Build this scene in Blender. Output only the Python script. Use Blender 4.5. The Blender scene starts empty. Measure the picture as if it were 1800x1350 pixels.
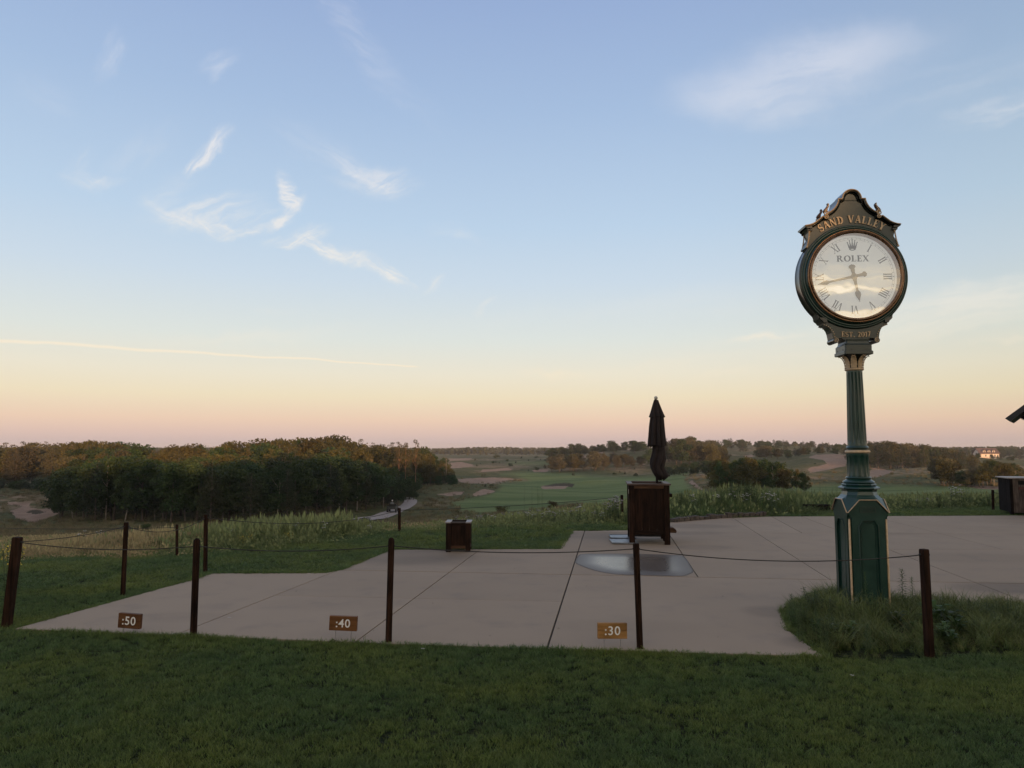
import bpy, bmesh, math, random
import numpy as np
from mathutils import Vector, Matrix, Euler

# ------------------------------------------------------------------ camera, sky, sun, exposure
SC = bpy.context.scene
COL = SC.collection
F, CX, CY = 1300.0, 900.0, 675.0
HOR = 787.0
CAMZ = 1.65
PITCH = math.atan((HOR - CY) / F)
CP, SP = math.cos(PITCH), math.sin(PITCH)
SUN_EL = math.radians(2.5)
SUN_AZ = math.radians(157.0)          # clockwise from +Y (view direction): behind the camera, to the right
SUN_DIR = Vector((math.sin(SUN_AZ) * math.cos(SUN_EL), math.cos(SUN_AZ) * math.cos(SUN_EL), math.sin(SUN_EL)))

cam_data = bpy.data.cameras.new('camera')
cam = bpy.data.objects.new('camera', cam_data)
COL.objects.link(cam)
cam_data.sensor_width = 36.0
cam_data.lens = 36.0 * F / 1800.0
cam_data.clip_start = 0.05
cam_data.clip_end = 20000
cam.location = (0, 0, CAMZ)
cam.rotation_euler = (math.pi / 2 + PITCH, 0, 0)
SC.camera = cam
SC.view_settings.view_transform = 'Standard'
SC.view_settings.look = 'None'
SC.view_settings.exposure = 0.0
SC.view_settings.gamma = 1.0
SC.view_settings.use_curve_mapping = False
SC.cycles.use_denoising = True
SC.cycles.max_bounces = 6
SC.cycles.transparent_max_bounces = 12
SC.cycles.volume_bounces = 0
SC.cycles.use_adaptive_sampling = True
SC.cycles.adaptive_threshold = 0.015


def S(c):  # sRGB 0-255 -> linear
    return tuple(((v / 255) / 12.92 if v / 255 <= 0.04045 else ((v / 255 + 0.055) / 1.055) ** 2.4) for v in c)


def slope(px, py):
    xc = (px - CX) / F
    yc = (CY - py) / F
    den = CP - yc * SP
    return xc / den, (yc * CP + SP) / den        # X/Y, (Z-CAMZ)/Y


def G(px, py, z=0.0):
    """where the sight line through a photo pixel meets the level z"""
    a, b = slope(px, py)
    Y = (z - CAMZ) / b
    return Vector((a * Y, Y, z))


def D(px, py, Y):
    a, b = slope(px, py)
    return Vector((a * Y, Y, CAMZ + b * Y))


class NT:
    """small node tree helper"""
    def __init__(s, nt):
        s.nt = nt
        s.n = nt.nodes
        s.l = nt.links

    def node(s, t, **kw):
        nd = s.n.new(t)
        for k, v in kw.items():
            setattr(nd, k, v)
        return nd

    def link(s, a, b):
        s.l.new(a, b)

    def put(s, sock, v):
        if hasattr(v, 'is_output') or isinstance(v, bpy.types.NodeSocket):
            s.l.new(v, sock)
        else:
            sock.default_value = v

    def m(s, op, a, b=None, c=None, clamp=False):
        nd = s.n.new('ShaderNodeMath')
        nd.operation = op
        nd.use_clamp = clamp
        s.put(nd.inputs[0], a)
        if b is not None:
            s.put(nd.inputs[1], b)
        if c is not None:
            s.put(nd.inputs[2], c)
        return nd.outputs[0]

    def mixc(s, f, a, b, mode='MIX'):
        nd = s.n.new('ShaderNodeMix')
        nd.data_type = 'RGBA'
        nd.blend_type = mode
        s.put(nd.inputs[0], f)
        for sock, v in ((nd.inputs[6], a), (nd.inputs[7], b)):
            if isinstance(v, (tuple, list)):
                sock.default_value = (*v[:3], 1)
            else:
                s.l.new(v, sock)
        return nd.outputs[2]

    def noise(s, vec, scale, detail=3.0, rough=0.55, dist=0.0):
        nd = s.n.new('ShaderNodeTexNoise')
        s.put(nd.inputs['Vector'], vec)
        nd.inputs['Scale'].default_value = scale
        nd.inputs['Detail'].default_value = detail
        nd.inputs['Roughness'].default_value = rough
        nd.inputs['Distortion'].default_value = dist
        return nd

    def mapr(s, v, a, b, c=0.0, d=1.0, smooth=True):
        nd = s.n.new('ShaderNodeMapRange')
        nd.interpolation_type = 'SMOOTHSTEP' if smooth else 'LINEAR'
        s.put(nd.inputs['Value'], v)
        nd.inputs['From Min'].default_value = a
        nd.inputs['From Max'].default_value = b
        nd.inputs['To Min'].default_value = c
        nd.inputs['To Max'].default_value = d
        return nd.outputs[0]

    def ramp(s, v, stops, interp='LINEAR'):
        nd = s.n.new('ShaderNodeValToRGB')
        nd.color_ramp.interpolation = interp
        els = nd.color_ramp.elements
        while len(els) > 1:
            els.remove(els[-1])
        els[0].position = stops[0][0]
        els[0].color = (*stops[0][1], 1)
        for p, c in stops[1:]:
            e = els.new(p)
            e.color = (*c, 1)
        s.put(nd.inputs[0], v)
        return nd.outputs[0]

    def comb(s, x, y, z):
        nd = s.n.new('ShaderNodeCombineXYZ')
        s.put(nd.inputs[0], x)
        s.put(nd.inputs[1], y)
        s.put(nd.inputs[2], z)
        return nd.outputs[0]


def build_world():
    w = bpy.data.worlds.new('World')
    SC.world = w
    w.use_nodes = True
    nt = w.node_tree
    nt.nodes.clear()
    T = NT(nt)
    tc = T.node('ShaderNodeTexCoord')
    sep = T.node('ShaderNodeSeparateXYZ')
    T.link(tc.outputs['Generated'], sep.inputs[0])
    x, y, z = sep.outputs
    el = T.m('MULTIPLY', T.m('ARCSINE', z), 180 / math.pi)          # elevation in degrees
    e01 = T.m('DIVIDE', T.m('MAXIMUM', el, 0.0), 90.0)
    # twilight sky away from the sun: earth shadow, pink belt, cream, blue
    west = T.ramp(e01, [
        (0.000, S((199, 182, 184))), (0.005, S((208, 186, 184))), (0.013, S((228, 198, 185))), (0.0229, S((241, 210, 186))),
        (0.0424, S((243, 228, 197))), (0.062, S((240, 233, 213))), (0.0914, S((226, 232, 227))), (0.140, S((207, 223, 237))),
        (0.187, S((191, 214, 237))), (0.278, S((169, 194, 227))), (0.356, S((154, 178, 218))), (0.45, S((147, 165, 203))),
        (0.6, S((146, 156, 184))), (1.0, S((148, 150, 168)))])
    # sunrise side: warm glow below, grey-gold cloud sheet, fading into the blue overhead
    east = T.ramp(e01, [
        (0.000, (1.15, 0.80, 0.52)), (0.03, (1.5, 1.12, 0.74)), (0.08, (1.30, 1.08, 0.80)), (0.15, (1.00, 0.92, 0.79)),
        (0.28, (0.78, 0.74, 0.68)), (0.5, (0.52, 0.49, 0.47)), (1.0, S((148, 150, 168)))])
    sx, sy = math.sin(SUN_AZ), math.cos(SUN_AZ)
    dot = T.m('ADD', T.m('MULTIPLY', x, sx), T.m('MULTIPLY', y, sy))
    fe = T.mapr(dot, -0.35, 0.75)
    base = T.mixc(fe, west, east)
    # right-hand side of the west sky is a touch duller and greener
    fr = T.mapr(T.m('DIVIDE', x, T.m('MAXIMUM', T.m('ABSOLUTE', y), 0.2)), 0.15, 0.75)
    base = T.mixc(T.m('MULTIPLY', fr, 0.55), base, T.mixc(1.0, base, (0.84, 0.84, 0.78), 'MULTIPLY'))
    # physical sky, faint share
    sky = T.node('ShaderNodeTexSky')
    sky.sky_type = 'NISHITA'
    sky.sun_disc = False
    sky.sun_elevation = SUN_EL
    sky.sun_rotation = SUN_AZ
    sky.altitude = 300
    T.link(tc.outputs['Generated'], sky.inputs[0])
    nish = T.mixc(1.0, sky.outputs[0], (0.10, 0.10, 0.10), 'MULTIPLY')
    base = T.mixc(0.05, base, nish)

    # ---- cirrus: positions are sky directions on the west side (gnomonic coordinates about +Y)
    ysafe = T.m('MAXIMUM', y, 0.05)
    ga, gb = T.m('DIVIDE', x, ysafe), T.m('DIVIDE', z, ysafe)
    front = T.mapr(y, 0.1, 0.3)
    g = T.comb(ga, gb, 0.0)
    warp = T.noise(g, 5.0, 3.0, 0.6)
    wsub = T.node('ShaderNodeVectorMath', operation='SUBTRACT')
    T.link(warp.outputs['Color'], wsub.inputs[0])
    wsub.inputs[1].default_value = (0.5, 0.5, 0.5)
    wsc = T.node('ShaderNodeVectorMath', operation='SCALE')
    T.link(wsub.outputs[0], wsc.inputs[0])
    wsc.inputs['Scale'].default_value = 0.055
    warp2 = T.noise(g, 26.0, 3.0, 0.6)
    w2 = T.node('ShaderNodeVectorMath', operation='SUBTRACT')
    T.link(warp2.outputs['Color'], w2.inputs[0])
    w2.inputs[1].default_value = (0.5, 0.5, 0.5)
    w3 = T.node('ShaderNodeVectorMath', operation='SCALE')
    T.link(w2.outputs[0], w3.inputs[0])
    w3.inputs['Scale'].default_value = 0.030
    gadd0 = T.node('ShaderNodeVectorMath', operation='ADD')
    T.link(wsc.outputs[0], gadd0.inputs[0])
    T.link(w3.outputs[0], gadd0.inputs[1])
    gadd = T.node('ShaderNodeVectorMath', operation='ADD')
    T.link(g, gadd.inputs[0])
    T.link(gadd0.outputs[0], gadd.inputs[1])
    gw = gadd.outputs[0]

    def fibre(ang, stretch, scale, seed):
        mp2 = T.node('ShaderNodeMapping')
        mp2.inputs['Rotation'].default_value = (0, 0, math.radians(-ang))
        mp2.inputs['Location'].default_value = (seed * 3.1, seed * 1.7, seed)
        half = T.node('ShaderNodeVectorMath', operation='SCALE')
        T.link(gadd0.outputs[0], half.inputs[0])
        half.inputs['Scale'].default_value = 0.6
        ad = T.node('ShaderNodeVectorMath', operation='ADD')
        T.link(g, ad.inputs[0])
        T.link(half.outputs[0], ad.inputs[1])
        T.link(ad.outputs[0], mp2.inputs['Vector'])
        mp3 = T.node('ShaderNodeMapping')
        mp3.inputs['Scale'].default_value = (1.0 / stretch, 1.7, 1)
        T.link(mp2.outputs[0], mp3.inputs['Vector'])
        return T.noise(mp3.outputs[0], scale, 8.0, 0.66, 1.3).outputs[0]
    FIB = {'a': fibre(22, 3.6, 34, 1), 'b': fibre(-28, 3.6, 34, 2), 'c': fibre(58, 3.6, 34, 3), 'h': fibre(7, 7.0, 16, 4), 's': fibre(14, 4.0, 14, 5)}

    def blob(px, py, ang, L, W, strength, fib, thr=0.36, veil=0.18):
        a, b = slope(px, py)
        mp = T.node('ShaderNodeMapping')
        mp.vector_type = 'TEXTURE'
        mp.inputs['Location'].default_value = (a, b, 0)
        mp.inputs['Rotation'].default_value = (0, 0, math.radians(ang))
        mp.inputs['Scale'].default_value = (L / F, W / F, 1)
        T.link(gw, mp.inputs['Vector'])
        ln = T.node('ShaderNodeVectorMath', operation='LENGTH')
        T.link(mp.outputs[0], ln.inputs[0])
        fall = T.mapr(ln.outputs['Value'], 1.0, 0.0, 0.0, strength)
        v = T.mapr(FIB[fib], thr, thr + 0.32, veil, 1.0)
        return T.m('MULTIPLY', fall, v)

    blobs = [
        (372, 258, 56, 66, 24, 1.5, 'c'), (352, 282, 56, 40, 16, 1.0, 'c'), (196, 98, 60, 60, 30, .55, 'c'), (380, 102, 25, 52, 30, .62, 'a'), (375, 122, 70, 34, 18, .4, 'c'),
        (150, 318, -18, 70, 26, .55, 'b'), (185, 325, 0, 50, 16, .5, 'a'), (140, 285, 60, 60, 30, .25, 'c'), (75, 165, -30, 90, 50, .20, 'b'), (250, 265, 40, 110, 50, .22, 'c'),
        (300, 345, 40, 100, 44, .34, 'a'), (345, 385, 15, 90, 40, .65, 'a'), (295, 375, -30, 60, 26, .45, 'b'), (395, 370, 20, 100, 34, .48, 'a'), (440, 385, 10, 110, 40, .42, 'a'),
        (500, 325, -68, 44, 17, 1.5, 'b'), (507, 350, -60, 40, 17, 1.3, 'b'), (512, 368, 50, 40, 15, 1.1, 'c'), (496, 388, 40, 44, 15, 1.1, 'a'), (470, 403, 16, 60, 14, 1.35, 'a'), (388, 408, -18, 46, 16, 1.3, 'b'), (420, 415, 5, 60, 14, .8, 'a'), (345, 397, -25, 60, 20, .7, 'b'),
        (625, 292, -38, 90, 30, .55, 'b'), (655, 315, -20, 80, 34, .75, 'a'), (690, 322, 10, 60, 26, .6, 'a'), (640, 330, -10, 90, 24, .4, 'b'), (560, 255, -25, 150, 50, .22, 'b'), (630, 60, -60, 190, 40, .24, 'b'), (700, 150, -50, 180, 40, .16, 'b'), (590, 20, -60, 100, 26, .2, 'b'),
        (500, 431, 5, 50, 16, .95, 'a'), (530, 424, 18, 60, 22, 1.1, 'a'), (555, 440, -25, 60, 20, 1.05, 'b'), (585, 456, -20, 70, 22, .95, 'b'), (610, 463, 0, 60, 16, .8, 'a'), (645, 478, -20, 50, 14, 1.0, 'b'), (678, 480, -30, 50, 24, 1.3, 'b'), (695, 492, -35, 40, 16, 1.3, 'b'), (725, 506, -35, 22, 9, .7, 'b'),
        (765, 508, 45, 34, 14, .6, 'c'), (795, 408, -12, 70, 20, .38, 'a'), (848, 541, 25, 36, 10, .5, 'a'), (480, 543, 0, 60, 14, .2, 'a'),
        (985, 656, -6, 110, 18, .85, 'h'), (1400, 118, 14, 300, 100, .52, 's', .25, .55), (1500, 100, 14, 260, 80, .38, 's', .25, .5), (1300, 168, -4, 170, 66, .42, 's', .25, .55), (1420, 185, 14, 190, 40, .34, 's', .3, .35),
        (1770, 198, 14, 170, 36, .60, 's'), (1700, 545, 8, 320, 60, .62, 'h', .28, .4), (1740, 515, 10, 200, 26, .4, 'h'), (1345, 597, 6, 110, 14, .8, 'h'), (1500, 590, 6, 420, 44, .42, 'h'), (1180, 640, 4, 330, 18, .35, 'h'), (1780, 592, 8, 130, 16, .8, 'h'),
        (420, 592, 3, 320, 22, .32, 'h'), (150, 690, 2, 330, 26, .24, 'h'), (1660, 150, 15, 320, 70, .24, 's'), (1250, 530, 6, 300, 40, .16, 'h'), (900, 570, 6, 300, 30, .12, 'h'), (1280, 655, 4, 90, 12, .4, 'h')]
    tot = None
    for bl in blobs:
        v = blob(*bl)
        tot = v if tot is None else T.m('ADD', tot, v)
    # contrail: a thin, slightly ragged line
    a0, b0 = slope(-60, 595)
    a1, b1 = slope(745, 645)
    ang = math.atan2(b1 - b0, a1 - a0)
    L = math.hypot(a1 - a0, b1 - b0)
    wv = T.noise(g, 9.0, 2.0)
    along = T.m('ADD', T.m('MULTIPLY', T.m('SUBTRACT', ga, a0), math.cos(ang)), T.m('MULTIPLY', T.m('SUBTRACT', gb, b0), math.sin(ang)))
    across = T.m('ADD', T.m('MULTIPLY', T.m('SUBTRACT', ga, a0), -math.sin(ang)), T.m('MULTIPLY', T.m('SUBTRACT', gb, b0), math.cos(ang)))
    across = T.m('ADD', across, T.m('MULTIPLY', T.m('SUBTRACT', wv.outputs[0], 0.5), 0.010))
    s01 = T.m('DIVIDE', along, L)
    wid = T.mapr(s01, 0.0, 1.0, 0.0042, 0.0016, False)
    line = T.mapr(T.m('DIVIDE', T.m('ABSOLUTE', across), wid), 1.0, 0.0)
    line = T.m('MULTIPLY', line, T.mapr(s01, 1.0, 0.97))
    fine = T.noise(g, 60.0, 3.0)
    line = T.m('MULTIPLY', line, T.mapr(fine.outputs[0], 0.2, 0.6, 1.0, 1.5))
    tot = T.m('MULTIPLY', T.m('ADD', tot, T.m('MULTIPLY', line, 1.0)), front)
    tot = T.m('MINIMUM', T.m('MULTIPLY', tot, 0.66), 0.78)
    cc = T.ramp(e01, [(0.0, S((236, 205, 186))), (0.06, S((250, 234, 205))), (0.12, S((246, 240, 228))), (0.3, S((228, 230, 240))), (1.0, S((200, 208, 225)))])
    base = T.mixc(tot, base, cc)

    # ---- layered cloud on the sunrise side (behind the camera, seen in the clock glass)
    zz = T.m('ADD', T.m('MAXIMUM', z, 0.0), 0.10)
    cl = T.comb(T.m('DIVIDE', x, zz), T.m('DIVIDE', y, zz), 0.0)
    mpc = T.node('ShaderNodeMapping')
    mpc.inputs['Scale'].default_value = (0.35, 1.5, 1)
    mpc.inputs['Rotation'].default_value = (0, 0, math.radians(8))
    T.link(cl, mpc.inputs['Vector'])
    n1 = T.noise(mpc.outputs[0], 1.6, 6.0, 0.55, 0.6)
    dens = T.mapr(n1.outputs[0], 0.36, 0.64)
    ccol = T.ramp(dens, [(0.0, (0.46, 0.47, 0.50)), (0.40, (0.70, 0.66, 0.60)), (0.68, (1.15, 0.95, 0.68)), (0.85, (2.3, 1.75, 1.05)), (1.0, (2.9, 2.4, 1.7))])
    fb = T.m('MULTIPLY', T.mapr(dot, 0.15, 0.7), T.mapr(el, 46.0, 8.0))
    base = T.mixc(T.m('MULTIPLY', fb, 0.8), base, ccol)

    bg = T.node('ShaderNodeBackground')
    T.link(base, bg.inputs[0])
    bg.inputs[1].default_value = 1.0
    out = T.node('ShaderNodeOutputWorld')
    T.link(bg.outputs[0], out.inputs[0])
    try:
        w.cycles.sampling_method = 'MANUAL'
        w.cycles.sample_map_resolution = 512
    except Exception:
        pass


build_world()
sun_data = bpy.data.lights.new('sun', 'SUN')
sun_data.energy = 5.0
sun_data.angle = math.radians(0.53)
sun_data.color = (1.0, 0.57, 0.27)
sun = bpy.data.objects.new('sun', sun_data)
COL.objects.link(sun)
sun.rotation_euler = SUN_DIR.to_track_quat('Z', 'Y').to_euler()

# ------------------------------------------------------------------ helpers


def tag(o, label=None, cat=None, group=None, kind=None):
    if label:
        o['label'] = label
    if cat:
        o['category'] = cat
    if group:
        o['group'] = group
    if kind:
        o['kind'] = kind
    return o


def empty(name, loc=(0, 0, 0), rz=0.0, label=None, cat=None, group=None, kind=None, parent=None):
    o = bpy.data.objects.new(name, None)
    COL.objects.link(o)
    o.location = loc
    o.rotation_euler = (0, 0, rz)
    o.empty_display_size = 0.1
    if parent:
        o.parent = parent
    return tag(o, label, cat, group, kind)


def copy_tree(o, parent=None):
    c = o.copy()
    COL.objects.link(c)
    if parent is not None:
        c.parent = parent
    for ch in list(o.children):
        copy_tree(ch, c)
    return c


class MB:
    """collects geometry for ONE mesh object"""
    def __init__(s):
        s.v = []
        s.f = []

    def add(s, vs, fs):
        b = len(s.v)
        s.v += [tuple(v) for v in vs]
        s.f += [tuple(i + b for i in f) for f in fs]
        return s

    def box(s, x0, x1, y0, y1, z0, z1, M=None):
        vs = [Vector((x, y, z)) for x in (x0, x1) for y in (y0, y1) for z in (z0, z1)]
        if M is not None:
            vs = [M @ v for v in vs]
        return s.add(vs, [(0, 1, 3, 2), (4, 6, 7, 5), (0, 4, 5, 1), (2, 3, 7, 6), (0, 2, 6, 4), (1, 5, 7, 3)])

    def lathe(s, prof, n=24, c=(0, 0), caps=True, a0=0.0, rfun=None):
        vs = []
        for r, z in prof:
            for i in range(n):
                a = a0 + 2 * math.pi * i / n
                rr = r if rfun is None else rfun(r, z, a)
                vs.append((c[0] + rr * math.cos(a), c[1] + rr * math.sin(a), z))
        fs = [(k * n + i, k * n + (i + 1) % n, (k + 1) * n + (i + 1) % n, (k + 1) * n + i) for k in range(len(prof) - 1) for i in range(n)]
        if caps:
            fs.append(tuple(reversed(range(n))))
            fs.append(tuple((len(prof) - 1) * n + i for i in range(n)))
        return s.add(vs, fs)

    def lathe_y(s, prof, n=64, c=(0, 0), caps=False):
        """revolve (r, y) about the local Y axis, centre c=(x, z)"""
        vs = [(c[0] + r * math.sin(2 * math.pi * i / n), y, c[1] + r * math.cos(2 * math.pi * i / n)) for r, y in prof for i in range(n)]
        fs = [(k * n + i, k * n + (i + 1) % n, (k + 1) * n + (i + 1) % n, (k + 1) * n + i) for k in range(len(prof) - 1) for i in range(n)]
        if caps:
            fs.append(tuple(range(n)))
            fs.append(tuple((len(prof) - 1) * n + i for i in reversed(range(n))))
        return s.add(vs, fs)

    def tube(s, pts, r, n=6, closed=False, caps=True):
        pts = [Vector(p) for p in pts]
        m = len(pts)
        rs = r if isinstance(r, (list, tuple)) else [r] * m
        vs = []
        prev = None
        for i, p in enumerate(pts):
            if closed:
                t = pts[(i + 1) % m] - pts[i - 1]
            else:
                t = pts[min(i + 1, m - 1)] - pts[max(i - 1, 0)]
            if t.length < 1e-9:
                t = Vector((0, 0, 1))
            t.normalize()
            if prev is None:
                ref = Vector((0, 0, 1)) if abs(t.z) < 0.9 else Vector((1, 0, 0))
                a = t.cross(ref).normalized()
            else:
                a = (prev - t * prev.dot(t))
                a = a.normalized() if a.length > 1e-6 else t.orthogonal().normalized()
            prev = a
            b = t.cross(a)
            for k in range(n):
                an = 2 * math.pi * k / n
                vs.append(p + (a * math.cos(an) + b * math.sin(an)) * rs[i])
        fs = []
        for i in range(m if closed else m - 1):
            j = (i + 1) % m
            for k in range(n):
                fs.append((i * n + k, i * n + (k + 1) % n, j * n + (k + 1) % n, j * n + k))
        if caps and not closed:
            fs.append(tuple(reversed(range(n))))
            fs.append(tuple((m - 1) * n + k for k in range(n)))
        return s.add(vs, fs)

    def prism(s, poly, y0, y1):
        """polygon in (x, z), extruded along y"""
        n = len(poly)
        vs = [(p[0], y0, p[1]) for p in poly] + [(p[0], y1, p[1]) for p in poly]
        fs = [tuple(range(n)), tuple(reversed(range(n, 2 * n)))]
        fs += [(i, i + n, (i + 1) % n + n, (i + 1) % n) for i in range(n)]
        return s.add(vs, fs)

    def strip(s, outer, inner, y0, y1):
        """closed band between two loops of equal length in (x, z)"""
        n = len(outer)
        vs = [(p[0], y0, p[1]) for p in outer] + [(p[0], y0, p[1]) for p in inner] + [(p[0], y1, p[1]) for p in outer] + [(p[0], y1, p[1]) for p in inner]
        fs = []
        for i in range(n):
            j = (i + 1) % n
            fs += [(i, j, n + j, n + i), (2 * n + i, 3 * n + i, 3 * n + j, 2 * n + j), (i, 2 * n + i, 2 * n + j, j), (n + i, n + j, 3 * n + j, 3 * n + i)]
        return s.add(vs, fs)

    def loft(s, loops, cap0=False, cap1=False):
        n = len(loops[0])
        vs = [p for L in loops for p in L]
        fs = [(k * n + i, k * n + (i + 1) % n, (k + 1) * n + (i + 1) % n, (k + 1) * n + i) for k in range(len(loops) - 1) for i in range(n)]
        if cap0:
            fs.append(tuple(reversed(range(n))))
        if cap1:
            fs.append(tuple((len(loops) - 1) * n + i for i in range(n)))
        return s.add(vs, fs)

    def sphere(s, c, r, n=10, m=6, sz=1.0):
        vs = [(c[0], c[1], c[2] - r * sz)]
        for k in range(1, m):
            a = math.pi * k / m
            for i in range(n):
                b = 2 * math.pi * i / n
                vs.append((c[0] + r * math.sin(a) * math.cos(b), c[1] + r * math.sin(a) * math.sin(b), c[2] - r * sz * math.cos(a)))
        vs.append((c[0], c[1], c[2] + r * sz))
        fs = [(0, 1 + (i + 1) % n, 1 + i) for i in range(n)]
        for k in range(m - 2):
            for i in range(n):
                fs.append((1 + k * n + i, 1 + k * n + (i + 1) % n, 1 + (k + 1) * n + (i + 1) % n, 1 + (k + 1) * n + i))
        t = len(vs) - 1
        fs += [(1 + (m - 2) * n + i, 1 + (m - 2) * n + (i + 1) % n, t) for i in range(n)]
        return s.add(vs, fs)

    def mesh(s, name, mat, smooth=None, recalc=True):
        me = bpy.data.meshes.new(name)
        me.from_pydata(s.v, [], s.f)
        if recalc:
            bm = bmesh.new()
            bm.from_mesh(me)
            bmesh.ops.recalc_face_normals(bm, faces=bm.faces)
            bm.to_mesh(me)
            bm.free()
        if mat is not None:
            me.materials.append(mat)
        if smooth:
            me.polygons.foreach_set('use_smooth', [True] * len(me.polygons))
            if smooth < 180:
                try:
                    me.set_sharp_from_angle(angle=math.radians(smooth))
                except Exception:
                    pass
        return me

    def build(s, name, mat, parent=None, smooth=None, bevel=0.0, recalc=True, label=None):
        o = bpy.data.objects.new(name, s.mesh(name, mat, smooth, recalc))
        COL.objects.link(o)
        if parent is not None:
            o.parent = parent
        if bevel:
            md = o.modifiers.new('bevel', 'BEVEL')
            md.width = bevel
            md.segments = 2
            md.limit_method = 'ANGLE'
            md.angle_limit = math.radians(40)
        if label:
            o['label'] = label
        return o


def np_mesh(name, V, Fq, mat, attrs=None, smooth=False):
    """V (n,3), Fq (m,3|4) arrays"""
    me = bpy.data.meshes.new(name)
    V = np.asarray(V, dtype=np.float32)
    Fq = np.asarray(Fq, dtype=np.int32)
    k = Fq.shape[1]
    me.vertices.add(len(V))
    me.vertices.foreach_set('co', V.ravel())
    me.loops.add(Fq.size)
    me.loops.foreach_set('vertex_index', Fq.ravel())
    me.polygons.add(len(Fq))
    me.polygons.foreach_set('loop_start', np.arange(0, Fq.size, k, dtype=np.int32))
    me.polygons.foreach_set('loop_total', np.full(len(Fq), k, dtype=np.int32))
    if smooth:
        me.polygons.foreach_set('use_smooth', np.ones(len(Fq), dtype=bool))
    me.update(calc_edges=True)
    for an, arr in (attrs or {}).items():
        at = me.attributes.new(an, 'FLOAT', 'POINT')
        at.data.foreach_set('value', np.asarray(arr, dtype=np.float32))
    if mat is not None:
        me.materials.append(mat)
    return me


def link(name, me, parent=None):
    o = bpy.data.objects.new(name, me)
    COL.objects.link(o)
    if parent is not None:
        o.parent = parent
    return o


# ------------------------------------------------------------------ materials


def new_mat(name):
    m = bpy.data.materials.new(name)
    m.use_nodes = True
    T = NT(m.node_tree)
    return m, T, m.node_tree.nodes['Principled BSDF']


def pmat(name, c1, c2=None, scale=8.0, rough=0.6, bump=0.0, metal=0.0, stretch=(1, 1, 1), coat=0.0, rvar=0.0, bscale=None, detail=4.0, spec=None, rand=0.0):
    m, T, B = new_mat(name)
    tc = T.node('ShaderNodeTexCoord')
    mp = T.node('ShaderNodeMapping')
    mp.inputs['Scale'].default_value = stretch
    T.link(tc.outputs['Object'], mp.inputs[0])
    nz = T.noise(mp.outputs[0], scale, detail, 0.6)
    col = T.mixc(T.mapr(nz.outputs[0], 0.3, 0.7), c1, c2 or c1)
    if rand:
        oi = T.node('ShaderNodeObjectInfo')
        hs = T.node('ShaderNodeHueSaturation')
        T.put(hs.inputs['Value'], T.mapr(oi.outputs['Random'], 0, 1, 1 - rand, 1 + rand, False))
        T.link(col, hs.inputs['Color'])
        col = hs.outputs[0]
    T.link(col, B.inputs['Base Color'])
    B.inputs['Metallic'].default_value = metal
    if rvar:
        T.link(T.mapr(nz.outputs[0], 0.3, 0.7, rough - rvar, rough + rvar), B.inputs['Roughness'])
    else:
        B.inputs['Roughness'].default_value = rough
    if spec is not None:
        B.inputs['Specular IOR Level'].default_value = spec
    if coat:
        B.inputs['Coat Weight'].default_value = coat
        B.inputs['Coat Roughness'].default_value = 0.12
    if bump:
        nb = T.noise(mp.outputs[0], bscale or scale * 3, 4.0, 0.6)
        bp = T.node('ShaderNodeBump')
        bp.inputs['Strength'].default_value = bump
        bp.inputs['Distance'].default_value = 0.01
        T.link(nb.outputs[0], bp.inputs['Height'])
        T.link(bp.outputs[0], B.inputs['Normal'])
    return m


def wood(name, c1, c2, axis='z', rough=0.65, grain=1.0, knots=True):
    m, T, B = new_mat(name)
    tc = T.node('ShaderNodeTexCoord')
    oi = T.node('ShaderNodeObjectInfo')
    add = T.node('ShaderNodeVectorMath', operation='ADD')
    T.link(tc.outputs['Object'], add.inputs[0])
    sc = T.m('MULTIPLY', oi.outputs['Random'], 7.0)
    T.link(T.comb(sc, sc, sc), add.inputs[1])
    mp = T.node('ShaderNodeMapping')
    mp.inputs['Scale'].default_value = {'z': (1, 1, 0.06), 'x': (0.06, 1, 1), 'y': (1, 0.06, 1)}[axis]
    T.link(add.outputs[0], mp.inputs[0])
    n1 = T.noise(mp.outputs[0], 45 * grain, 5, 0.65, 0.4)
    n2 = T.noise(add.outputs[0], 5.0, 3, 0.5)
    col = T.mixc(T.mapr(n1.outputs[0], 0.3, 0.72), c1, c2)
    col = T.mixc(T.mapr(n2.outputs[0], 0.45, 0.75, 0, 0.65), col, tuple(v * 0.45 for v in c1))
    hs = T.node('ShaderNodeHueSaturation')
    T.put(hs.inputs['Value'], T.mapr(oi.outputs['Random'], 0, 1, 0.78, 1.25, False))
    T.link(col, hs.inputs['Color'])
    T.link(hs.outputs[0], B.inputs['Base Color'])
    B.inputs['Roughness'].default_value = rough
    B.inputs['Specular IOR Level'].default_value = 0.10
    bp = T.node('ShaderNodeBump')
    bp.inputs['Strength'].default_value = 0.5
    bp.inputs['Distance'].default_value = 0.004
    T.link(n1.outputs[0], bp.inputs['Height'])
    T.link(bp.outputs[0], B.inputs['Normal'])
    return m


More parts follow.
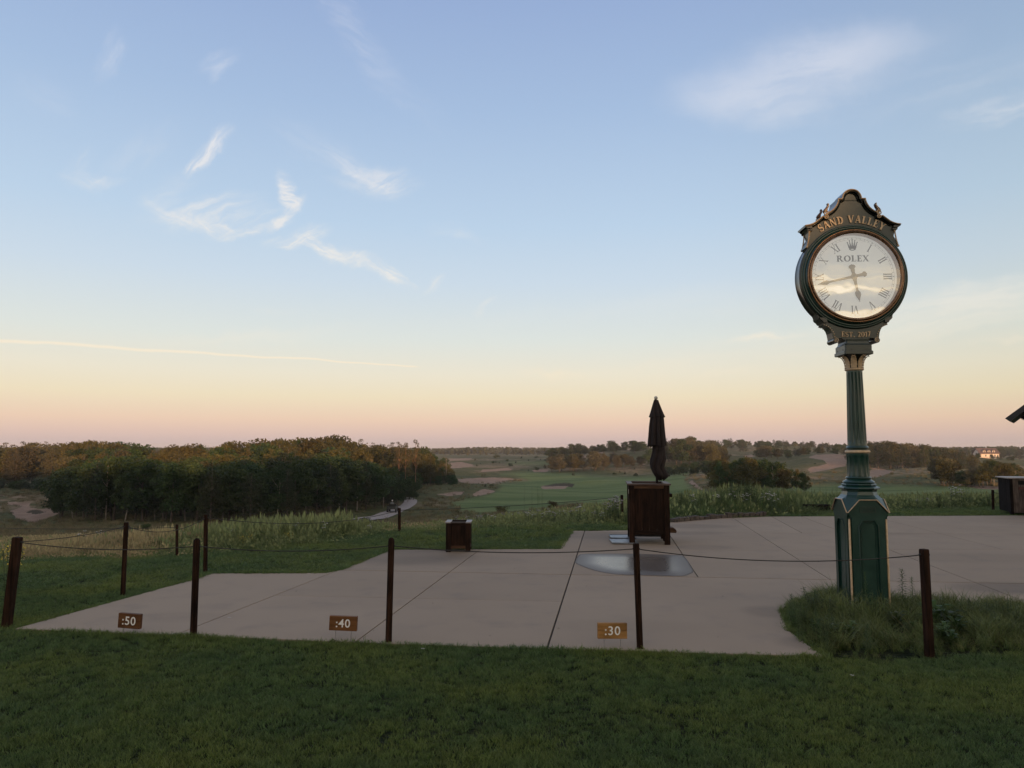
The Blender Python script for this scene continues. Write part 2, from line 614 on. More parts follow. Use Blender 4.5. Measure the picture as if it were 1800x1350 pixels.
def leafmat(name, c1, c2, trans=0.25, rand=0.22, rough=0.6, tipc=None, patch=0.0, hue=0.02):
    """foliage: colour varies per plant (object random) and per leaf (attribute 'v')"""
    m, T, B = new_mat(name)
    at = T.node('ShaderNodeAttribute', attribute_name='v')
    oi = T.node('ShaderNodeObjectInfo')
    col = T.mixc(at.outputs['Fac'], c1, c2)
    if tipc is not None:
        tp = T.node('ShaderNodeAttribute', attribute_name='tip')
        col = T.mixc(tp.outputs['Fac'], col, tipc)
    if patch:
        tc = T.node('ShaderNodeNewGeometry')
        nz = T.noise(tc.outputs['Position'], patch, 3, 0.5)
        col = T.mixc(T.mapr(nz.outputs[0], 0.35, 0.7, 0, 0.8), col, T.mixc(1.0, col, (1.75, 1.35, 0.9), 'MULTIPLY'))
    hs = T.node('ShaderNodeHueSaturation')
    T.put(hs.inputs['Value'], T.mapr(oi.outputs['Random'], 0, 1, 1 - rand, 1 + rand, False))
    r2 = T.m('FRACT', T.m('MULTIPLY', oi.outputs['Random'], 17.3))
    T.put(hs.inputs['Hue'], T.mapr(r2, 0, 1, 0.5 - hue, 0.5 + hue, False))
    T.link(col, hs.inputs['Color'])
    T.link(hs.outputs[0], B.inputs['Base Color'])
    B.inputs['Roughness'].default_value = rough
    B.inputs['Specular IOR Level'].default_value = 0.25
    tr = T.node('ShaderNodeBsdfTranslucent')
    T.link(hs.outputs[0], tr.inputs[0])
    mx = T.node('ShaderNodeMixShader')
    mx.inputs[0].default_value = trans
    T.link(B.outputs[0], mx.inputs[1])
    T.link(tr.outputs[0], mx.inputs[2])
    T.link(mx.outputs[0], m.node_tree.nodes['Material Output'].inputs[0])
    return m


M = {}
M['post'] = wood('post_wood', (0.006, 0.003, 0.002), (0.040, 0.0185, 0.011), 'z', 0.8)
M['brownwood'] = wood('stained_wood', (0.006, 0.0028, 0.0018), (0.032, 0.0145, 0.0085), 'z', 0.62)
M['brownwood_x'] = wood('stained_wood_across', (0.008, 0.004, 0.003), (0.028, 0.014, 0.009), 'x', 0.62)
M['rimwood'] = wood('worn_rim_wood', (0.06, 0.04, 0.034), (0.15, 0.11, 0.095), 'x', 0.45)
M['warmwood'] = wood('warm_worn_wood', (0.06, 0.030, 0.018), (0.13, 0.075, 0.045), 'x', 0.6)
M['greywood'] = wood('weathered_grey_wood', (0.075, 0.056, 0.048), (0.17, 0.135, 0.115), 'z', 0.8)
M['darkwood'] = wood('dark_weathered_wood', (0.007, 0.005, 0.005), (0.018, 0.013, 0.012), 'z', 0.85)
M['signdark'] = wood('brown_sign_wood', (0.085, 0.036, 0.016), (0.15, 0.070, 0.032), 'x', 0.5, 0.8)
M['signmid'] = wood('red_brown_sign_wood', (0.12, 0.052, 0.020), (0.20, 0.092, 0.038), 'x', 0.5, 0.8)
M['signlight'] = wood('golden_sign_wood', (0.25, 0.13, 0.045), (0.38, 0.20, 0.075), 'x', 0.5, 0.8)
M['white'] = pmat('white_paint', (0.80, 0.78, 0.76), rough=0.5)
M['wire'] = pmat('dull_steel', (0.25, 0.24, 0.23), (0.35, 0.33, 0.32), 40, 0.5, metal=0.7)
M['rope'] = pmat('dark_rope', (0.020, 0.018, 0.016), (0.035, 0.030, 0.026), 200, 0.8)
M['green'] = pmat('dark_green_enamel', (0.003, 0.028, 0.021), (0.0055, 0.040, 0.030), 6, 0.38, coat=0.35, rvar=0.06, bump=0.03, bscale=30)
M['plategreen'] = pmat('grey_green_enamel', (0.020, 0.030, 0.024), (0.028, 0.038, 0.031), 8, 0.38, coat=0.25, rvar=0.05)
M['black'] = pmat('black_enamel', (0.004, 0.006, 0.006), (0.007, 0.010, 0.009), 8, 0.28, coat=0.3)
M['gold'] = pmat('dull_gold_leaf', (0.46, 0.32, 0.19), (0.60, 0.44, 0.28), 30, 0.45, metal=0.15, bump=0.1, bscale=60)
M['bronze'] = pmat('bronze_bezel', (0.16, 0.085, 0.045), (0.25, 0.145, 0.085), 14, 0.26, metal=0.8, rvar=0.05)
M['darkbronze'] = pmat('dark_bronze', (0.055, 0.022, 0.013), (0.09, 0.04, 0.025), 14, 0.35, metal=0.5)
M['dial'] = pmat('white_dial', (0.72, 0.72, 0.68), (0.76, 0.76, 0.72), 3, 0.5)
M['print'] = pmat('grey_dial_print', (0.10, 0.105, 0.10), rough=0.5)
M['hand'] = pmat('pewter_hand', (0.17, 0.15, 0.115), (0.24, 0.20, 0.15), 10, 0.35, metal=0.6)
M['canvas'] = pmat('brown_umbrella_canvas', (0.010, 0.0050, 0.0044), (0.018, 0.0088, 0.0076), 12, 0.85, bump=0.3, bscale=300)
M['finial'] = pmat('pale_finial', (0.45, 0.42, 0.36), rough=0.4)
M['plate'] = pmat('galvanised_plate', (0.16, 0.17, 0.19), (0.25, 0.265, 0.29), 14, 0.42, metal=0.6, rvar=0.10)
M['slatmetal'] = pmat('dark_metal', (0.03, 0.03, 0.032), rough=0.5, metal=0.5)
M['roofmetal'] = pmat('dark_roof', (0.018, 0.018, 0.024), (0.028, 0.027, 0.034), 10, 0.5, metal=0.3)
M['rubber'] = pmat('tyre_rubber', (0.02, 0.02, 0.02), rough=0.8)
M['cartgreen'] = pmat('dark_cart_paint', (0.03, 0.035, 0.035), rough=0.5)
M['skin'] = pmat('skin', (0.35, 0.2, 0.15), rough=0.6)
M['shirt'] = pmat('grey_jacket', (0.16, 0.17, 0.18), (0.22, 0.23, 0.24), 10, 0.8)
M['trouser'] = pmat('dark_trousers', (0.03, 0.032, 0.04), rough=0.85)
M['bark'] = pmat('brown_bark', (0.055, 0.042, 0.034), (0.12, 0.092, 0.075), 5, 0.9, bump=0.4, bscale=20, stretch=(1, 1, 0.25), rand=0.2)
M['palebark'] = pmat('pale_bark', (0.16, 0.13, 0.11), (0.30, 0.25, 0.21), 4, 0.85, stretch=(1, 1, 0.4), rand=0.2)
M['redbark'] = pmat('red_pine_bark', (0.16, 0.085, 0.055), (0.26, 0.15, 0.10), 5, 0.9, stretch=(1, 1, 0.25), rand=0.2)

# ------------------------------------------------------------------ terrain
RNG = np.random.default_rng(7)
_lat = RNG.random((256, 256))


def vnoise(x, y):
    x = np.asarray(x, dtype=float)
    y = np.asarray(y, dtype=float)
    xi, yi = np.floor(x).astype(int), np.floor(y).astype(int)
    fx, fy = x - xi, y - yi
    fx, fy = fx * fx * (3 - 2 * fx), fy * fy * (3 - 2 * fy)
    a, b = _lat[xi % 256, yi % 256], _lat[(xi + 1) % 256, yi % 256]
    c, d = _lat[xi % 256, (yi + 1) % 256], _lat[(xi + 1) % 256, (yi + 1) % 256]
    return (a * (1 - fx) + b * fx) * (1 - fy) + (c * (1 - fx) + d * fx) * fy


def fbm(x, y, o=4):
    t, amp, tot = 0, 1.0, 0
    for i in range(o):
        t = t + vnoise(x * 2 ** i + 17 * i, y * 2 ** i + 5 * i) * amp
        tot += amp
        amp *= 0.5
    return t / tot


CTRL = [  # photo x, photo y, distance along the view
    (-200, 905, 110), (-60, 935, 70), (0, 905, 108), (60, 912, 100), (60, 893, 116), (110, 885, 122), (0, 878, 130), (0, 862, 155), (100, 858, 160), (-150, 858, 160),
    (0, 858, 190), (-200, 846, 240), (110, 920, 84), (250, 924, 76), (400, 926, 74), (520, 916, 84), (250, 900, 100), (400, 897, 105), (250, 868, 150), (400, 868, 150), (550, 868, 150),
    (250, 846, 210), (450, 846, 210), (600, 905, 95), (640, 910, 96), (700, 903, 110), (690, 893, 118), (740, 883, 132), (640, 885, 118), (600, 880, 130), (700, 866, 150), (740, 860, 165), (800, 853, 180),
    (790, 882, 126), (790, 905, 98), (860, 893, 116), (860, 905, 90), (900, 880, 138), (950, 893, 110), (960, 905, 80), (1000, 880, 130), (1060, 880, 120), (1050, 897, 78), (1020, 886, 95),
    (850, 860, 170), (960, 860, 182), (1050, 856, 185), (950, 845, 235), (1060, 842, 240), (850, 838, 250), (790, 840, 260), (820, 826, 330), (900, 832, 320), (1000, 834, 310), (1100, 838, 270),
    (1180, 836, 250), (1150, 858, 170), (1150, 880, 110), (1230, 838, 195), (1290, 836, 190), (1250, 850, 160), (1210, 866, 130), (1250, 884, 84), (1310, 868, 108), (1310, 862, 130), (1400, 870, 104), (1420, 862, 125),
    (1340, 852, 160), (1280, 880, 80), (1350, 885, 74), (1450, 882, 78), (1500, 876, 88), (1450, 862, 130), (1460, 846, 190), (1450, 834, 235), (1450, 822, 280), (1440, 800, 350), (1470, 798, 370), (1530, 822, 290), (1560, 838, 215),
    (1530, 850, 170), (1600, 862, 140), (1600, 876, 100), (1700, 866, 125), (1600, 845, 190), (1640, 823, 235), (1700, 830, 215), (1760, 850, 160), (1820, 860, 130), (1760, 876, 95), (1950, 880, 90), (2100, 870, 120),
    (1600, 826, 330), (1550, 818, 360), (1700, 818, 360), (1640, 800, 440), (1735, 809, 520), (1800, 812, 520), (1900, 815, 500), (1780, 832, 300), (1850, 830, 300),
    (1000, 826, 350), (1050, 824, 350), (1100, 820, 370), (1030, 806, 420), (1080, 794, 460), (1130, 800, 440), (1180, 822, 330), (1190, 806, 380), (1230, 800, 400), (1260, 820, 310), (1150, 792, 500), (1220, 790, 480),
    (1300, 815, 340), (1350, 818, 330), (1400, 806, 370), (1300, 797, 520), (1380, 796, 560), (1280, 783, 700), (1340, 784, 700), (1440, 789, 620),
    (800, 812, 460), (870, 812, 480), (920, 808, 560), (980, 808, 560), (900, 803, 720), (800, 803, 700), (780, 820, 380), (860, 800, 900), (980, 801, 850), (760, 800, 900),
    (0, 830, 330), (300, 826, 340), (600, 820, 380), (-400, 830, 330),
    (300, 797, 1300), (700, 797, 1300), (1000, 797, 1300), (1500, 795, 1300), (-400, 797, 1300), (2200, 797, 1300), (0, 790, 4000), (900, 790, 4000), (1800, 790, 4000), (900, 788, 9000), (0, 788, 9000), (1800, 788, 9000),
    (-900, 895, 90), (-900, 840, 300), (2900, 880, 100), (2900, 830, 300),
    # the back slope just past the crest of the home lawn: hidden from the terrace
    (0, 955, 40), (200, 950, 40), (400, 950, 40), (600, 948, 40), (700, 935, 45), (800, 930, 42), (900, 925, 42), (1000, 918, 45), (1100, 915, 45), (1200, 910, 45), (1350, 905, 45), (1500, 900, 45), (1700, 898, 45), (1900, 898, 45),
]
KT, KR = 0.15, 0.35
_cx, _cz = [], []
for px, py, Y in CTRL:
    a, b = slope(px, py)
    X = a * Y
    _cx.append((math.atan2(X, Y) / KT, math.log(math.hypot(X, Y)) / KR))
    _cz.append(CAMZ + b * Y)
CREST_D, CREST_H = 80.0, 7.4  # unseen ridge added behind the camera to keep the foreground in shade
for deg in (90, 120, 150, 180, -90, -120, -150, -180):
    for r, z in ((20, 0.0), (45, 1.5), (CREST_D, CREST_H if abs(deg) > 100 else -1.0), (110, CREST_H - 0.5 if abs(deg) > 100 else -4), (300, 2.0), (1500, -4), (9000, -6)):
        _cx.append((math.radians(deg) / KT, math.log(r) / KR))
        _cz.append(z)
_cx, _cz = np.array(_cx), np.array(_cz)


def _kern(d2):
    return np.sqrt(d2 + 0.15)


_n = len(_cx)
_A = np.zeros((_n + 3, _n + 3))
_A[:_n, :_n] = _kern(((_cx[:, None] - _cx[None]) ** 2).sum(-1)) - np.eye(_n) * 0.02
_A[:_n, _n:] = np.c_[np.ones(_n), _cx]
_A[_n:, :_n] = _A[:_n, _n:].T
_W = np.linalg.solve(_A, np.r_[_cz, 0, 0, 0])

_ce_t = np.array([-3.2, -1.2, -0.66, -0.50, -0.40, -0.26, -0.14, 0.0, 0.15, 0.22, 0.5, 0.8, 3.2])
_ce_r = np.array([16.0, 13.5, 11.5, 11.8, 12.5, 13.0, 13.6, 15.0, 17.6, 20.0, 22.0, 25.0, 25.0])


def crest_r(th):
    return np.interp(th, _ce_t, _ce_r)


def height(x, y):
    x = np.asarray(x, dtype=float)
    y = np.asarray(y, dtype=float)
    sh = x.shape
    x, y = x.ravel(), y.ravel()
    th, r = np.arctan2(x, y), np.maximum(np.hypot(x, y), 0.5)
    q = np.c_[th / KT, np.log(r) / KR]
    z = np.zeros(len(q))
    far = r > 8
    idx = np.where(far)[0]
    for k in range(0, len(idx), 20000):
        ii = idx[k:k + 20000]
        d2 = ((q[ii, None, :] - _cx[None]) ** 2).sum(-1)
        z[ii] = _kern(d2) @ _W[:_n] + _W[_n] + q[ii] @ _W[_n + 1:]
    ce = crest_r(th)
    w = np.clip((r - ce) / (ce * 1.1), 0, 1)
    w = w * w * (3 - 2 * w)
    z = np.where(far, z, 0) * w
    # relief: bumps and hollows of the dunes
    amp = np.clip((r - 50) / 120, 0, 1) * np.clip(4000 / r, 0, 1)
    z = z + amp * (fbm(x / 22, y / 22, 3) - 0.5) * 1.8 + amp * np.clip(r / 300, 0, 1) * (fbm(x / 60 + 9, y / 60, 2) - 0.5) * 2.5
    nearb = np.clip((r - ce * 0.9) / 10, 0, 1)
    z = z + nearb * (fbm(x / 3.0, y / 3.0, 2) - 0.5) * 0.16 - 0.03
    return z.reshape(sh)


def H(x, y):
    return float(height(np.array([x]), np.array([y]))[0])


def on_terrain(px, py, y0=14.0, y1=2500.0):
    """first hit of the sight line with the terrain"""
    a, b = slope(px, py)
    Y = np.exp(np.linspace(math.log(y0), math.log(y1), 900))
    d = CAMZ + b * Y - height(a * Y, Y)
    k = np.where(d < 0)[0]
    k = k[0] if len(k) else len(Y) - 1
    return Vector((a * Y[k], Y[k], H(a * Y[k], Y[k])))


def px_of(x, y, z):
    """photo pixel of world points (arrays)"""
    dz = z - CAMZ
    den = y * CP + dz * SP
    return CX + F * x / den, CY - F * (dz * CP - y * SP) / den


def in_poly(px, py, poly):
    poly = np.array(poly, dtype=float)
    n = len(poly)
    ins = np.zeros(px.shape, dtype=bool)
    j = n - 1
    for i in range(n):
        xi, yi = poly[i]
        xj, yj = poly[j]
        with np.errstate(divide='ignore', invalid='ignore'):
            c = ((yi > py) != (yj > py)) & (px < (xj - xi) * (py - yi) / (yj - yi + 1e-12) + xi)
        ins ^= c
        j = i
    return ins


def seg_dist(px, py, poly, closed=True):
    d = np.full(px.shape, 1e9)
    n = len(poly)
    for i in range(n if closed else n - 1):
        ax, ay = poly[i]
        bx, by = poly[(i + 1) % n]
        t = np.clip(((px - ax) * (bx - ax) + (py - ay) * (by - ay)) / ((bx - ax) ** 2 + (by - ay) ** 2 + 1e-9), 0, 1)
        d = np.minimum(d, np.hypot(px - ax - t * (bx - ax), py - ay - t * (by - ay)))
    return d


def soft_poly(px, py, poly, s=3.0):
    d = seg_dist(px, py, poly)
    d = np.where(in_poly(px, py, poly), d, -d)
    return np.clip(0.5 + d / s * 0.5, 0, 1)


# outlines of the surfaces of the course, measured on the photo and laid on the terrain (photo px, min dist, max dist)
SAND = [
    ([(18, 897), (40, 890), (75, 893), (108, 883), (106, 900), (60, 918), (30, 910)], 80, 150),
    ([(10, 880), (60, 884), (50, 890), (12, 886)], 90, 160),
    ([(948, 853), (985, 849), (1006, 852), (990, 858), (955, 859)], 150, 300),
    ([(1010, 893), (1025, 888), (1056, 889), (1050, 903), (1020, 908), (1008, 902)], 55, 120),
    ([(805, 842), (860, 838), (905, 841), (880, 848), (830, 849), (802, 846)], 180, 420),
    ([(768, 868), (800, 864), (815, 862), (812, 869), (785, 870)], 110, 240),
    ([(824, 868), (850, 858), (872, 862), (860, 868), (835, 871)], 110, 260),
    ([(776, 806), (830, 805), (826, 809), (780, 811)], 380, 1100),
    ([(776, 813), (812, 812), (840, 818), (800, 823), (776, 822)], 300, 800),
    ([(840, 830), (915, 824), (890, 822), (850, 825)], 260, 520),
    ([(990, 810), (1060, 792), (1066, 789), (1060, 796), (1004, 815)], 300, 620),
    ([(1126, 812), (1142, 808), (1142, 814), (1130, 818)], 250, 600),
    ([(935, 826), (965, 823), (965, 828), (940, 830)], 260, 500),
    ([(1418, 804), (1432, 798), (1484, 797), (1492, 806), (1486, 818), (1470, 822), (1422, 831), (1424, 822), (1455, 815), (1448, 808)], 220, 480),
    ([(1528, 823), (1545, 822), (1572, 828), (1540, 839), (1528, 838)], 200, 420),
    ([(1210, 846), (1225, 858), (1240, 862), (1228, 853), (1216, 843)], 110, 260),
    ([(1234, 832), (1200, 834), (1240, 834), (1246, 836)], 140, 330),
    ([(1306, 800), (1326, 799), (1325, 803), (1310, 803)], 330, 700),
    ([(1690, 852), (1800, 856), (1800, 861), (1720, 858)], 90, 200),
]
FAIR = [
    ([(790, 884), (850, 872), (880, 860), (880, 850), (930, 845), (905, 836), (880, 834), (930, 829), (1000, 832), (1040, 836), (1100, 838), (1140, 838), (1190, 834), (1206, 832),
      (1204, 846), (1214, 858), (1250, 864), (1300, 868), (1310, 874), (1200, 890), (1110, 892), (1000, 886), (960, 894), (900, 900), (850, 903), (815, 898)], 60, 420),
    ([(1300, 863), (1480, 851), (1760, 857), (1760, 872), (1600, 880), (1440, 884), (1320, 878)], 60, 260),
    ([(900, 812), (960, 812), (960, 815), (890, 816)], 300, 700),
]
SANDBACK = [  # dark lips of the bunkers
    ([(946, 854), (975, 849), (1000, 848), (1010, 851), (1004, 858), (996, 853), (975, 853)], 150, 300),
    ([(1006, 892), (1030, 886), (1058, 887), (1056, 891), (1030, 890)], 55, 140),
    ([(44, 897), (60, 893), (82, 896), (62, 901)], 80, 150),
]
PATHLINE = [(560, 930), (600, 922), (640, 914), (668, 910), (690, 902), (710, 893), (722, 884), (722, 879), (716, 876), (690, 876)]


def build_ground():
    dth = np.concatenate([np.arange(-180, -50, 4.0), np.arange(-50, -42, 1.0), np.arange(-42, 42, 0.17), np.arange(42, 50, 1.0), np.arange(50, 180, 4.0)])
    th = np.radians(dth)
    rr = [0.4]
    while rr[-1] < 12000:
        r = rr[-1]
        rr.append(r * (1.25 if r < 8 else 1.022 if r < 900 else 1.08))
    rr = np.array(rr)
    TH, R = np.meshgrid(th, rr)
    X, Y = R * np.sin(TH), R * np.cos(TH)
    Z = height(X, Y)
    nr, nc = X.shape
    PX, PY = px_of(X, np.maximum(Y, 0.5), Z)
    jit = (fbm(X / np.maximum(R, 20) * 60, R / np.maximum(R, 20) * 40 + Y / 9, 3) - 0.5)
    PXj, PYj = PX + jit * 9, PY + jit * 3
    sand, fair, lip, dry = (np.zeros(X.shape) for _ in range(4))
    front = (Y > 20)
    for poly, a, b in SAND:
        k = front & (R > a) & (R < b)
        sand[k] = np.maximum(sand[k], soft_poly(PXj[k], PYj[k], poly, 2.0))
    for poly, a, b in FAIR:
        k = front & (R > a) & (R < b)
        fair[k] = np.maximum(fair[k], soft_poly(PXj[k], PYj[k], poly, 4.0))
    for poly, a, b in SANDBACK:
        k = front & (R > a) & (R < b)
        lip[k] = np.maximum(lip[k], soft_poly(PXj[k], PYj[k], poly, 2.0))
    Z = Z - 0.25 * sand * (R > 50)
    # dry straw patches, random and where the photo has them
    dn = fbm(X / 26 + 3, Y / 26, 4)
    dry = np.clip((dn - 0.48) * 6, 0, 1) * np.clip((R - 25) / 40, 0, 1)
    V = np.c_[X.ravel(), Y.ravel(), Z.ravel()]
    i = np.arange(nr - 1)[:, None]
    j = np.arange(nc)[None, :]
    j2 = (j + 1) % nc
    Fq = np.stack([i * nc + j, i * nc + j2, (i + 1) * nc + j2, (i + 1) * nc + j], -1).reshape(-1, 4)
    # close the disc under the camera
    V = np.r_[V, [[0, 0, -0.03]]]
    m, T, B = new_mat('ground_cover')
    A = lambda n: T.node('ShaderNodeAttribute', attribute_name=n).outputs['Fac']
    geo = T.node('ShaderNodeNewGeometry')
    pos = geo.outputs['Position']
    n1 = T.noise(pos, 0.35, 5, 0.6).outputs[0]
    n2 = T.noise(pos, 3.0, 5, 0.65).outputs[0]
    n3 = T.noise(pos, 0.06, 4, 0.6).outputs[0]
    rough = T.mixc(T.mapr(n1, 0.3, 0.7), (0.095, 0.100, 0.040), (0.175, 0.155, 0.078))
    rough = T.mixc(T.mapr(n2, 0.35, 0.7), T.mixc(1.0, rough, (0.55, 0.62, 0.5), 'MULTIPLY'), rough)
    rough = T.mixc(T.m('MULTIPLY', A('dry'), T.mapr(n1, 0.3, 0.6)), rough, (0.26, 0.19, 0.12))
    rough = T.mixc(T.mapr(n3, 0.5, 0.68, 0, 0.7), rough, (0.055, 0.075, 0.035))
    mow = T.node('ShaderNodeMapping')
    mow.inputs['Rotation'].default_value = (0, 0, math.radians(14))
    mow.inputs['Scale'].default_value = (0.25, 1, 1)
    T.link(pos, mow.inputs[0])
    st = T.noise(mow.outputs[0], 0.10, 3, 0.5).outputs[0]
    fairc = T.mixc(T.mapr(st, 0.35, 0.65), (0.105, 0.150, 0.052), (0.165, 0.205, 0.080))
    col = T.mixc(A('fair'), rough, fairc)
    sandc = T.mixc(T.mapr(n1, 0.3, 0.7), (0.36, 0.255, 0.19), (0.27, 0.185, 0.135))
    sm = T.mapr(T.m('ADD', A('sand'), T.m('MULTIPLY', T.m('SUBTRACT', n2, 0.5), 0.9)), 0.42, 0.58)
    col = T.mixc(sm, col, sandc)
    col = T.mixc(T.mapr(T.m('ADD', A('lip'), T.m('MULTIPLY', T.m('SUBTRACT', n2, 0.5), 1.4)), 0.45, 0.6), col, (0.075, 0.06, 0.038))
    near = T.m('LESS_THAN', T.node('ShaderNodeSeparateXYZ').outputs[1], 0)
    sp = [n for n in T.n if n.type == 'SEPXYZ'][-1]
    T.link(pos, sp.inputs[0])
    soil = T.mixc(T.mapr(n2, 0.3, 0.7), (0.012, 0.018, 0.008), (0.03, 0.036, 0.016))
    dist = T.node('ShaderNodeVectorMath', operation='LENGTH')
    T.link(pos, dist.inputs[0])
    col = T.mixc(T.mapr(dist.outputs['Value'], 26, 45, 1, 0), col, soil)
    T.link(col, B.inputs['Base Color'])
    B.inputs['Roughness'].default_value = 0.95
    B.inputs['Specular IOR Level'].default_value = 0.1
    bp = T.node('ShaderNodeBump')
    bp.inputs['Strength'].default_value = 0.9
    bp.inputs['Distance'].default_value = 0.5
    T.link(T.noise(pos, 1.2, 5, 0.7).outputs[0], bp.inputs['Height'])
    T.link(bp.outputs[0], B.inputs['Normal'])
    me = np_mesh('ground', V, Fq, m, {'sand': np.r_[sand.ravel(), 0], 'fair': np.r_[fair.ravel(), 0], 'lip': np.r_[lip.ravel(), 0], 'dry': np.r_[dry.ravel(), 0]}, smooth=True)
    return tag(link('ground', me), kind='structure')


ground = build_ground()


def build_path():
    pts = [on_terrain(px, py, 60, 400) for px, py in PATHLINE]
    # resample
    P = []
    for a, b in zip(pts[:-1], pts[1:]):
        for k in range(6):
            P.append(a.lerp(b, k / 6))
    P.append(pts[-1])
    for _ in range(4):
        P = [P[0]] + [(P[i - 1] + P[i] * 2 + P[i + 1]) / 4 for i in range(1, len(P) - 1)] + [P[-1]]
    vs, fs = [], []
    for i, p in enumerate(P):
        t = (P[min(i + 1, len(P) - 1)] - P[max(i - 1, 0)])
        nrm = Vector((t.y, -t.x, 0)).normalized()
        for k in range(5):
            q = p + nrm * (k - 2) * 0.58
            vs.append((q.x, q.y, H(q.x, q.y) + 0.10 + 0.03 * (1 - abs(k - 2) / 2)))
    for i in range(len(P) - 1):
        for k in range(4):
            fs.append((i * 5 + k, i * 5 + k + 1, i * 5 + 6 + k, i * 5 + 5 + k))
    mb = MB().add(vs, fs)
    o = mb.build('cart_path', pmat('gravel_track', (0.27, 0.23, 0.215), (0.37, 0.32, 0.30), 2.0, 0.95, bump=0.3), smooth=180)
    tag(o, kind='structure')
    return P


PATH = build_path()

# ------------------------------------------------------------------ concrete terrace, cut into slabs along its joints
OUT_PX = [(26, 1105), (343, 1018), (372, 1008), (575, 1007), (605, 1000), (690, 966), (983, 965), (1005, 933), (1115, 932), (1180, 917), (1260, 911), (1350, 908), (1800, 906), (2250, 906),
          (2250, 1085), (1800, 1062), (1700, 1060), (1620, 1054), (1545, 1050), (1400, 1053), (1370, 1072), (1385, 1108), (1446, 1153), (1250, 1148), (1100, 1143), (900, 1138), (680, 1131), (340, 1117)]
patio_poly = [G(*p) for p in OUT_PX]
patio_xy = [(p.x, p.y) for p in patio_poly]
JOINTS = [  # (photo points a, b, gap in m, stops: which side test)
    ((605, 1002), (1800, 1026), 0.026, None),
    ((628, 1126), (845, 965), 0.014, None),
    ((963, 1135), (1015, 973), 0.018, None),
    ((323, 1110), (570, 1012), 0.014, ('x<', -1.0)),
    ((600, 1049), (1260, 1063), 0.008, ('between', (605, 1002), (1800, 1026))),
    ((1180, 945), (1260, 1063), 0.016, ('far_of', (600, 1049), (1260, 1063))),
    ((1000, 968), (1700, 966), 0.010, ('far_of', (605, 1002), (1800, 1026))),
    ((1330, 937), (1480, 1032), 0.014, ('far_of', (605, 1002), (1800, 1026))),
    ((1400, 937), (1750, 938), 0.012, ('far_of', (1000, 968), (1700, 966))),
    ((1356, 908), (1412, 938), 0.014, ('far_of', (1400, 937), (1750, 938))),
    ((1562, 966), (1770, 1045), 0.014, None),
    ((1590, 922), (1760, 965), 0.012, ('far_of', (1000, 968), (1700, 966))),
]


def clip_half(poly, a, n, off):
    """keep the part where dot(p-a, n) >= off"""
    out = []
    m = len(poly)
    for i in range(m):
        p, q = poly[i], poly[(i + 1) % m]
        dp = (p[0] - a[0]) * n[0] + (p[1] - a[1]) * n[1] - off
        dq = (q[0] - a[0]) * n[0] + (q[1] - a[1]) * n[1] - off
        if dp >= 0:
            out.append(p)
        if (dp >= 0) != (dq >= 0):
            t = dp / (dp - dq)
            out.append((p[0] + (q[0] - p[0]) * t, p[1] + (q[1] - p[1]) * t))
    return out


def area(poly):
    return 0.5 * sum(poly[i][0] * poly[(i + 1) % len(poly)][1] - poly[(i + 1) % len(poly)][0] * poly[i][1] for i in range(len(poly)))


def line2(a, b):
    A_, B_ = G(*a), G(*b)
    d = (B_ - A_).normalized()
    return (A_.x, A_.y), (-d.y, d.x)


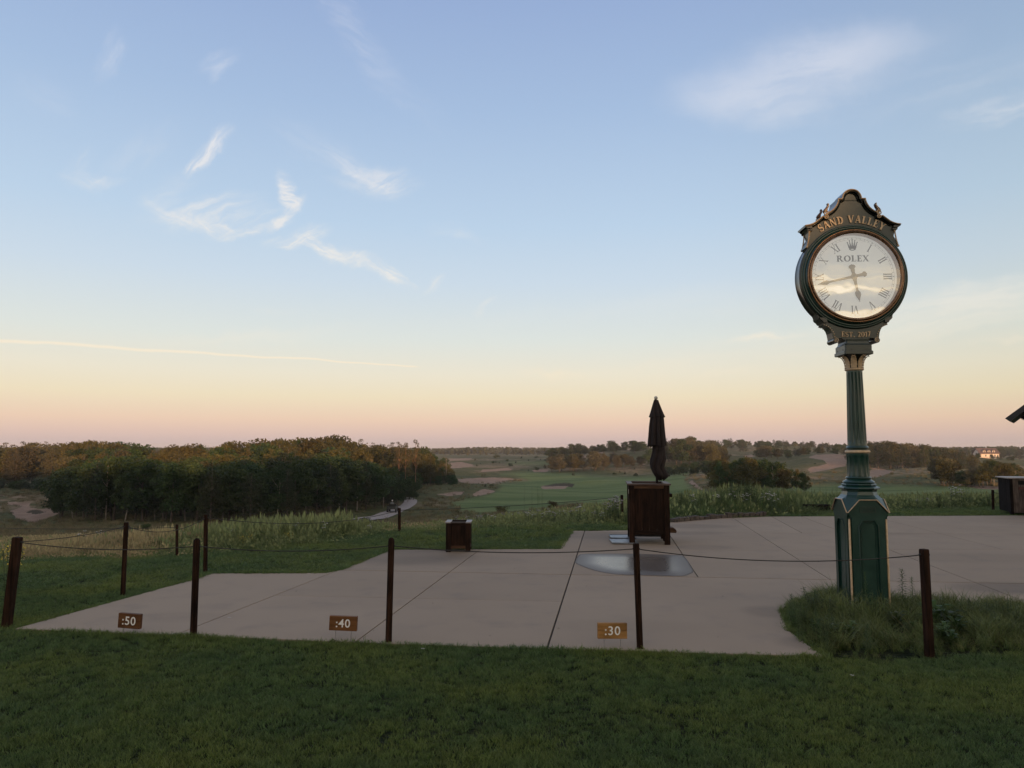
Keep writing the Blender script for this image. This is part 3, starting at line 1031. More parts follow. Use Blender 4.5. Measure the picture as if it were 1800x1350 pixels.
def build_patio():
    m, T, B = new_mat('broom_finished_concrete')
    geo = T.node('ShaderNodeNewGeometry')
    pos = geo.outputs['Position']
    big = T.noise(pos, 0.35, 4, 0.55).outputs[0]
    mid = T.noise(pos, 2.2, 5, 0.6).outputs[0]
    fine = T.noise(pos, 90, 3, 0.6).outputs[0]
    oi = T.node('ShaderNodeObjectInfo')
    col = T.mixc(T.mapr(big, 0.3, 0.7), (0.318, 0.244, 0.178), (0.352, 0.272, 0.200))
    col = T.mixc(T.mapr(mid, 0.48, 0.80, 0, 0.60), col, (0.24, 0.195, 0.16))
    col = T.mixc(T.mapr(fine, 0.3, 0.7, 0.0, 0.35), col, T.mixc(1.0, col, (0.80, 0.80, 0.80), 'MULTIPLY'))
    # damp stains along the edges and where water has stood
    hs = T.node('ShaderNodeHueSaturation')
    T.put(hs.inputs['Value'], T.mapr(oi.outputs['Random'], 0, 1, 0.94, 1.05, False))

    def spot(px, py, rx, ry, strength, col):
        c = G(px, py)
        mp = T.node('ShaderNodeMapping')
        mp.vector_type = 'TEXTURE'
        mp.inputs['Location'].default_value = (c.x, c.y, 0)
        mp.inputs['Scale'].default_value = (rx, ry, 100)
        T.link(pos, mp.inputs[0])
        ln = T.node('ShaderNodeVectorMath', operation='LENGTH')
        T.link(mp.outputs[0], ln.inputs[0])
        v = T.m('ADD', ln.outputs['Value'], T.m('MULTIPLY', T.m('SUBTRACT', mid, 0.5), 0.5))
        return T.mixc(T.mapr(v, 1.15, 0.55, 0, strength), col, T.mixc(1.0, col, (0.62, 0.63, 0.65), 'MULTIPLY'))
    for sp in ((715, 976, 1.1, 1.1, .7), (1225, 925, 0.9, 0.5, .55), (1230, 962, 0.7, 0.35, .35), (1790, 1034, 0.9, 0.45, .9), (1040, 940, 0.9, 0.8, .5), (1215, 937, 0.8, .35, .4), (1560, 938, .8, .3, .3), (800, 985, 1.2, .6, .3), (1450, 990, 1.3, .5, .22), (600, 1060, .9, .4, .18), (1100, 1100, .8, .3, .15), (1700, 980, 1.2, .6, .25), (300, 1085, .7, .25, .2), (1360, 1075, .35, .3, .5), (1420, 1130, .3, .25, .45)):
        col = spot(*sp, col)
    T.link(col, hs.inputs['Color'])
    T.link(hs.outputs[0], B.inputs['Base Color'])
    B.inputs['Roughness'].default_value = 0.86
    B.inputs['Specular IOR Level'].default_value = 0.3
    bp = T.node('ShaderNodeBump')
    bp.inputs['Strength'].default_value = 0.35
    bp.inputs['Distance'].default_value = 0.003
    T.link(fine, bp.inputs['Height'])
    T.link(bp.outputs[0], B.inputs['Normal'])
    pieces = [patio_xy]
    for a, b, gap, cond in JOINTS:
        A_, n = line2(a, b)
        new = []
        for pc in pieces:
            cx = sum(p[0] for p in pc) / len(pc)
            cy = sum(p[1] for p in pc) / len(pc)
            ok = True
            if cond:
                if cond[0] == 'x<':
                    ok = cx < cond[1]
                elif cond[0] == 'far_of':
                    B_, nb = line2(cond[1], cond[2])
                    ok = (cx - B_[0]) * nb[0] + (cy - B_[1]) * nb[1] > 0
                elif cond[0] == 'between':
                    B_, nb = line2(cond[1], cond[2])
                    ok = (cx - B_[0]) * nb[0] + (cy - B_[1]) * nb[1] < 0 and cx > -3.2 and cx < 3.5
            if not ok:
                new.append(pc)
                continue
            p1 = clip_half(pc, A_, n, gap / 2)
            p2 = clip_half(pc, A_, (-n[0], -n[1]), gap / 2)
            for q in (p1, p2):
                if len(q) > 2 and abs(area(q)) > 0.02:
                    new.append(q)
        pieces = new
    patio = empty('patio', (0, 0, 0), kind='structure')
    for pc in pieces:
        # drop duplicate points
        q = [pc[i] for i in range(len(pc)) if math.dist(pc[i], pc[i - 1]) > 1e-4]
        if area(q) < 0:
            q = q[::-1]
        n = len(q)
        mb = MB().add([(p[0], p[1], 0.0) for p in q] + [(p[0], p[1], -0.05) for p in q], [tuple(range(n))] + [((i + 1) % n, i, i + n, (i + 1) % n + n) for i in range(n)])
        mb.build('slab', m, patio, recalc=False)
    # dark joint bed under the slabs
    n = len(patio_xy)
    q = patio_xy if area(patio_xy) > 0 else patio_xy[::-1]
    MB().add([(p[0], p[1], -0.018) for p in q], [tuple(range(n))]).build('joint_bed', pmat('dark_joint', (0.035, 0.03, 0.025), (0.08, 0.07, 0.055), 60, 0.9), patio, recalc=False)
    return patio


build_patio()


def build_puddle():
    pts = [(1012, 984), (1017, 976), (1030, 973.5), (1090, 973), (1150, 974), (1195, 976), (1204, 980), (1212, 990), (1219, 1004), (1212, 1009), (1196, 1012.5), (1130, 1011), (1085, 1009.5), (1050, 1004), (1028, 997), (1012, 990)]
    P = [G(*p, 0.004) for p in pts]
    n = len(P)
    # smooth the outline
    Q = []
    for i in range(n):
        p0, p1, p2, p3 = P[i - 1], P[i], P[(i + 1) % n], P[(i + 2) % n]
        for k in range(4):
            t = k / 4
            Q.append(0.5 * ((2 * p1) + (p2 - p0) * t + (2 * p0 - 5 * p1 + 4 * p2 - p3) * t * t + (3 * p1 - p0 - 3 * p2 + p3) * t ** 3))
    m, T, B = new_mat('standing_water_film')
    geo = T.node('ShaderNodeNewGeometry')
    nz = T.noise(geo.outputs['Position'], 1.3, 2, 0.5).outputs[0]
    T.link(T.mixc(nz, (0.10, 0.080, 0.066), (0.16, 0.13, 0.108)), B.inputs['Base Color'])
    dp = T.node('ShaderNodeAttribute', attribute_name='depth').outputs['Fac']
    T.link(T.m('ADD', T.mapr(dp, 0.0, 1.0, 0.46, 0.20), T.m('MULTIPLY', nz, 0.10)), B.inputs['Roughness'])
    B.inputs['IOR'].default_value = 1.33
    T.link(T.mapr(dp, 0.0, 0.10, 0.55, 1.0), B.inputs['Alpha'])
    n = len(Q)
    c = sum(Q, Vector()) / n
    V, Fc, at = [], [], []
    rings = (1.0, .95, .88, .75, .55, .3)
    for r in rings:
        for q in Q:
            p = c.lerp(q, r)
            V.append((p.x, p.y, 0.004))
            at.append(min(1, (1 - r) / .5))
    for k in range(len(rings) - 1):
        for i in range(n):
            Fc.append((k * n + i, k * n + (i + 1) % n, (k + 1) * n + (i + 1) % n, (k + 1) * n + i))
    V.append((c.x, c.y, 0.004))
    at.append(1)
    me = bpy.data.meshes.new('puddle')
    me.from_pydata(V, [], Fc + [((len(rings) - 1) * n + i, (len(rings) - 1) * n + (i + 1) % n, len(V) - 1) for i in range(n)])
    a_ = me.attributes.new('depth', 'FLOAT', 'POINT')
    a_.data.foreach_set('value', at)
    me.materials.append(m)
    me.update()
    if me.polygons[0].normal.z < 0:
        me.flip_normals()
    tag(link('puddle', me), kind='structure')


build_puddle()

# ------------------------------------------------------------------ serif lettering drawn as strokes (cap height 1)


def hbar(x0, y0, x1, y1, w):
    return [(x0 - w / 2, y0), (x0 + w / 2, y0), (x1 + w / 2, y1), (x1 - w / 2, y1)]


def rect(x0, x1, y0, y1):
    return [(x0, y0), (x1, y0), (x1, y1), (x0, y1)]


def arc(cx, cy, rx, ry, a0, a1, tf, n=14):
    o, i = [], []
    for k in range(n + 1):
        a = math.radians(a0 + (a1 - a0) * k / n)
        t = tf(k / n, a)
        o.append((cx + (rx + t / 2) * math.cos(a), cy + (ry + t / 2) * math.sin(a)))
        i.append((cx + (rx - t / 2) * math.cos(a), cy + (ry - t / 2) * math.sin(a)))
    return [[o[k], o[k + 1], i[k + 1], i[k]] for k in range(n)]


def glyph(ch, W=0.17, t=0.065):
    sx = lambda x, y, h=0.13: rect(x - h, x + h, y, y + 0.05) if y < 0.5 else rect(x - h, x + h, 0.95, 1.0)
    st = lambda k, a: t + (W - t) * abs(math.cos(a))
    if ch == 'A':
        return [hbar(.10, 0, .38, 1, t), hbar(.68, 0, .40, 1, W), rect(.22, .55, .30, .30 + t), sx(.10, 0, .10), sx(.68, 0, .15)], .80
    if ch == 'D':
        return [rect(.12, .12 + W, 0, 1), rect(.02, .36, 0, t), rect(.02, .36, 1 - t, 1)] + arc(.34, .5, .34, .5 - t / 2, -90, 90, st), .80
    if ch == 'E':
        return [rect(.10, .10 + W, 0, 1), rect(.02, .60, 0, t), rect(.02, .57, 1 - t, 1), rect(.2, .46, .48, .48 + t), rect(.55, .60, 0, .26), rect(.52, .57, .76, 1), rect(.43, .48, .40, .63)], .66
    if ch == 'L':
        return [rect(.10, .10 + W, 0, 1), rect(.02, .60, 0, t), rect(.02, .36, 1 - t, 1), rect(.55, .60, 0, .30)], .66
    if ch == 'N':
        return [hbar(.14, 0, .14, 1, t), hbar(.70, 0, .70, 1, t), hbar(.70, 0, .16, 1, W), sx(.14, 0, .12), sx(.70, 1, .12), rect(.0, .2, .95, 1.)], .86
    if ch == 'O' or ch == '0':
        rx = .33 if ch == 'O' else .24
        return arc(rx + .10, .5, rx, .5 - t / 2, 0, 360, st, 28), 2 * rx + .22
    if ch == 'R':
        return [rect(.12, .12 + W, 0, 1), rect(.02, .40, 1 - t, 1), rect(.2, .40, .47, .47 + t), hbar(.76, 0, .42, .5, W), sx(.20, 0, .17), rect(.68, .88, 0, t)] + arc(.38, .735, .20, .235, -90, 90, st, 12), .90
    if ch == 'S':
        tf1 = lambda k, a: t + (W - t) * max(0, math.sin(k * math.pi * .9)) ** 1.2
        return arc(.32, .735, .20, .235, 35, 270, lambda k, a: t + (W - t) * k ** 1.5) + arc(.32, .27, .23, .24, 90, -145, lambda k, a: t + (W - t) * (1 - k) ** 1.2) + [rect(.47, .52, .72, .98), rect(.08, .13, .03, .30)], .64
    if ch == 'T':
        return [rect(.31, .31 + W, 0, 1), rect(.04, .75, 1 - t, 1), rect(.04, .09, .74, 1), rect(.70, .75, .74, 1), sx(.395, 0, .17)], .80
    if ch == 'V':
        return [hbar(.38, 0, .12, 1, W), hbar(.40, 0, .68, 1, t), sx(.12, 1, .15), sx(.68, 1, .10)], .78
    if ch == 'X':
        return [hbar(.66, 0, .14, 1, W), hbar(.10, 0, .66, 1, t), sx(.14, 1, .15), sx(.66, 1, .11), sx(.66, 0, .15), sx(.10, 0, .11)], .80
    if ch == 'Y':
        return [rect(.32, .32 + W, 0, .5), hbar(.40, .45, .12, 1, W), hbar(.42, .45, .68, 1, t), sx(.12, 1, .15), sx(.68, 1, .10), sx(.405, 0, .16)], .78
    if ch == 'I':
        return [rect(.10, .10 + W, 0, 1), sx(.185, 0, .15), sx(.185, 1, .15)], .38
    if ch == '1':
        return [rect(.16, .16 + W, 0, .98), hbar(.02, .74, .20, .98, .12), sx(.245, 0, .16)], .44
    if ch == '2':
        return arc(.26, .74, .19, .225, 165, -30, lambda k, a: t + (W - t) * k) + [hbar(.10, .03, .42, .62, W * .9), rect(.03, .50, 0, .12), rect(.46, .50, 0, .24)], .58
    if ch == '7':
        return [rect(.04, .50, .88, 1), rect(.04, .08, .72, 1), hbar(.20, 0, .46, .92, W)], .54
    if ch == '.':
        return [rect(.06, .24, 0, .18)], .32
    return [], .42


def lettering(mb, text, place, h, y0, y1, spacing=0.0, W=0.17, t=0.065):
    """place(s, v) maps distance along the line and height to (x, z)"""
    total = sum(glyph(c)[1] + spacing for c in text) * h
    s = -total / 2
    k = 0
    for ch in text:
        polys, adv = glyph(ch, W, t)
        mid = s + adv * h / 2
        for p in polys:
            pts = [place(mid, (q[0] - adv / 2) * h, q[1] * h) for q in p]
            mb.prism(pts, y0 - 0.00025 * (k % 9), y1)
            k += 1
        s += (adv + spacing) * h


def ring_tube(mb, r, y, rt, n=72, m=8):
    mb.tube([(r * math.sin(2 * math.pi * i / n), y, r * math.cos(2 * math.pi * i / n)) for i in range(n)], rt, m, closed=True)


def offset_open(pts, d):
    out = []
    n = len(pts)
    for i in range(n):
        a, b = Vector(pts[max(i - 1, 0)]), Vector(pts[min(i + 1, n - 1)])
        t = (b - a).normalized()
        out.append((pts[i][0] + t.y * d, pts[i][1] - t.x * d))
    return out


def smooth_pts(pts, k=3):
    """Catmull-Rom through 2-D points"""
    Q = []
    n = len(pts)
    for i in range(n - 1):
        p0, p1, p2, p3 = (Vector(pts[max(i - 1, 0)]), Vector(pts[i]), Vector(pts[i + 1]), Vector(pts[min(i + 2, n - 1)]))
        for j in range(k):
            t = j / k
            v = 0.5 * ((2 * p1) + (p2 - p0) * t + (2 * p0 - 5 * p1 + 4 * p2 - p3) * t * t + (3 * p1 - p0 - 3 * p2 + p3) * t ** 3)
            Q.append((v.x, v.y))
    Q.append(tuple(pts[-1]))
    return Q


def build_clock():
    C = empty('street_clock', (3.675, 7.9, 0.0), math.radians(-3.0),
              'tall dark green post clock with round white dial and gold lettering, standing in long grass', 'clock')
    ZC = 3.48
    # ---------- head (built round the dial centre, lifted by ZC)
    head = empty('clock_head', (0, 0, ZC), parent=C)

    def hb(mb, name, mat, **kw):
        return mb.build(name, mat, head, **kw)
    # drum casing
    mb = MB().lathe_y([(0.500, -0.088), (0.545, -0.088), (0.568, -0.080), (0.572, -0.070), (0.566, -0.055), (0.566, 0.055), (0.572, 0.070), (0.568, 0.080), (0.545, 0.088), (0.500, 0.088)], 96)
    hb(mb, 'drum_casing', M['black'], smooth=35)
    # stepped green rings and bronze bezel, front and back
    for sgn in (1, -1):
        f = lambda pr: [(r, y * sgn) for r, y in pr]
        mb = MB().lathe_y(f([(0.560, -0.086), (0.560, -0.100), (0.554, -0.104), (0.548, -0.104), (0.545, -0.098), (0.541, -0.106), (0.534, -0.112), (0.526, -0.112), (0.521, -0.104), (0.515, -0.120), (0.506, -0.130), (0.500, -0.130), (0.498, -0.10)]), 96)
        hb(mb, 'green_bezel', M['green'], smooth=30)
        mb = MB().lathe_y(f([(0.5055, -0.122), (0.505, -0.142), (0.499, -0.150), (0.493, -0.150), (0.490, -0.144), (0.486, -0.157), (0.478, -0.163), (0.470, -0.160), (0.466, -0.150), (0.461, -0.146), (0.456, -0.140), (0.455, -0.076), (0.447, -0.076)]), 96)
        hb(mb, 'bronze_bezel', M['bronze'], smooth=30)
        mb = MB()
        for i in range(12):
            a = math.radians(15 + 30 * i)
            x, z = 0.551 * math.sin(a), 0.551 * math.cos(a)
            mb.box(x - .004, x + .004, (-0.109 if sgn > 0 else 0.101), (-0.101 if sgn > 0 else 0.109), z - .004, z + .004)
        hb(mb, 'bezel_screws', M['black'])['kind'] = 'stuff'
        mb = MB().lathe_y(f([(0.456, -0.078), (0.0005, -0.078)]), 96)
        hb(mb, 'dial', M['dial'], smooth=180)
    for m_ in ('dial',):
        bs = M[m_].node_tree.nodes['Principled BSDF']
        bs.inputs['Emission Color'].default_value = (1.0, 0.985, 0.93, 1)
        bs.inputs['Emission Strength'].default_value = 0.26     # glow added to brighten the dial, as though backlit
    # printed dial: track, numerals, crown, name
    mb = MB()
    for r0, r1 in ((0.4265, 0.4285), (0.4085, 0.4100)):
        mb.lathe_y([(r0, -0.0795), (r1, -0.0795)], 128)
    for i in range(60):
        a = 2 * math.pi * i / 60
        w = 0.0026 if i % 5 else 0.006
        c, s_ = math.cos(a), math.sin(a)
        mb.add([(s_ * r + c * k, -0.0798, c * r - s_ * k) for r, k in ((0.410, -w / 2), (0.410, w / 2), (0.4265, w / 2), (0.4265, -w / 2))], [(0, 1, 2, 3)])
    hb(mb, 'minute_track', M['print'])
    ROM = {1: 'I', 2: 'II', 3: 'III', 4: 'IIII', 5: 'V', 6: 'VI', 7: 'VII', 8: 'VIII', 9: 'IX', 10: 'X', 11: 'XI'}
    for hnum, txt in ROM.items():
        a = 2 * math.pi * hnum / 12
        mb = MB()

        def plc(mid, dx, v, a=a):
            x, r = (mid + dx) * 0.82, 0.315 + v
            return (math.sin(a) * r + math.cos(a) * x, math.cos(a) * r - math.sin(a) * x)
        lettering(mb, txt, plc, 0.085, -0.0795, -0.0785, -0.03, 0.15, 0.06)
        hb(mb, 'numeral', M['print'], recalc=True)
    mb = MB()
    lettering(mb, 'ROLEX', lambda m_, dx, v: ((m_ + dx) * 1.27, 0.168 + v), 0.066, -0.0795, -0.0785, 0.05, 0.19, 0.08)
    hb(mb, 'dial_name', M['print'])
    # five-pointed crown over an oval band
    mb = MB()
    k = 0
    for i, (tx, tz) in enumerate(((-0.052, 0.378), (-0.029, 0.397), (0, 0.403), (0.029, 0.397), (0.052, 0.378))):
        bx = (i - 2) * 0.013
        w0, w1 = 0.0105, 0.0035
        mb.prism([(bx - w0, 0.308), (bx + w0, 0.308), (tx * 0.97 + w1, tz - 0.006), (tx * 0.97 - w1, tz - 0.006)], -0.0795 - 0.0003 * i, -0.0785)
        mb.prism([(tx + 0.0058 * math.cos(q * math.pi / 5), tz + 0.0058 * math.sin(q * math.pi / 5)) for q in range(10)], -0.0812 - 0.0002 * i, -0.0785)
    n = 28
    o_ = [(0.033 * math.cos(2 * math.pi * q / n), 0.301 + 0.0130 * math.sin(2 * math.pi * q / n)) for q in range(n)]
    i_ = [(0.021 * math.cos(2 * math.pi * q / n), 0.301 + 0.0050 * math.sin(2 * math.pi * q / n)) for q in range(n)]
    mb.strip(o_, i_, -0.0818, -0.0785)
    hb(mb, 'crown_emblem', M['print'])

    # hands
    def hand(name, ang, tip, tail, w, y):
        a = math.radians(ang)
        right = [(0.0, tip), (w * 0.35, tip - 0.035), (w * 1.05, tip - 0.075), (w * 1.10, tip - 0.105), (w * 0.45, tip - 0.135), (w * 0.62, 0.05), (w * 0.95, 0.02), (w * 1.1, 0.0),
                 (w * 0.9, -0.02), (w * 0.62, -0.04), (w * 0.85, -tail + 0.045), (w * 1.35, -tail + 0.035), (w * 1.15, -tail + 0.012), (0.0, -tail)]
        poly = right + [(-x, z) for x, z in reversed(right[1:-1])]
        pts = [(math.sin(a) * r + math.cos(a) * x, math.cos(a) * r - math.sin(a) * x) for x, r in poly]
        hb(MB().prism(pts, y, y + 0.004), name, M['hand'], bevel=0.0012)
    hand('hour_hand', 170.0, 0.285, 0.135, 0.027, -0.098)
    hand('minute_hand', 257.6, 0.405, 0.135, 0.022, -0.108)
    hb(MB().lathe_y([(0.0005, -0.116), (0.014, -0.116), (0.018, -0.112), (0.018, -0.080)], 24), 'hand_hub', M['hand'], smooth=30)
    # glass
    m, T, B = new_mat('clock_glass')
    out = m.node_tree.nodes['Material Output']
    gl = T.node('ShaderNodeBsdfGlossy')
    gl.inputs['Roughness'].default_value = 0.015
    gl.inputs['Color'].default_value = (1, 1, 1, 1)
    tcc = T.node('ShaderNodeTexCoord')
    bp = T.node('ShaderNodeBump')
    bp.inputs['Strength'].default_value = 0.06
    bp.inputs['Distance'].default_value = 0.02
    T.link(T.noise(tcc.outputs['Object'], 3.0, 2, 0.5).outputs[0], bp.inputs['Height'])
    T.link(bp.outputs[0], gl.inputs['Normal'])
    tr = T.node('ShaderNodeBsdfTransparent')
    tr.inputs[0].default_value = (0.93, 0.94, 0.93, 1)
    fr = T.node('ShaderNodeFresnel')
    fr.inputs[0].default_value = 1.5
    mx = T.node('ShaderNodeMixShader')
    T.link(T.m('ADD', T.m('MULTIPLY', fr.outputs[0], 1.6), 0.20, clamp=True), mx.inputs[0])
    T.link(tr.outputs[0], mx.inputs[1])
    T.link(gl.outputs[0], mx.inputs[2])
    T.link(mx.outputs[0], out.inputs[0])
    M['glass'] = m
    hb(MB().lathe_y([(0.4595, -0.146), (0.0005, -0.146)], 96), 'glass', m, smooth=180)

    # crest: outline of the right half, mirrored; x from the centre, z from the dial centre
    R_ = [(0.0, .957), (.0215, .955), (.043, .949), (.064, .938), (.080, .921), (.094, .900), (.102, .880), (.1062, .859), (.1070, .8555), (.1095, .855),
          (.1440, .855), (.1463, .8545), (.1470, .852), (.150, .832), (.156, .810), (.168, .785), (.185, .758), (.207, .735), (.232, .717), (.258, .702), (.283, .690), (.290, .672),
          (.282, .652), (.300, .660), (.317, .664), (.336, .650), (.362, .628), (.392, .604), (.425, .586), (.460, .574), (.505, .567)]
    half = R_
    top = [(-x, z) for x, z in reversed(half[1:])] + half
    inner = offset_open(top, 0.022)
    # plate between the crest line and the drum
    low_r = [(.480, .540), (.462, .520), (.452, .500), (.440, .440), (.462, .400), (.478, .365), (.490, .330)]
    arc_t = [(.525 * math.sin(math.radians(a_)), .525 * math.cos(math.radians(a_))) for a_ in range(56, -57, -4)]
    plate = inner[1:-1] + low_r + arc_t + [(-x, z) for x, z in reversed(low_r)]
    hb(MB().prism(plate, -0.078, 0.078), 'crest_plate', M['plategreen'])
    # moulded hood that follows the crest line
    n = len(top)
    vs = []
    for (x, z), (xi, zi) in zip(top, inner):
        vs += [(x, -0.118, z), (xi, -0.112, zi), (xi, -0.080, zi), (xi, 0.080, zi), (xi, 0.112, zi), (x, 0.118, z)]
    fs = []
    for i in range(n - 1):
        for k in range(6):
            fs.append((i * 6 + k, i * 6 + (k + 1) % 6, (i + 1) * 6 + (k + 1) % 6, (i + 1) * 6 + k))
    fs += [tuple(range(6)), tuple((n - 1) * 6 + k for k in reversed(range(6)))]
    hb(MB().add(vs, fs), 'crest_hood', M['black'])
    for sgn in (-1, 1):
        t1 = offset_open(top, 0.006)
        hb(MB().tube([(x, 0.121 * sgn, z) for x, z in t1], 0.0062, 6), 'crest_trim', M['gold'], smooth=60)
        # inner shadow step of the arch
        t2 = offset_open(top, 0.034)
        hb(MB().tube([(x, 0.084 * sgn, z) for x, z in t2[2:-2]], 0.010, 6), 'crest_moulding', M['black'], smooth=60)
        for sx in (-1, 1):
            # scrolls and flame-shaped leaf finials
            mb = MB()
            for cx, cz, r0 in ((.283, .692, .030), (.282, .650, .026)):
                pts = []
                for q in range(22):
                    a = q * 0.45
                    rr = r0 * (1 - q / 24)
                    pts.append((sx * (cx + rr * math.cos(a + 1.2)), 0.123 * sgn, cz + rr * math.sin(a + 1.2)))
                mb.tube(pts, [0.0065] * 18 + [0.006, 0.005, 0.004, 0.003], 6)
            hb(mb, 'scroll', M['gold'], smooth=60)
            mb = MB()
            fl = [(.262, .712), (.258, .740), (.246, .762), (.240, .784), (.248, .800), (.259, .806), (.262, .796), (.256, .788), (.264, .774), (.276, .758), (.292, .742), (.305, .720), (.296, .700)]
            mb.prism([(sx * x, z) for x, z in fl], sgn * 0.080, sgn * 0.118)
            hb(mb, 'flame_finial', M['darkbronze'], bevel=0.004)
            mb = MB()
            for q, (x, z) in enumerate(((.252, .792), (.252, .776), (.258, .760), (.267, .745), (.276, .730), (.284, .715))):
                mb.sphere((sx * x, 0.119 * sgn, z), 0.0085, 8, 5)
            hb(mb, 'finial_beading', M['gold'], smooth=60)
        # side brackets with bead strings
        for sx in (-1, 1):
            mb = MB()
            mb.prism([(sx * x, z) for x, z in [(.430, .552), (.505, .556), (.492, .545), (.480, .530), (.430, .528)]], sgn * 0.080, sgn * 0.112)
            mb.prism([(sx * x, z) for x, z in [(.420, .525), (.478, .525), (.470, .505), (.420, .505)]], sgn * 0.079, sgn * 0.104)
            hb(mb, 'bracket_moulding', M['black'], bevel=0.003)
            mb = MB()
            for q in range(11):
                f_ = q / 10
                mb.sphere((sx * (.452 + .030 * f_ ** 1.6), 0.083 * sgn, .498 - .165 * f_), 0.0095 if q not in (0, 10) else 0.0125, 8, 5)
            hb(mb, 'bracket_beading', M['gold'], smooth=60)
            mb = MB()
            for q in range(9):
                f_ = q / 8
                a = math.radians(8 + 84 * f_)
                mb.sphere((sx * (.345 - .125 * math.sin(a)), 0.080 * sgn, -.668 + .130 * math.cos(a) + .02 * (1 - f_)), 0.0072, 8, 5)
            hb(mb, 'bracket_beading', M['gold'], smooth=60)
            mb = MB()
            mb.tube([(sx * .2125, -0.09 * sgn * 0 + sgn * 0.094, -.689), (sx * .2125, sgn * 0.0, -.689)], 0.030, 20)
            hb(mb, 'volute', M['black'], smooth=40)
            pts = []
            for q in range(20):
                a = q * 0.5
                rr = 0.026 * (1 - q / 22)
                pts.append((sx * (.2125 + rr * math.cos(a + 1)), sgn * 0.096, -.689 + rr * math.sin(a + 1)))
            hb(MB().tube(pts, 0.004, 5), 'volute_trim', M['gold'], smooth=60)
    # lower plate and neck
    lr = [(.400, -.400), (.380, -.455), (.352, -.486), (.335, -.496), (.331, -.512), (.322, -.528), (.300, -.528), (.280, -.544), (.262, -.572), (.250, -.606), (.244, -.640), (.240, -.668), (.232, -.682), (.200, -.672),
          (.170, -.662), (.146, -.662), (.128, -.680), (.120, -.704), (.124, -.726), (.143, -.744)]
    lp = lr + [(-x, z) for x, z in reversed(lr)] + [(.525 * math.sin(math.radians(a_)), -.525 * math.cos(math.radians(a_))) for a_ in range(-40, 41, 4)]
    hb(MB().prism(lp, -0.078, 0.078), 'lower_plate', M['plategreen'])
    # dark reveal behind the front plate, running down the bracket sides
    for sx in (-1, 1):
        mb = MB().prism([(sx * x, z) for x, z in [(.385, -.440), (.372, -.462), (.350, -.480), (.340, -.500), (.30, -.500), (.30, -.44)]], -0.102, 0.102)
        hb(mb, 'bracket_cap', M['black'], bevel=0.003)
    # lettering
    mb = MB()
    Rt = 0.592

    def arcplace(mid, dx, v):
        a = (mid) / (Rt + .03)
        return (math.sin(a) * (Rt + v) + math.cos(a) * dx, math.cos(a) * (Rt + v) - math.sin(a) * dx)
    lettering(mb, 'SAND VALLEY', arcplace, 0.082, -0.089, -0.076, 0.10, 0.19, 0.085)
    hb(mb, 'lettering', M['gold'])
    mb = MB()

    def arcplace2(mid, dx, v):
        Rb = 1.6
        a = mid / Rb
        return (math.sin(a) * (Rb - v) + math.cos(a) * dx, .93 - (math.cos(a) * (Rb - v)) - math.sin(a) * dx * 0)
    lettering(mb, 'EST. 2017', lambda m_, dx, v: (m_ + dx, -.655 + v + 0.35 * (m_ + dx) ** 2), 0.054, -0.089, -0.076, 0.06, 0.18, 0.075)
    hb(mb, 'lettering', M['gold'])
    # ---------- neck, abacus, capital (z absolute from here)
    A = lambda mb, name, mat, **kw: mb.build(name, mat, C, **kw)

    def sq(h, z, c=0.012):
        return [(h - c, -h, z), (h, -h + c, z), (h, h - c, z), (h - c, h, z), (-h + c, h, z), (-h, h - c, z), (-h, -h + c, z), (-h + c, -h, z)]
    A(MB().loft([sq(.122, 2.800), sq(.120, 2.775), sq(.123, 2.755), sq(.132, 2.742), sq(.140, 2.734), sq(.140, 2.672)], True, True), 'neck_block', M['plategreen'])
    A(MB().loft([sq(.148, 2.672), sq(.150, 2.668), sq(.150, 2.640), sq(.146, 2.636)], True, True), 'abacus', M['plategreen'])
    mb = MB()
    for fx in (-1, 1):
        for p in (-0.075, 0.075):
            mb.box(p - .005, p + .005, -0.144, -0.138, 2.684, 2.694)
            mb.box(-0.144, -0.138, p - .005, p + .005, 2.684, 2.694)
    A(mb, 'set_screws', M['black'])['kind'] = 'stuff'
    A(MB().lathe([(.078, 2.485), (.080, 2.50), (.083, 2.54), (.092, 2.58), (.108, 2.615), (.135, 2.636)], 32), 'capital_bell', M['black'], smooth=60)
    mb = MB()
    for k in range(8):
        a = math.pi / 8 + k * math.pi / 4
        big = 1.0 if k % 2 == 0 else 1.0
        prof = [(.086, 2.500, .026), (.088, 2.530, .030), (.093, 2.560, .030), (.104, 2.590, .027), (.122, 2.614, .021), (.142, 2.626, .014), (.150, 2.618, .007)]
        vs = []
        for r, z, w in prof:
            for j, (dx, dr) in enumerate(((-1, -.004), (-.55, .006), (0, .001), (.55, .006), (1, -.004))):
                x, y = (r + dr) * math.cos(a) - dx * w * math.sin(a), (r + dr) * math.sin(a) + dx * w * math.cos(a)
                vs.append((x, y, z))
        fs = [(i * 5 + j, i * 5 + j + 1, i * 5 + 6 + j, i * 5 + 5 + j) for i in range(len(prof) - 1) for j in range(4)]
        mb = MB().add(vs, fs)
        for r, z, w in prof[:-1]:
            for dx in (-.9, .9):
                x, y = (r + .004) * math.cos(a) - dx * w * math.sin(a), (r + .004) * math.sin(a) + dx * w * math.cos(a)
                mb.sphere((x, y, z), 0.0055, 6, 4)
        A(mb, 'acanthus_leaf', M['gold'], smooth=60)
    A(MB().lathe([(.078, 2.470), (.090, 2.474), (.096, 2.482), (.096, 2.490), (.088, 2.497), (.080, 2.500)], 36), 'necking_ring', M['gold'], smooth=50)

    def flute(nf, dep, z0, z1):
        def f(r, z, a):
            e = min(1, max(0, (z - z0) / .02)) * min(1, max(0, (z1 - z) / .02))
            return r - dep * e * max(0.0, math.cos(nf * a)) ** 0.6
        return f
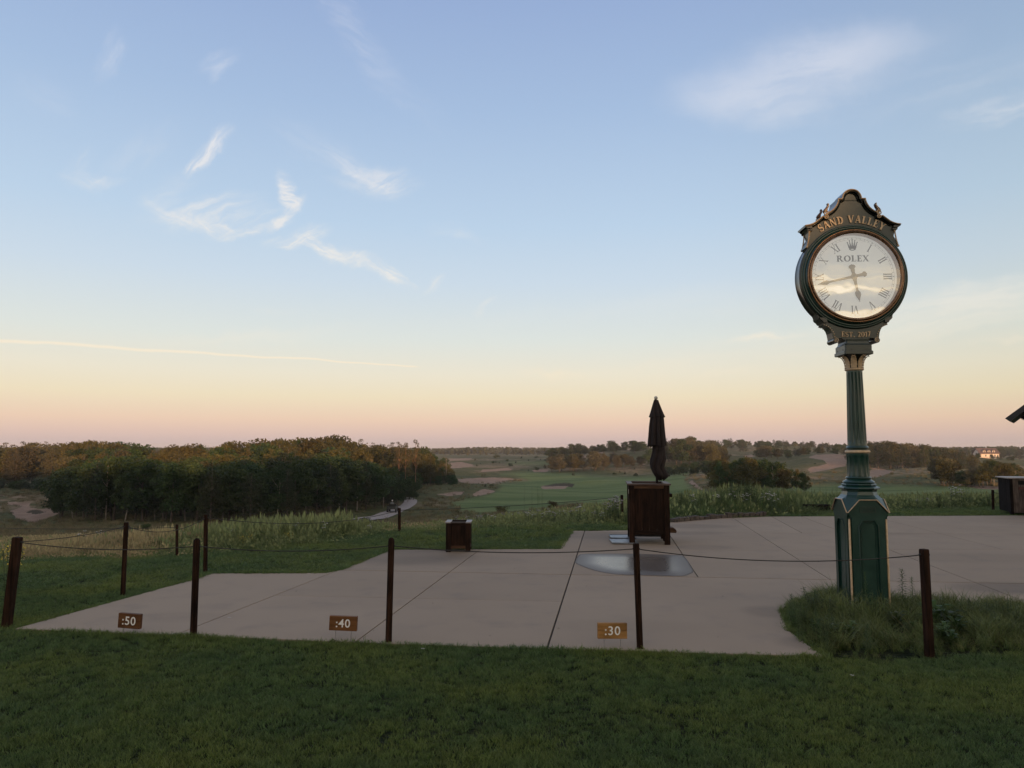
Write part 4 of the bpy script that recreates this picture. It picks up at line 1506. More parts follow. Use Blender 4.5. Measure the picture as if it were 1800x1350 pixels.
    prof = [(.080, 2.478), (.080, 2.455)] + [(.080 - 0, z) for z in (2.452, 2.43)] + [(.080 + .016 * (2.43 - z) / .75, z) for z in (2.2, 2.0, 1.85, 1.74, 1.705, 1.70)] + [(.097, 1.668)]
    A(MB().lathe(prof, 112, rfun=flute(14, .011, 1.70, 2.452)), 'column_shaft', M['green'], smooth=50)
    A(MB().lathe([(.097, 1.670), (.106, 1.662), (.112, 1.650), (.106, 1.640), (.100, 1.634), (.100, 1.624)], 40), 'column_torus', M['green'], smooth=40)
    A(MB().lathe([(.100, 1.626), (.118, 1.622), (.125, 1.612), (.125, 1.602), (.116, 1.594), (.108, 1.590)], 40), 'gold_band', M['gold'], smooth=40)
    prof = [(.112, 1.594), (.112, 1.575), (.111, 1.56), (.108, 1.545), (.109, 1.47), (.110, 1.40), (.112, 1.365), (.112, 1.345)]
    A(MB().lathe(prof, 112, rfun=flute(12, .010, 1.355, 1.565)), 'lower_shaft', M['green'], smooth=50)

    def octo(r, z):
        return [(r * math.cos(math.pi / 8 + k * math.pi / 4), r * math.sin(math.pi / 8 + k * math.pi / 4), z) for k in range(8)]
    A(MB().lathe([(.112, 1.348), (.126, 1.342), (.130, 1.334), (.124, 1.326), (.118, 1.320), (.134, 1.308), (.152, 1.298), (.158, 1.288), (.150, 1.280), (.146, 1.274)], 40), 'base_torus', M['green'], smooth=40)
    A(MB().loft([octo(.150, 1.276), octo(.166, 1.272), octo(.172, 1.262), octo(.160, 1.254), octo(.178, 1.246), octo(.200, 1.238), octo(.206, 1.226), octo(.198, 1.217), octo(.176, 1.212)], True, True), 'octagonal_plinth', M['green'])
    # ---------- pedestal
    FY = .215

    def side_pts(k, pts):
        a = k * math.pi / 2
        c, s_ = math.cos(a), math.sin(a)
        return [(x * c - y * s_, x * s_ + y * c, z) for x, y, z in pts]

    def loop(pts):
        out_ = []
        for k in range(4):
            out_ += side_pts(k, pts)
        return out_
    L0 = loop([(-.205, -FY, .985), (-.088, -FY, 1.112), (.088, -FY, 1.112), (.205, -FY, .985)])
    L1 = loop([(-.200, -.200, 1.005), (-.085, -.200, 1.122), (.085, -.200, 1.122), (.200, -.200, 1.005)])
    L2 = loop([(-.112, -.185, 1.118), (-.075, -.182, 1.130), (.075, -.182, 1.130), (.112, -.185, 1.118)])
    L3 = loop([(-.085, -.160, 1.155), (-.066, -.158, 1.158), (.066, -.158, 1.158), (.085, -.160, 1.155)])
    L4 = loop([(-.075, -.150, 1.190), (-.062, -.150, 1.192), (.062, -.150, 1.192), (.075, -.150, 1.190)])
    L5 = loop([(-.068, -.160, 1.216), (-.064, -.160, 1.216), (.064, -.160, 1.216), (.068, -.160, 1.216)])
    A(MB().loft([L0, L1, L2, L3, L4, L5], False, True), 'pedestal_roof', M['green'])
    A(MB().tube(loop([(-.207, -FY - .002, .984), (-.088, -FY - .002, 1.113), (.088, -FY - .002, 1.113), (.207, -FY - .002, .984)]), 0.0058, 6, closed=True), 'pedestal_trim', M['gold'], smooth=60)
    # underside of the overhang and the body
    body_w = .188
    ch = .022

    def bloop(w, z, c=ch):
        return [(w - c, -w, z), (w, -w + c, z), (w, w - c, z), (w - c, w, z), (-w + c, w, z), (-w, w - c, z), (-w, -w + c, z), (-w + c, -w, z)]
    A(MB().loft([bloop(.198, 0.0), bloop(.198, .06), bloop(body_w + .002, .075), bloop(body_w, .93), bloop(.190, .98), bloop(.190, 1.0)], True, True), 'pedestal_body', M['green'])
    for k in range(4):
        # gabled face plate with a sunk, arched panel drawn by two mouldings
        Rm = Matrix.Rotation(k * math.pi / 2, 4, 'Z')
        fp = [(-.190, .955), (-.190, .985), (-.080, 1.104), (.080, 1.104), (.190, .985), (.190, .955), (.166, .925), (.166, .09), (-.166, .09), (-.166, .925)]
        hole = [(-.098, .10), (-.098, .845), (-.060, .905), (.060, .905), (.098, .845), (.098, .10)]
        mb = MB()
        mb.prism([(-.190, .957), (-.190, .985), (-.080, 1.104), (.080, 1.104), (.190, .985), (.190, .957), (.168, .925), (-.168, .925)], -.204, -.185)
        mb.prism([(-.168, .09), (-.168, .9249), (-.098, .9249), (-.098, .09)], -.204, -.185)
        mb.prism([(.098, .09), (.098, .9249), (.168, .9249), (.168, .09)], -.204, -.185)
        mb.prism([(-.0979, .848), (-.0979, .9249), (-.060, .9249), (-.060, .908)], -.204, -.185)
        mb.prism([(.060, .908), (.060, .9249), (.0979, .9249), (.0979, .848)], -.204, -.185)
        mb.prism([(-.0599, .908), (-.0599, .9249), (.0599, .9249), (.0599, .908)], -.204, -.185)
        mb.v = [tuple(Rm @ Vector(v)) for v in mb.v]
        A(mb, 'face_plate', M['green'])
        for ins, rr, yy in ((0.0, .0045, -.205), (.026, .0040, -.190)):
            h2 = [(-.098 + ins, .10), (-.098 + ins, .845 - ins * .3), (-.060 + ins * .5, .905 - ins), (.060 - ins * .5, .905 - ins), (.098 - ins, .845 - ins * .3), (.098 - ins, .10)]
            mb = MB().tube([tuple(Rm @ Vector((x, yy, z))) for x, z in h2], rr, 6)
            A(mb, 'panel_moulding', M['green'], smooth=60)
        # gilded corner bead
        mb = MB().tube([tuple(Rm @ Vector((-.186, -.186, z))) for z in (.04, .905, .918)], [.0115, .0105, .004], 10)
        A(mb, 'corner_bead', M['gold'], smooth=60)
    # maker's plate, raised border and worn raised lettering that cannot be read
    mb = MB()
    mb.strip([(-.082, .985), (.076, .985), (.076, 1.042), (-.082, 1.042)], [(-.078, .989), (.072, .989), (.072, 1.038), (-.078, 1.038)], -.2085, -.203)
    rnd = random.Random(4)
    for row, (z0, n) in enumerate(((1.016, 11), (.994, 9))):
        for i in range(n):
            x = -.066 + i * .0118 + (0 if row == 0 else .01)
            mb.box(x, x + rnd.uniform(.004, .008), -.2065, -.203, z0, z0 + rnd.uniform(.010, .015))
    A(mb, 'maker_plate', M['plategreen'])
    return C


build_clock()

# ------------------------------------------------------------------ rope fence: posts and cables


def post(px, py, tx, ty, r, label, Y=None, square=False, dome=False, buried=0.06):
    b = G(px, py) if Y is None else D(px, py, Y)
    if Y is not None:
        b.z = H(b.x, b.y) + 0.02
    t = D(tx, ty, b.y)
    o = empty('fence_post', b, 0, label, 'fence post', 'short wooden posts of the rope fence')
    d = t - b
    L = d.length
    q = Vector((0, 0, 1)).rotation_difference(d).to_matrix().to_4x4()
    n = 4 if square else 12
    rr = r * (1.14 if square else .94)
    prof = [(rr * 1.02, -buried), (rr, 0.1), (rr * .985, L * .5), (rr, L - .012)]
    prof += [(rr * .9, L + .008), (rr * .55, L + .022), (rr * .1, L + .026)] if dome else [(rr * .9, L)]
    mb = MB().lathe(prof, n, a0=math.pi / 4 + (hash(label) % 7) * .05 if square else 0)
    mb.v = [tuple(q @ Vector(v)) for v in mb.v]
    mb.build('shaft', M['post'], o, smooth=None if square else 50, bevel=0.004 if square else 0)
    m2 = MB()
    hp = q @ Vector((0, 0, L - .045))
    m2.tube([hp + Vector((-rr - .004, 0, 0)), hp + Vector((rr + .004, 0, 0))], 0.007, 8)
    m2.build('rope_hole_sleeve', M['slatmetal'], o, smooth=60)
    return b + (q @ Vector((0, 0, L - .045)))


PT = {}
PT['A'] = post(12, 1099, 31, 944, .042, 'leaning reddish corner fence post at the lawn edge, farthest left', square=True)
PT['B'] = post(340, 1115, 346, 951, .032, 'dark round-topped fence post between the :50 and :40 signs', dome=True)
PT['C'] = post(683, 1128, 688, 950, .0295, 'dark fence post standing just beyond the :40 sign toward the square planter', dome=True)
PT['D'] = post(1125, 1140, 1118, 955, .0285, 'slightly leaning rusty brown fence post next to the :30 sign', square=False)
PT['E'] = post(1634, 1153, 1624, 965, .034, 'brown fence post standing in the long grass beside the clock', square=True)
PT['F'] = post(216, 1044, 222, 918, .029, 'dark fence post in the lawn behind the :50 sign', square=True)
PT['G'] = post(361, 1004, 362, 904, .028, 'dark fence post at the lawn corner behind the terrace', square=True)
PT['H'] = post(311, 977, 311, 922, .022, 'short low fence post at the edge of the meadow between the two taller left posts')
PT['I'] = post(702, 943, 702, 893, .033, 'fence post in the lawn in front of the gravel track', Y=15.2)
PT['J'] = post(1094, 912, 1093, 870, .036, 'black fence post beside the white-flowered weeds and the umbrella stand', Y=17.6)
PT['K'] = post(1746, 900, 1745, 861, .036, 'black fence post close to the wooden bin enclosure', Y=19.8)
PT['L'] = D(-70, 925, 16.5)
PT['M'] = D(1762, 868, 19.6)


def rope(a, b, sag, label, r=.0045):
    pa, pb = PT[a], PT[b]
    n = 22
    pts = []
    for i in range(n + 1):
        t = i / n
        p = pa.lerp(pb, t)
        p.z -= sag * 4 * t * (1 - t)
        pts.append(p)
    o = MB().tube(pts, r, 6).build('rope', M['rope'], smooth=60)
    tag(o, label, 'rope', 'thin dark ropes slung between the fence posts')


rope('A', 'B', .05, 'dark rope sagging from the leaning corner post over the :50 sign')
rope('B', 'C', .045, 'dark rope sagging over the terrace above the :40 sign')
rope('C', 'D', .045, 'dark rope crossing the terrace in front of the square planter')
rope('D', 'E', .075, 'dark rope passing in front of the clock pedestal')
rope('A', 'F', .03, 'thin rope from the leaning corner post to the post in the lawn', .004)
rope('F', 'G', .12, 'thin rope over the lawn between the two tall dark posts', .004)
rope('G', 'I', .16, 'long thin rope across the meadow toward the gravel track', .005)
rope('I', 'J', .05, 'long thin rope behind the square planter in front of the fairway', .006)
rope('L', 'H', .04, 'faint rope over the straw-coloured meadow', .005)
rope('K', 'M', .02, 'short rope from the last post to the bin enclosure', .006)

# ------------------------------------------------------------------ number signs on wires


def text_mesh(txt, size, ext):
    cu = bpy.data.curves.new('t', 'FONT')
    cu.body = txt
    cu.size = size
    cu.extrude = ext
    cu.align_x = 'CENTER'
    cu.align_y = 'CENTER'
    cu.resolution_u = 4
    cu.offset = size * 0.010
    cu.space_character = 1.10
    o = bpy.data.objects.new('t', cu)
    COL.objects.link(o)
    bpy.context.view_layer.update()
    me = bpy.data.meshes.new_from_object(o.evaluated_get(bpy.context.evaluated_depsgraph_get()))
    bpy.data.objects.remove(o)
    return me


def sign(txt, px0, px1, py0, py1, base_py, mat, yaw, roll, label, split=False):
    b = G((px0 + px1) / 2, base_py)
    w = (px1 - px0) * b.y / F
    top, bot = D(px0, py0, b.y).z, D(px0, py1, b.y).z
    h = top - bot
    cz = (top + bot) / 2
    root = empty('number_sign', (b.x, b.y, 0), math.radians(yaw), label, 'sign', 'small numbered wooden signs along the lawn edge')
    R = Matrix.Rotation(math.radians(roll), 4, 'Y')

    def T_(mb):
        mb.v = [tuple(R @ Vector(v) + Vector((0, 0, cz))) for v in mb.v]
        return mb
    if split:
        T_(MB().box(-w / 2, w / 2, -.019, .019, .0008, h / 2)).build('board', M[mat], root, bevel=.0025)
        T_(MB().box(-w / 2, w / 2, -.0185, .0185, -h / 2, -.0008)).build('board', M[mat], root, bevel=.0025)
    else:
        T_(MB().box(-w / 2, w / 2, -.019, .019, -h / 2, h / 2)).build('board', M[mat], root, bevel=.0025)
    for sx in (-.28, .28):
        MB().tube([(sx * w, 0, -.03), (sx * w + .002, 0, cz - h / 2 + .02)], .0026, 6).build('wire_leg', M['wire'], root, smooth=60)
    me = text_mesh(txt, h * .80, .0008)
    me.materials.clear()
    me.materials.append(M['white'])
    t = link('number', me, root)
    t.matrix_local = Matrix.Translation((0, 0, cz)) @ R @ Matrix.Translation((0, -.0205, -h * .01)) @ Matrix.Rotation(math.pi / 2, 4, 'X')


sign(':50', 207.5, 248.5, 1078, 1104, 1113, 'signdark', -9, 2.0, 'dark brown wooden sign reading :50 on short wire legs')
sign(':40', 579.5, 627, 1082.5, 1108, 1124.5, 'signmid', -2, 1.8, 'reddish brown wooden sign reading :40 on wire legs')
sign(':30', 1051, 1101.5, 1094.5, 1122, 1137, 'signlight', 1, 0.3, 'light golden wooden sign reading :30 on wire legs', True)

# ------------------------------------------------------------------ square wooden planter


def planter():
    f = G(805, 970.5)
    w = 42.5 * f.y / F
    h = D(805, 917.6, f.y).z
    root = empty('wooden_planter', (f.x, f.y + w / 2, 0), 0, 'empty square brown wooden planter box with pale rim at the back of the terrace', 'planter')
    hw = w / 2
    for sx in (-1, 1):
        for sy in (-1, 1):
            x0, x1 = (sx * hw, sx * (hw - .078))
            MB().box(min(x0, x1), max(x0, x1), min(sy * hw, sy * (hw - .028)), max(sy * hw, sy * (hw - .028)), 0, h - .02).build('leg', M['brownwood'], root, bevel=.003)
            y0, y1 = sy * (hw - .0285), sy * (hw - .078)
            MB().box(min(sx * hw, sx * (hw - .024)), max(sx * hw, sx * (hw - .024)), min(y0, y1), max(y0, y1), 0, h - .02).build('leg', M['brownwood'], root, bevel=.003)
    for k in range(4):
        R = Matrix.Rotation(k * math.pi / 2, 4, 'Z')
        for a, b in ((-hw + .079, -.001), (.001, hw - .079)):
            MB().box(a, b, -hw + .014, -hw + .032, .062, h - .022, R).build('plank', M['brownwood'], root, bevel=.0015)
        MB().box(-hw + .079, hw - .079, -hw + .002, -hw + .0135, .055, .098, R).build('bottom_rail', M['warmwood'], root, bevel=.003)
        MB().box(-hw + .079, hw - .079, -hw + .003, -hw + .0135, h - .06, h - .022, R).build('top_rail', M['brownwood_x'], root, bevel=.003)
    for sx in (-1, 1):
        MB().box(min(sx * (hw + .012), sx * (hw - .075)), max(sx * (hw + .012), sx * (hw - .075)), -hw - .012, hw + .012, h - .019, h).build('rim_board', pmat('pale_worn_rim', (.19, .165, .16), (.30, .265, .255), 20, .5), root, bevel=.003)
        MB().box(-hw + .0755, hw - .0755, min(sx * (hw + .012), sx * (hw - .045)), max(sx * (hw + .012), sx * (hw - .045)), h - .018, h - .001).build('rim_board', M['rimwood'] if sx < 0 else M['brownwood_x'], root, bevel=.003)
    MB().box(-hw + .033, hw - .033, -hw + .033, hw - .033, h - .15, h - .12).build('soil', pmat('dry_soil', (.05, .035, .025), (.08, .055, .04), 30, .95, bump=.8), root)


planter()

# ------------------------------------------------------------------ tall umbrella stand and closed umbrella


def umbrella_stand():
    f = G(1142.5, 957.5)
    w = 70 * f.y / F
    h = D(1142, 850.0, f.y).z
    dp = .95
    root = empty('umbrella_stand', (f.x, f.y, 0), math.radians(-7.0), 'tall dark brown wooden cabinet-like stand holding the closed umbrella', 'umbrella stand')
    hw = w / 2
    for sx in (-1, 1):
        for y0 in (0, dp - .09):
            a, b = sorted((sx * hw, sx * (hw - .095)))
            MB().box(a, b, y0, y0 + .09, 0, h - .03).build('leg', M['brownwood'], root, bevel=.004)
    n = 4
    pw = (w - .19) / n
    for i in range(n):
        x = -hw + .095 + i * pw
        MB().box(x + .001, x + pw - .001, .022, .045, .19, h - .03).build('plank', M['brownwood'], root, bevel=.0015)
        MB().box(x + .001, x + pw - .001, dp - .045, dp - .022, .19, h - .03).build('plank', M['brownwood'], root, bevel=.0015)
    for sx in (-1, 1):
        for i in range(5):
            y = .091 + i * (dp - .182) / 5
            a, b = sorted((sx * (hw - .02), sx * (hw - .043)))
            MB().box(a, b, y + .001, y + (dp - .182) / 5 - .001, .19, h - .03).build('plank', M['brownwood'], root, bevel=.0015)
    MB().box(-hw + .096, hw - .096, .004, .0215, .165, .235).build('bottom_rail', M['brownwood_x'], root, bevel=.003)
    MB().box(-hw + .096, hw - .096, .004, .0215, h - .085, h - .031).build('top_rail', M['warmwood'], root, bevel=.003)
    MB().box(-hw + .096, hw - .096, .30, .60, .10, .16).build('opening_shade', M['slatmetal'], root)  # dark box put where the opening below is only in shade
    MB().prism([(hw - .16, .165), (hw - .096, .165), (hw - .096, .06), (hw - .115, .06), (hw - .13, .11)], .03, .06).build('corner_brace', M['brownwood'], root)
    t = .03
    MB().box(-hw - .025, hw + .025, -.03, .065, h - t, h).build('rim_board', M['rimwood'], root, bevel=.004)
    MB().box(-hw - .025, hw + .025, dp - .065, dp + .03, h - t, h + .001).build('rim_board', M['rimwood'], root, bevel=.004)
    for sx in (-1, 1):
        a, b = sorted((sx * (hw + .025), sx * (hw - .07)))
        MB().box(a, b, .066, dp - .066, h - t + .001, h - .001).build('rim_board', M['rimwood'], root, bevel=.004)
    MB().box(-hw + .071, hw - .071, .066, dp - .066, h - .14, h - .11).build('inner_deck', M['darkwood'], root)
    MB().box(hw + .001, hw + .065, .25, .55, .79, .85).build('side_shelf', M['brownwood_x'], root, bevel=.004)
    MB().prism([(hw + .001, .255), (hw + .08, .255), (hw + .125, .225), (hw + .14, .20), (hw + .135, .165), (hw + .001, .165)], .35, .55).build('side_foot', M['warmwood'], root, bevel=.004)
    MB().box(-hw - .006, -hw - .0005, .02, .07, .86, .93).build('hinge', M['finial'], root)
    return f, w, h


def umbrella():
    Y = 13.1
    c = D(1156, 843, Y)
    base = c.z - .62
    zt = D(1153.5, 699, Y).z
    root = empty('closed_umbrella', (c.x - .02, Y, base), 0, 'closed dark brown patio umbrella with round pale finial, standing in the wooden stand', 'umbrella')
    Z = lambda py: D(1154, py, Y).z - base
    X = lambda px, py: D(px, py, Y).x - (c.x - .02)
    MB().lathe([(.022, 0), (.022, Z(702))], 12, c=(X(1154, 800), 0)).build('pole', M['darkwood'], root, smooth=60)
    cx = X(1153, 699)
    mb = MB()
    mb.lathe([(.010, Z(705)), (.012, Z(702.5))], 12, c=(cx, 0))
    mb.sphere((cx, 0, Z(699.5)), .033, 14, 9)
    mb.build('finial', M['finial'], root, smooth=60)

    def tier(name, rows, folds, ph, amp, twist=0.0, seed=0):
        """rows: (photo y, left x, right x)"""
        n = 96
        loops = []
        rnd = random.Random(seed)
        offs = [rnd.uniform(-.4, .4) for _ in range(folds)]
        for k, (py, xl, xr) in enumerate(rows):
            c0 = (X(xl, py) + X(xr, py)) / 2
            r = (X(xr, py) - X(xl, py)) / 2
            t = k / max(1, len(rows) - 1)
            L = []
            for i in range(n):
                a = 2 * math.pi * i / n
                fa = folds * a + ph + twist * t + .6 * math.sin(2 * a + seed)
                f = abs(math.cos(fa / 2)) ** .7
                rr = r * (1 - amp * (0.25 + .75 * min(1, t * 2 + .3)) * (1 - f))
                zz = Z(py) + (.018 * math.sin(3 * a + ph) + .015 * f if k == len(rows) - 1 else 0)
                L.append((c0 + rr * math.cos(a), rr * math.sin(a) * .9, zz))
            loops.append(L)
        # thin turned-in hem so that the cloth has a visible lower edge
        last = loops[-1]
        cxm = sum(p[0] for p in last) / n
        loops.append([(cxm + (p[0] - cxm) * .93, p[1] * .93, p[2] + .006) for p in last])
        loops.append([(cxm + (p[0] - cxm) * .45, p[1] * .45, p[2] + .06) for p in last])
        MB().loft(loops, True, True).build(name, M['canvas'], root, smooth=50)
    tier('vent_canopy', [(703, 1149.5, 1157), (712, 1146.8, 1160.3), (722, 1144, 1164.3), (731, 1141.3, 1168.3), (734, 1140.5, 1169.3)], 8, .4, .34, 0.2, 1)
    tier('canopy', [(728, 1145, 1163), (736, 1142, 1167), (750, 1140.2, 1168.2), (765, 1139.2, 1169.6), (778, 1138, 1171.2), (785, 1137.5, 1171.8)], 9, 1.1, .36, .5, 2)
    tier('canopy_skirt', [(780, 1146, 1168), (790, 1147, 1169), (800, 1145, 1170), (807, 1143, 1171.5), (815, 1142, 1169), (822, 1143, 1168), (830, 1146, 1173), (836, 1149, 1176.5), (840, 1153, 1174), (844, 1157, 1168)], 6, .2, .42, 5.5, 5)
    pts = [D(1146 + k * 2.2 + (2 if k % 2 else 0), 789 + 1.5 * math.sin(k * 1.1), Y - .12) - Vector((c.x - .02, Y, base)) for k in range(11)]
    MB().tube(pts, .008, 6).build('tie_strap', M['canvas'], root, smooth=60)


umbrella_stand()
umbrella()

for (x0, x1, y0, y1, lab) in ((1075.5, 1111, 939.5, 945.2, 'flat galvanised steel plate on the terrace beside the umbrella stand, the farther one'),
                              (1077.5, 1113, 946.8, 954.0, 'flat galvanised steel plate on the terrace beside the umbrella stand, the nearer one')):
    a, b = G(x0, y1, .03), G(x1, y0, .03)
    root = empty('steel_plate', ((a.x + b.x) / 2, (a.y + b.y) / 2, 0), math.radians(-2), lab, 'steel plate', 'steel plates on the terrace')
    hw, hd = (b.x - a.x) / 2, (b.y - a.y) / 2
    MB().box(-hw, hw, -hd, hd, .008, .026).build('pan', M['plate'], root, bevel=.003)
    mb = MB()
    pts = [(-hw, -hd, .028), (hw, -hd, .028), (hw, hd, .028), (-hw, hd, .028)]
    mb.tube(pts, .006, 6, closed=True)
    mb.build('rolled_edge', M['plate'], root, smooth=60)

# ------------------------------------------------------------------ bin enclosure at the right-hand edge


def bin_box():
    p = G(1779, 905.2)
    h = D(1779, 839.5, p.y).z
    root = empty('bin_enclosure', (p.x, p.y, 0), math.radians(-18), 'weathered grey wooden bin enclosure with dark side planks and slot openings', 'bin enclosure')
    W, Dp = 1.35, .97
    n = 8
    for i in range(n):
        x = .004 + i * (W / n)
        x1 = x + W / n - .006
        mat = M['greywood']
        if 1 <= i <= 6:   # slots cut through these planks
            MB().box(x, x1, 0, .025, .06, h - .30).build('plank', mat, root, bevel=.002)
            MB().box(x, x1, 0, .025, h - .225, h - .175).build('plank', mat, root, bevel=.002)
            MB().box(x, x1, 0, .025, h - .075, h - .03).build('plank', mat, root, bevel=.002)
        else:
            MB().box(x, x1, 0, .025, .06, h - .03).build('plank', mat, root, bevel=.002)
    for i in range(6):
        y = .03 + i * (Dp - .03) / 6
        MB().box(-.001, .024, y, y + (Dp - .03) / 6 - .006, .06 if i else .04, h - .03).build('plank', M['darkwood'], root, bevel=.002)
        MB().box(W - .024, W + .001, y, y + (Dp - .03) / 6 - .006, .06, h - .03).build('plank', M['darkwood'], root, bevel=.002)
    MB().box(.03, W - .03, Dp - .03, Dp, .05, h - .03).build('back_panel', M['darkwood'], root)
    MB().box(-.02, .045, -.02, -.0005, .0, h - .03).build('corner_post', M['darkwood'], root, bevel=.003)
    MB().box(-.021, -.0015, -.02, .06, .0, h - .03).build('corner_post', M['darkwood'], root, bevel=.003)
    MB().box(.19, 1.16, .030, .045, h - .225, h - .30 + .0).build('liner', M['black'], root)
    MB().box(.05, W - .05, .20, .22, .06, h - .05).build('inner_bin', M['black'], root)
    MB().box(.17, 1.18, -.012, -.0005, h - .292, h - .232).build('sign_strip', pmat('oxblood_strip', (.07, .018, .014), (.10, .03, .022), 20, .6), root)
    MB().box(-.05, W + .05, -.05, Dp + .04, h - .029, h).build('lid', pmat('pale_weathered_lid', (.22, .18, .165), (.33, .28, .26), 14, .45), root, bevel=.004)


bin_box()


def pavilion():
    Y = 17.0
    tip = D(1766.5, 735.5, Y)
    root = empty('pavilion', (tip.x, tip.y, 0), math.radians(-37), 'dark gabled pavilion roof whose eave tip juts in above the bin enclosure', 'pavilion')
    sl = math.radians(39)
    W, L = 5.0, 1.5
    c, s_ = math.cos(sl), math.sin(sl)
    z0 = tip.z
    zr = z0 + W / 2 * math.tan(sl)
    th = .06
    # left and right roof slopes
    for sx in (0, 1):
        f = lambda x: x if sx == 0 else W - x
        a = [(f(0), z0), (f(W / 2), zr), (f(W / 2), zr - th / c), (f(.09), z0 - .075)]
        MB().prism(a, 0, L).build('roof_slope', M['roofmetal'], root)
    for k in range(5):
        y = .05 + k * .33
        for sx in (0, 1):
            f = lambda x: x if sx == 0 else W - x
            a = [(f(.28), z0 + .02 - .03), (f(.95), z0 + .95 * math.tan(sl) - .125), (f(1.4), z0 + 1.4 * math.tan(sl) - .30), (f(.62), z0 + .02), (f(.50), z0 + .045), (f(.30), z0 + .03)]
            MB().prism(a, y, y + .07).build('rafter', M['darkwood'], root)
    for x in (.85, W - .85):
        for y in (.5, L - .3):
            MB().box(x - .09, x + .09, y - .09, y + .09, -.05, z0 + .85 * math.tan(sl) - .16).build('pillar', M['darkwood'], root, bevel=.006)
    MB().box(.85 - .08, W - .85 + .08, .42, .58, z0 + .10, z0 + .32).build('tie_beam', M['darkwood'], root)


pavilion()

# dark sleeper in the grass beyond the terrace
a = G(1415, 897.5)
b = G(1463, 897.5)
zt = D(1440, 886.5, a.y).z
root = empty('timber_sleeper', ((a.x + b.x) / 2, a.y, 0), math.radians(-1), 'dark horizontal timber sleeper in the grass left of the clock, beyond the terrace', 'timber beam')
hw = (b.x - a.x) / 2 + .04
mid = zt * .5
MB().box(-hw, hw, -.05, .05, mid + .002, zt).build('board', M['darkwood'], root, bevel=.006)
MB().box(-hw, hw, -.05, .05, 0, mid - .002).build('board', M['darkwood'], root, bevel=.006)

# dark stone edging along the far left of the terrace curve
edge_pts = [(1186, 919), (1215, 916), (1240, 914), (1270, 911.5), (1300, 910), (1330, 909), (1350, 908)]
rnd = random.Random(3)
root = empty('stone_edging', (0, 0, 0), 0, 'low dark stone edging under the weeds right of the umbrella stand', 'stone edging')
P_ = [G(*p) for p in edge_pts]
for i in range(len(P_) - 1):
    for k in range(3):
        p, q = P_[i].lerp(P_[i + 1], k / 3), P_[i].lerp(P_[i + 1], (k + 1) / 3)
        d = (q - p)
        L = d.length
        R = Matrix.Translation((p.x, p.y + .06, 0)) @ Matrix.Rotation(math.atan2(d.y, d.x), 4, 'Z')
        MB().box(.01, L - .01, .0, .14, -.03, .07 + rnd.random() * .05, R).build('stone', pmat('dark_edging_stone', (.05, .04, .035), (.10, .08, .07), 14, .9, bump=.5, rand=.2) if i + k == 0 else bpy.data.materials['dark_edging_stone'], root, bevel=.015)

# ------------------------------------------------------------------ far farmhouse-like lodge


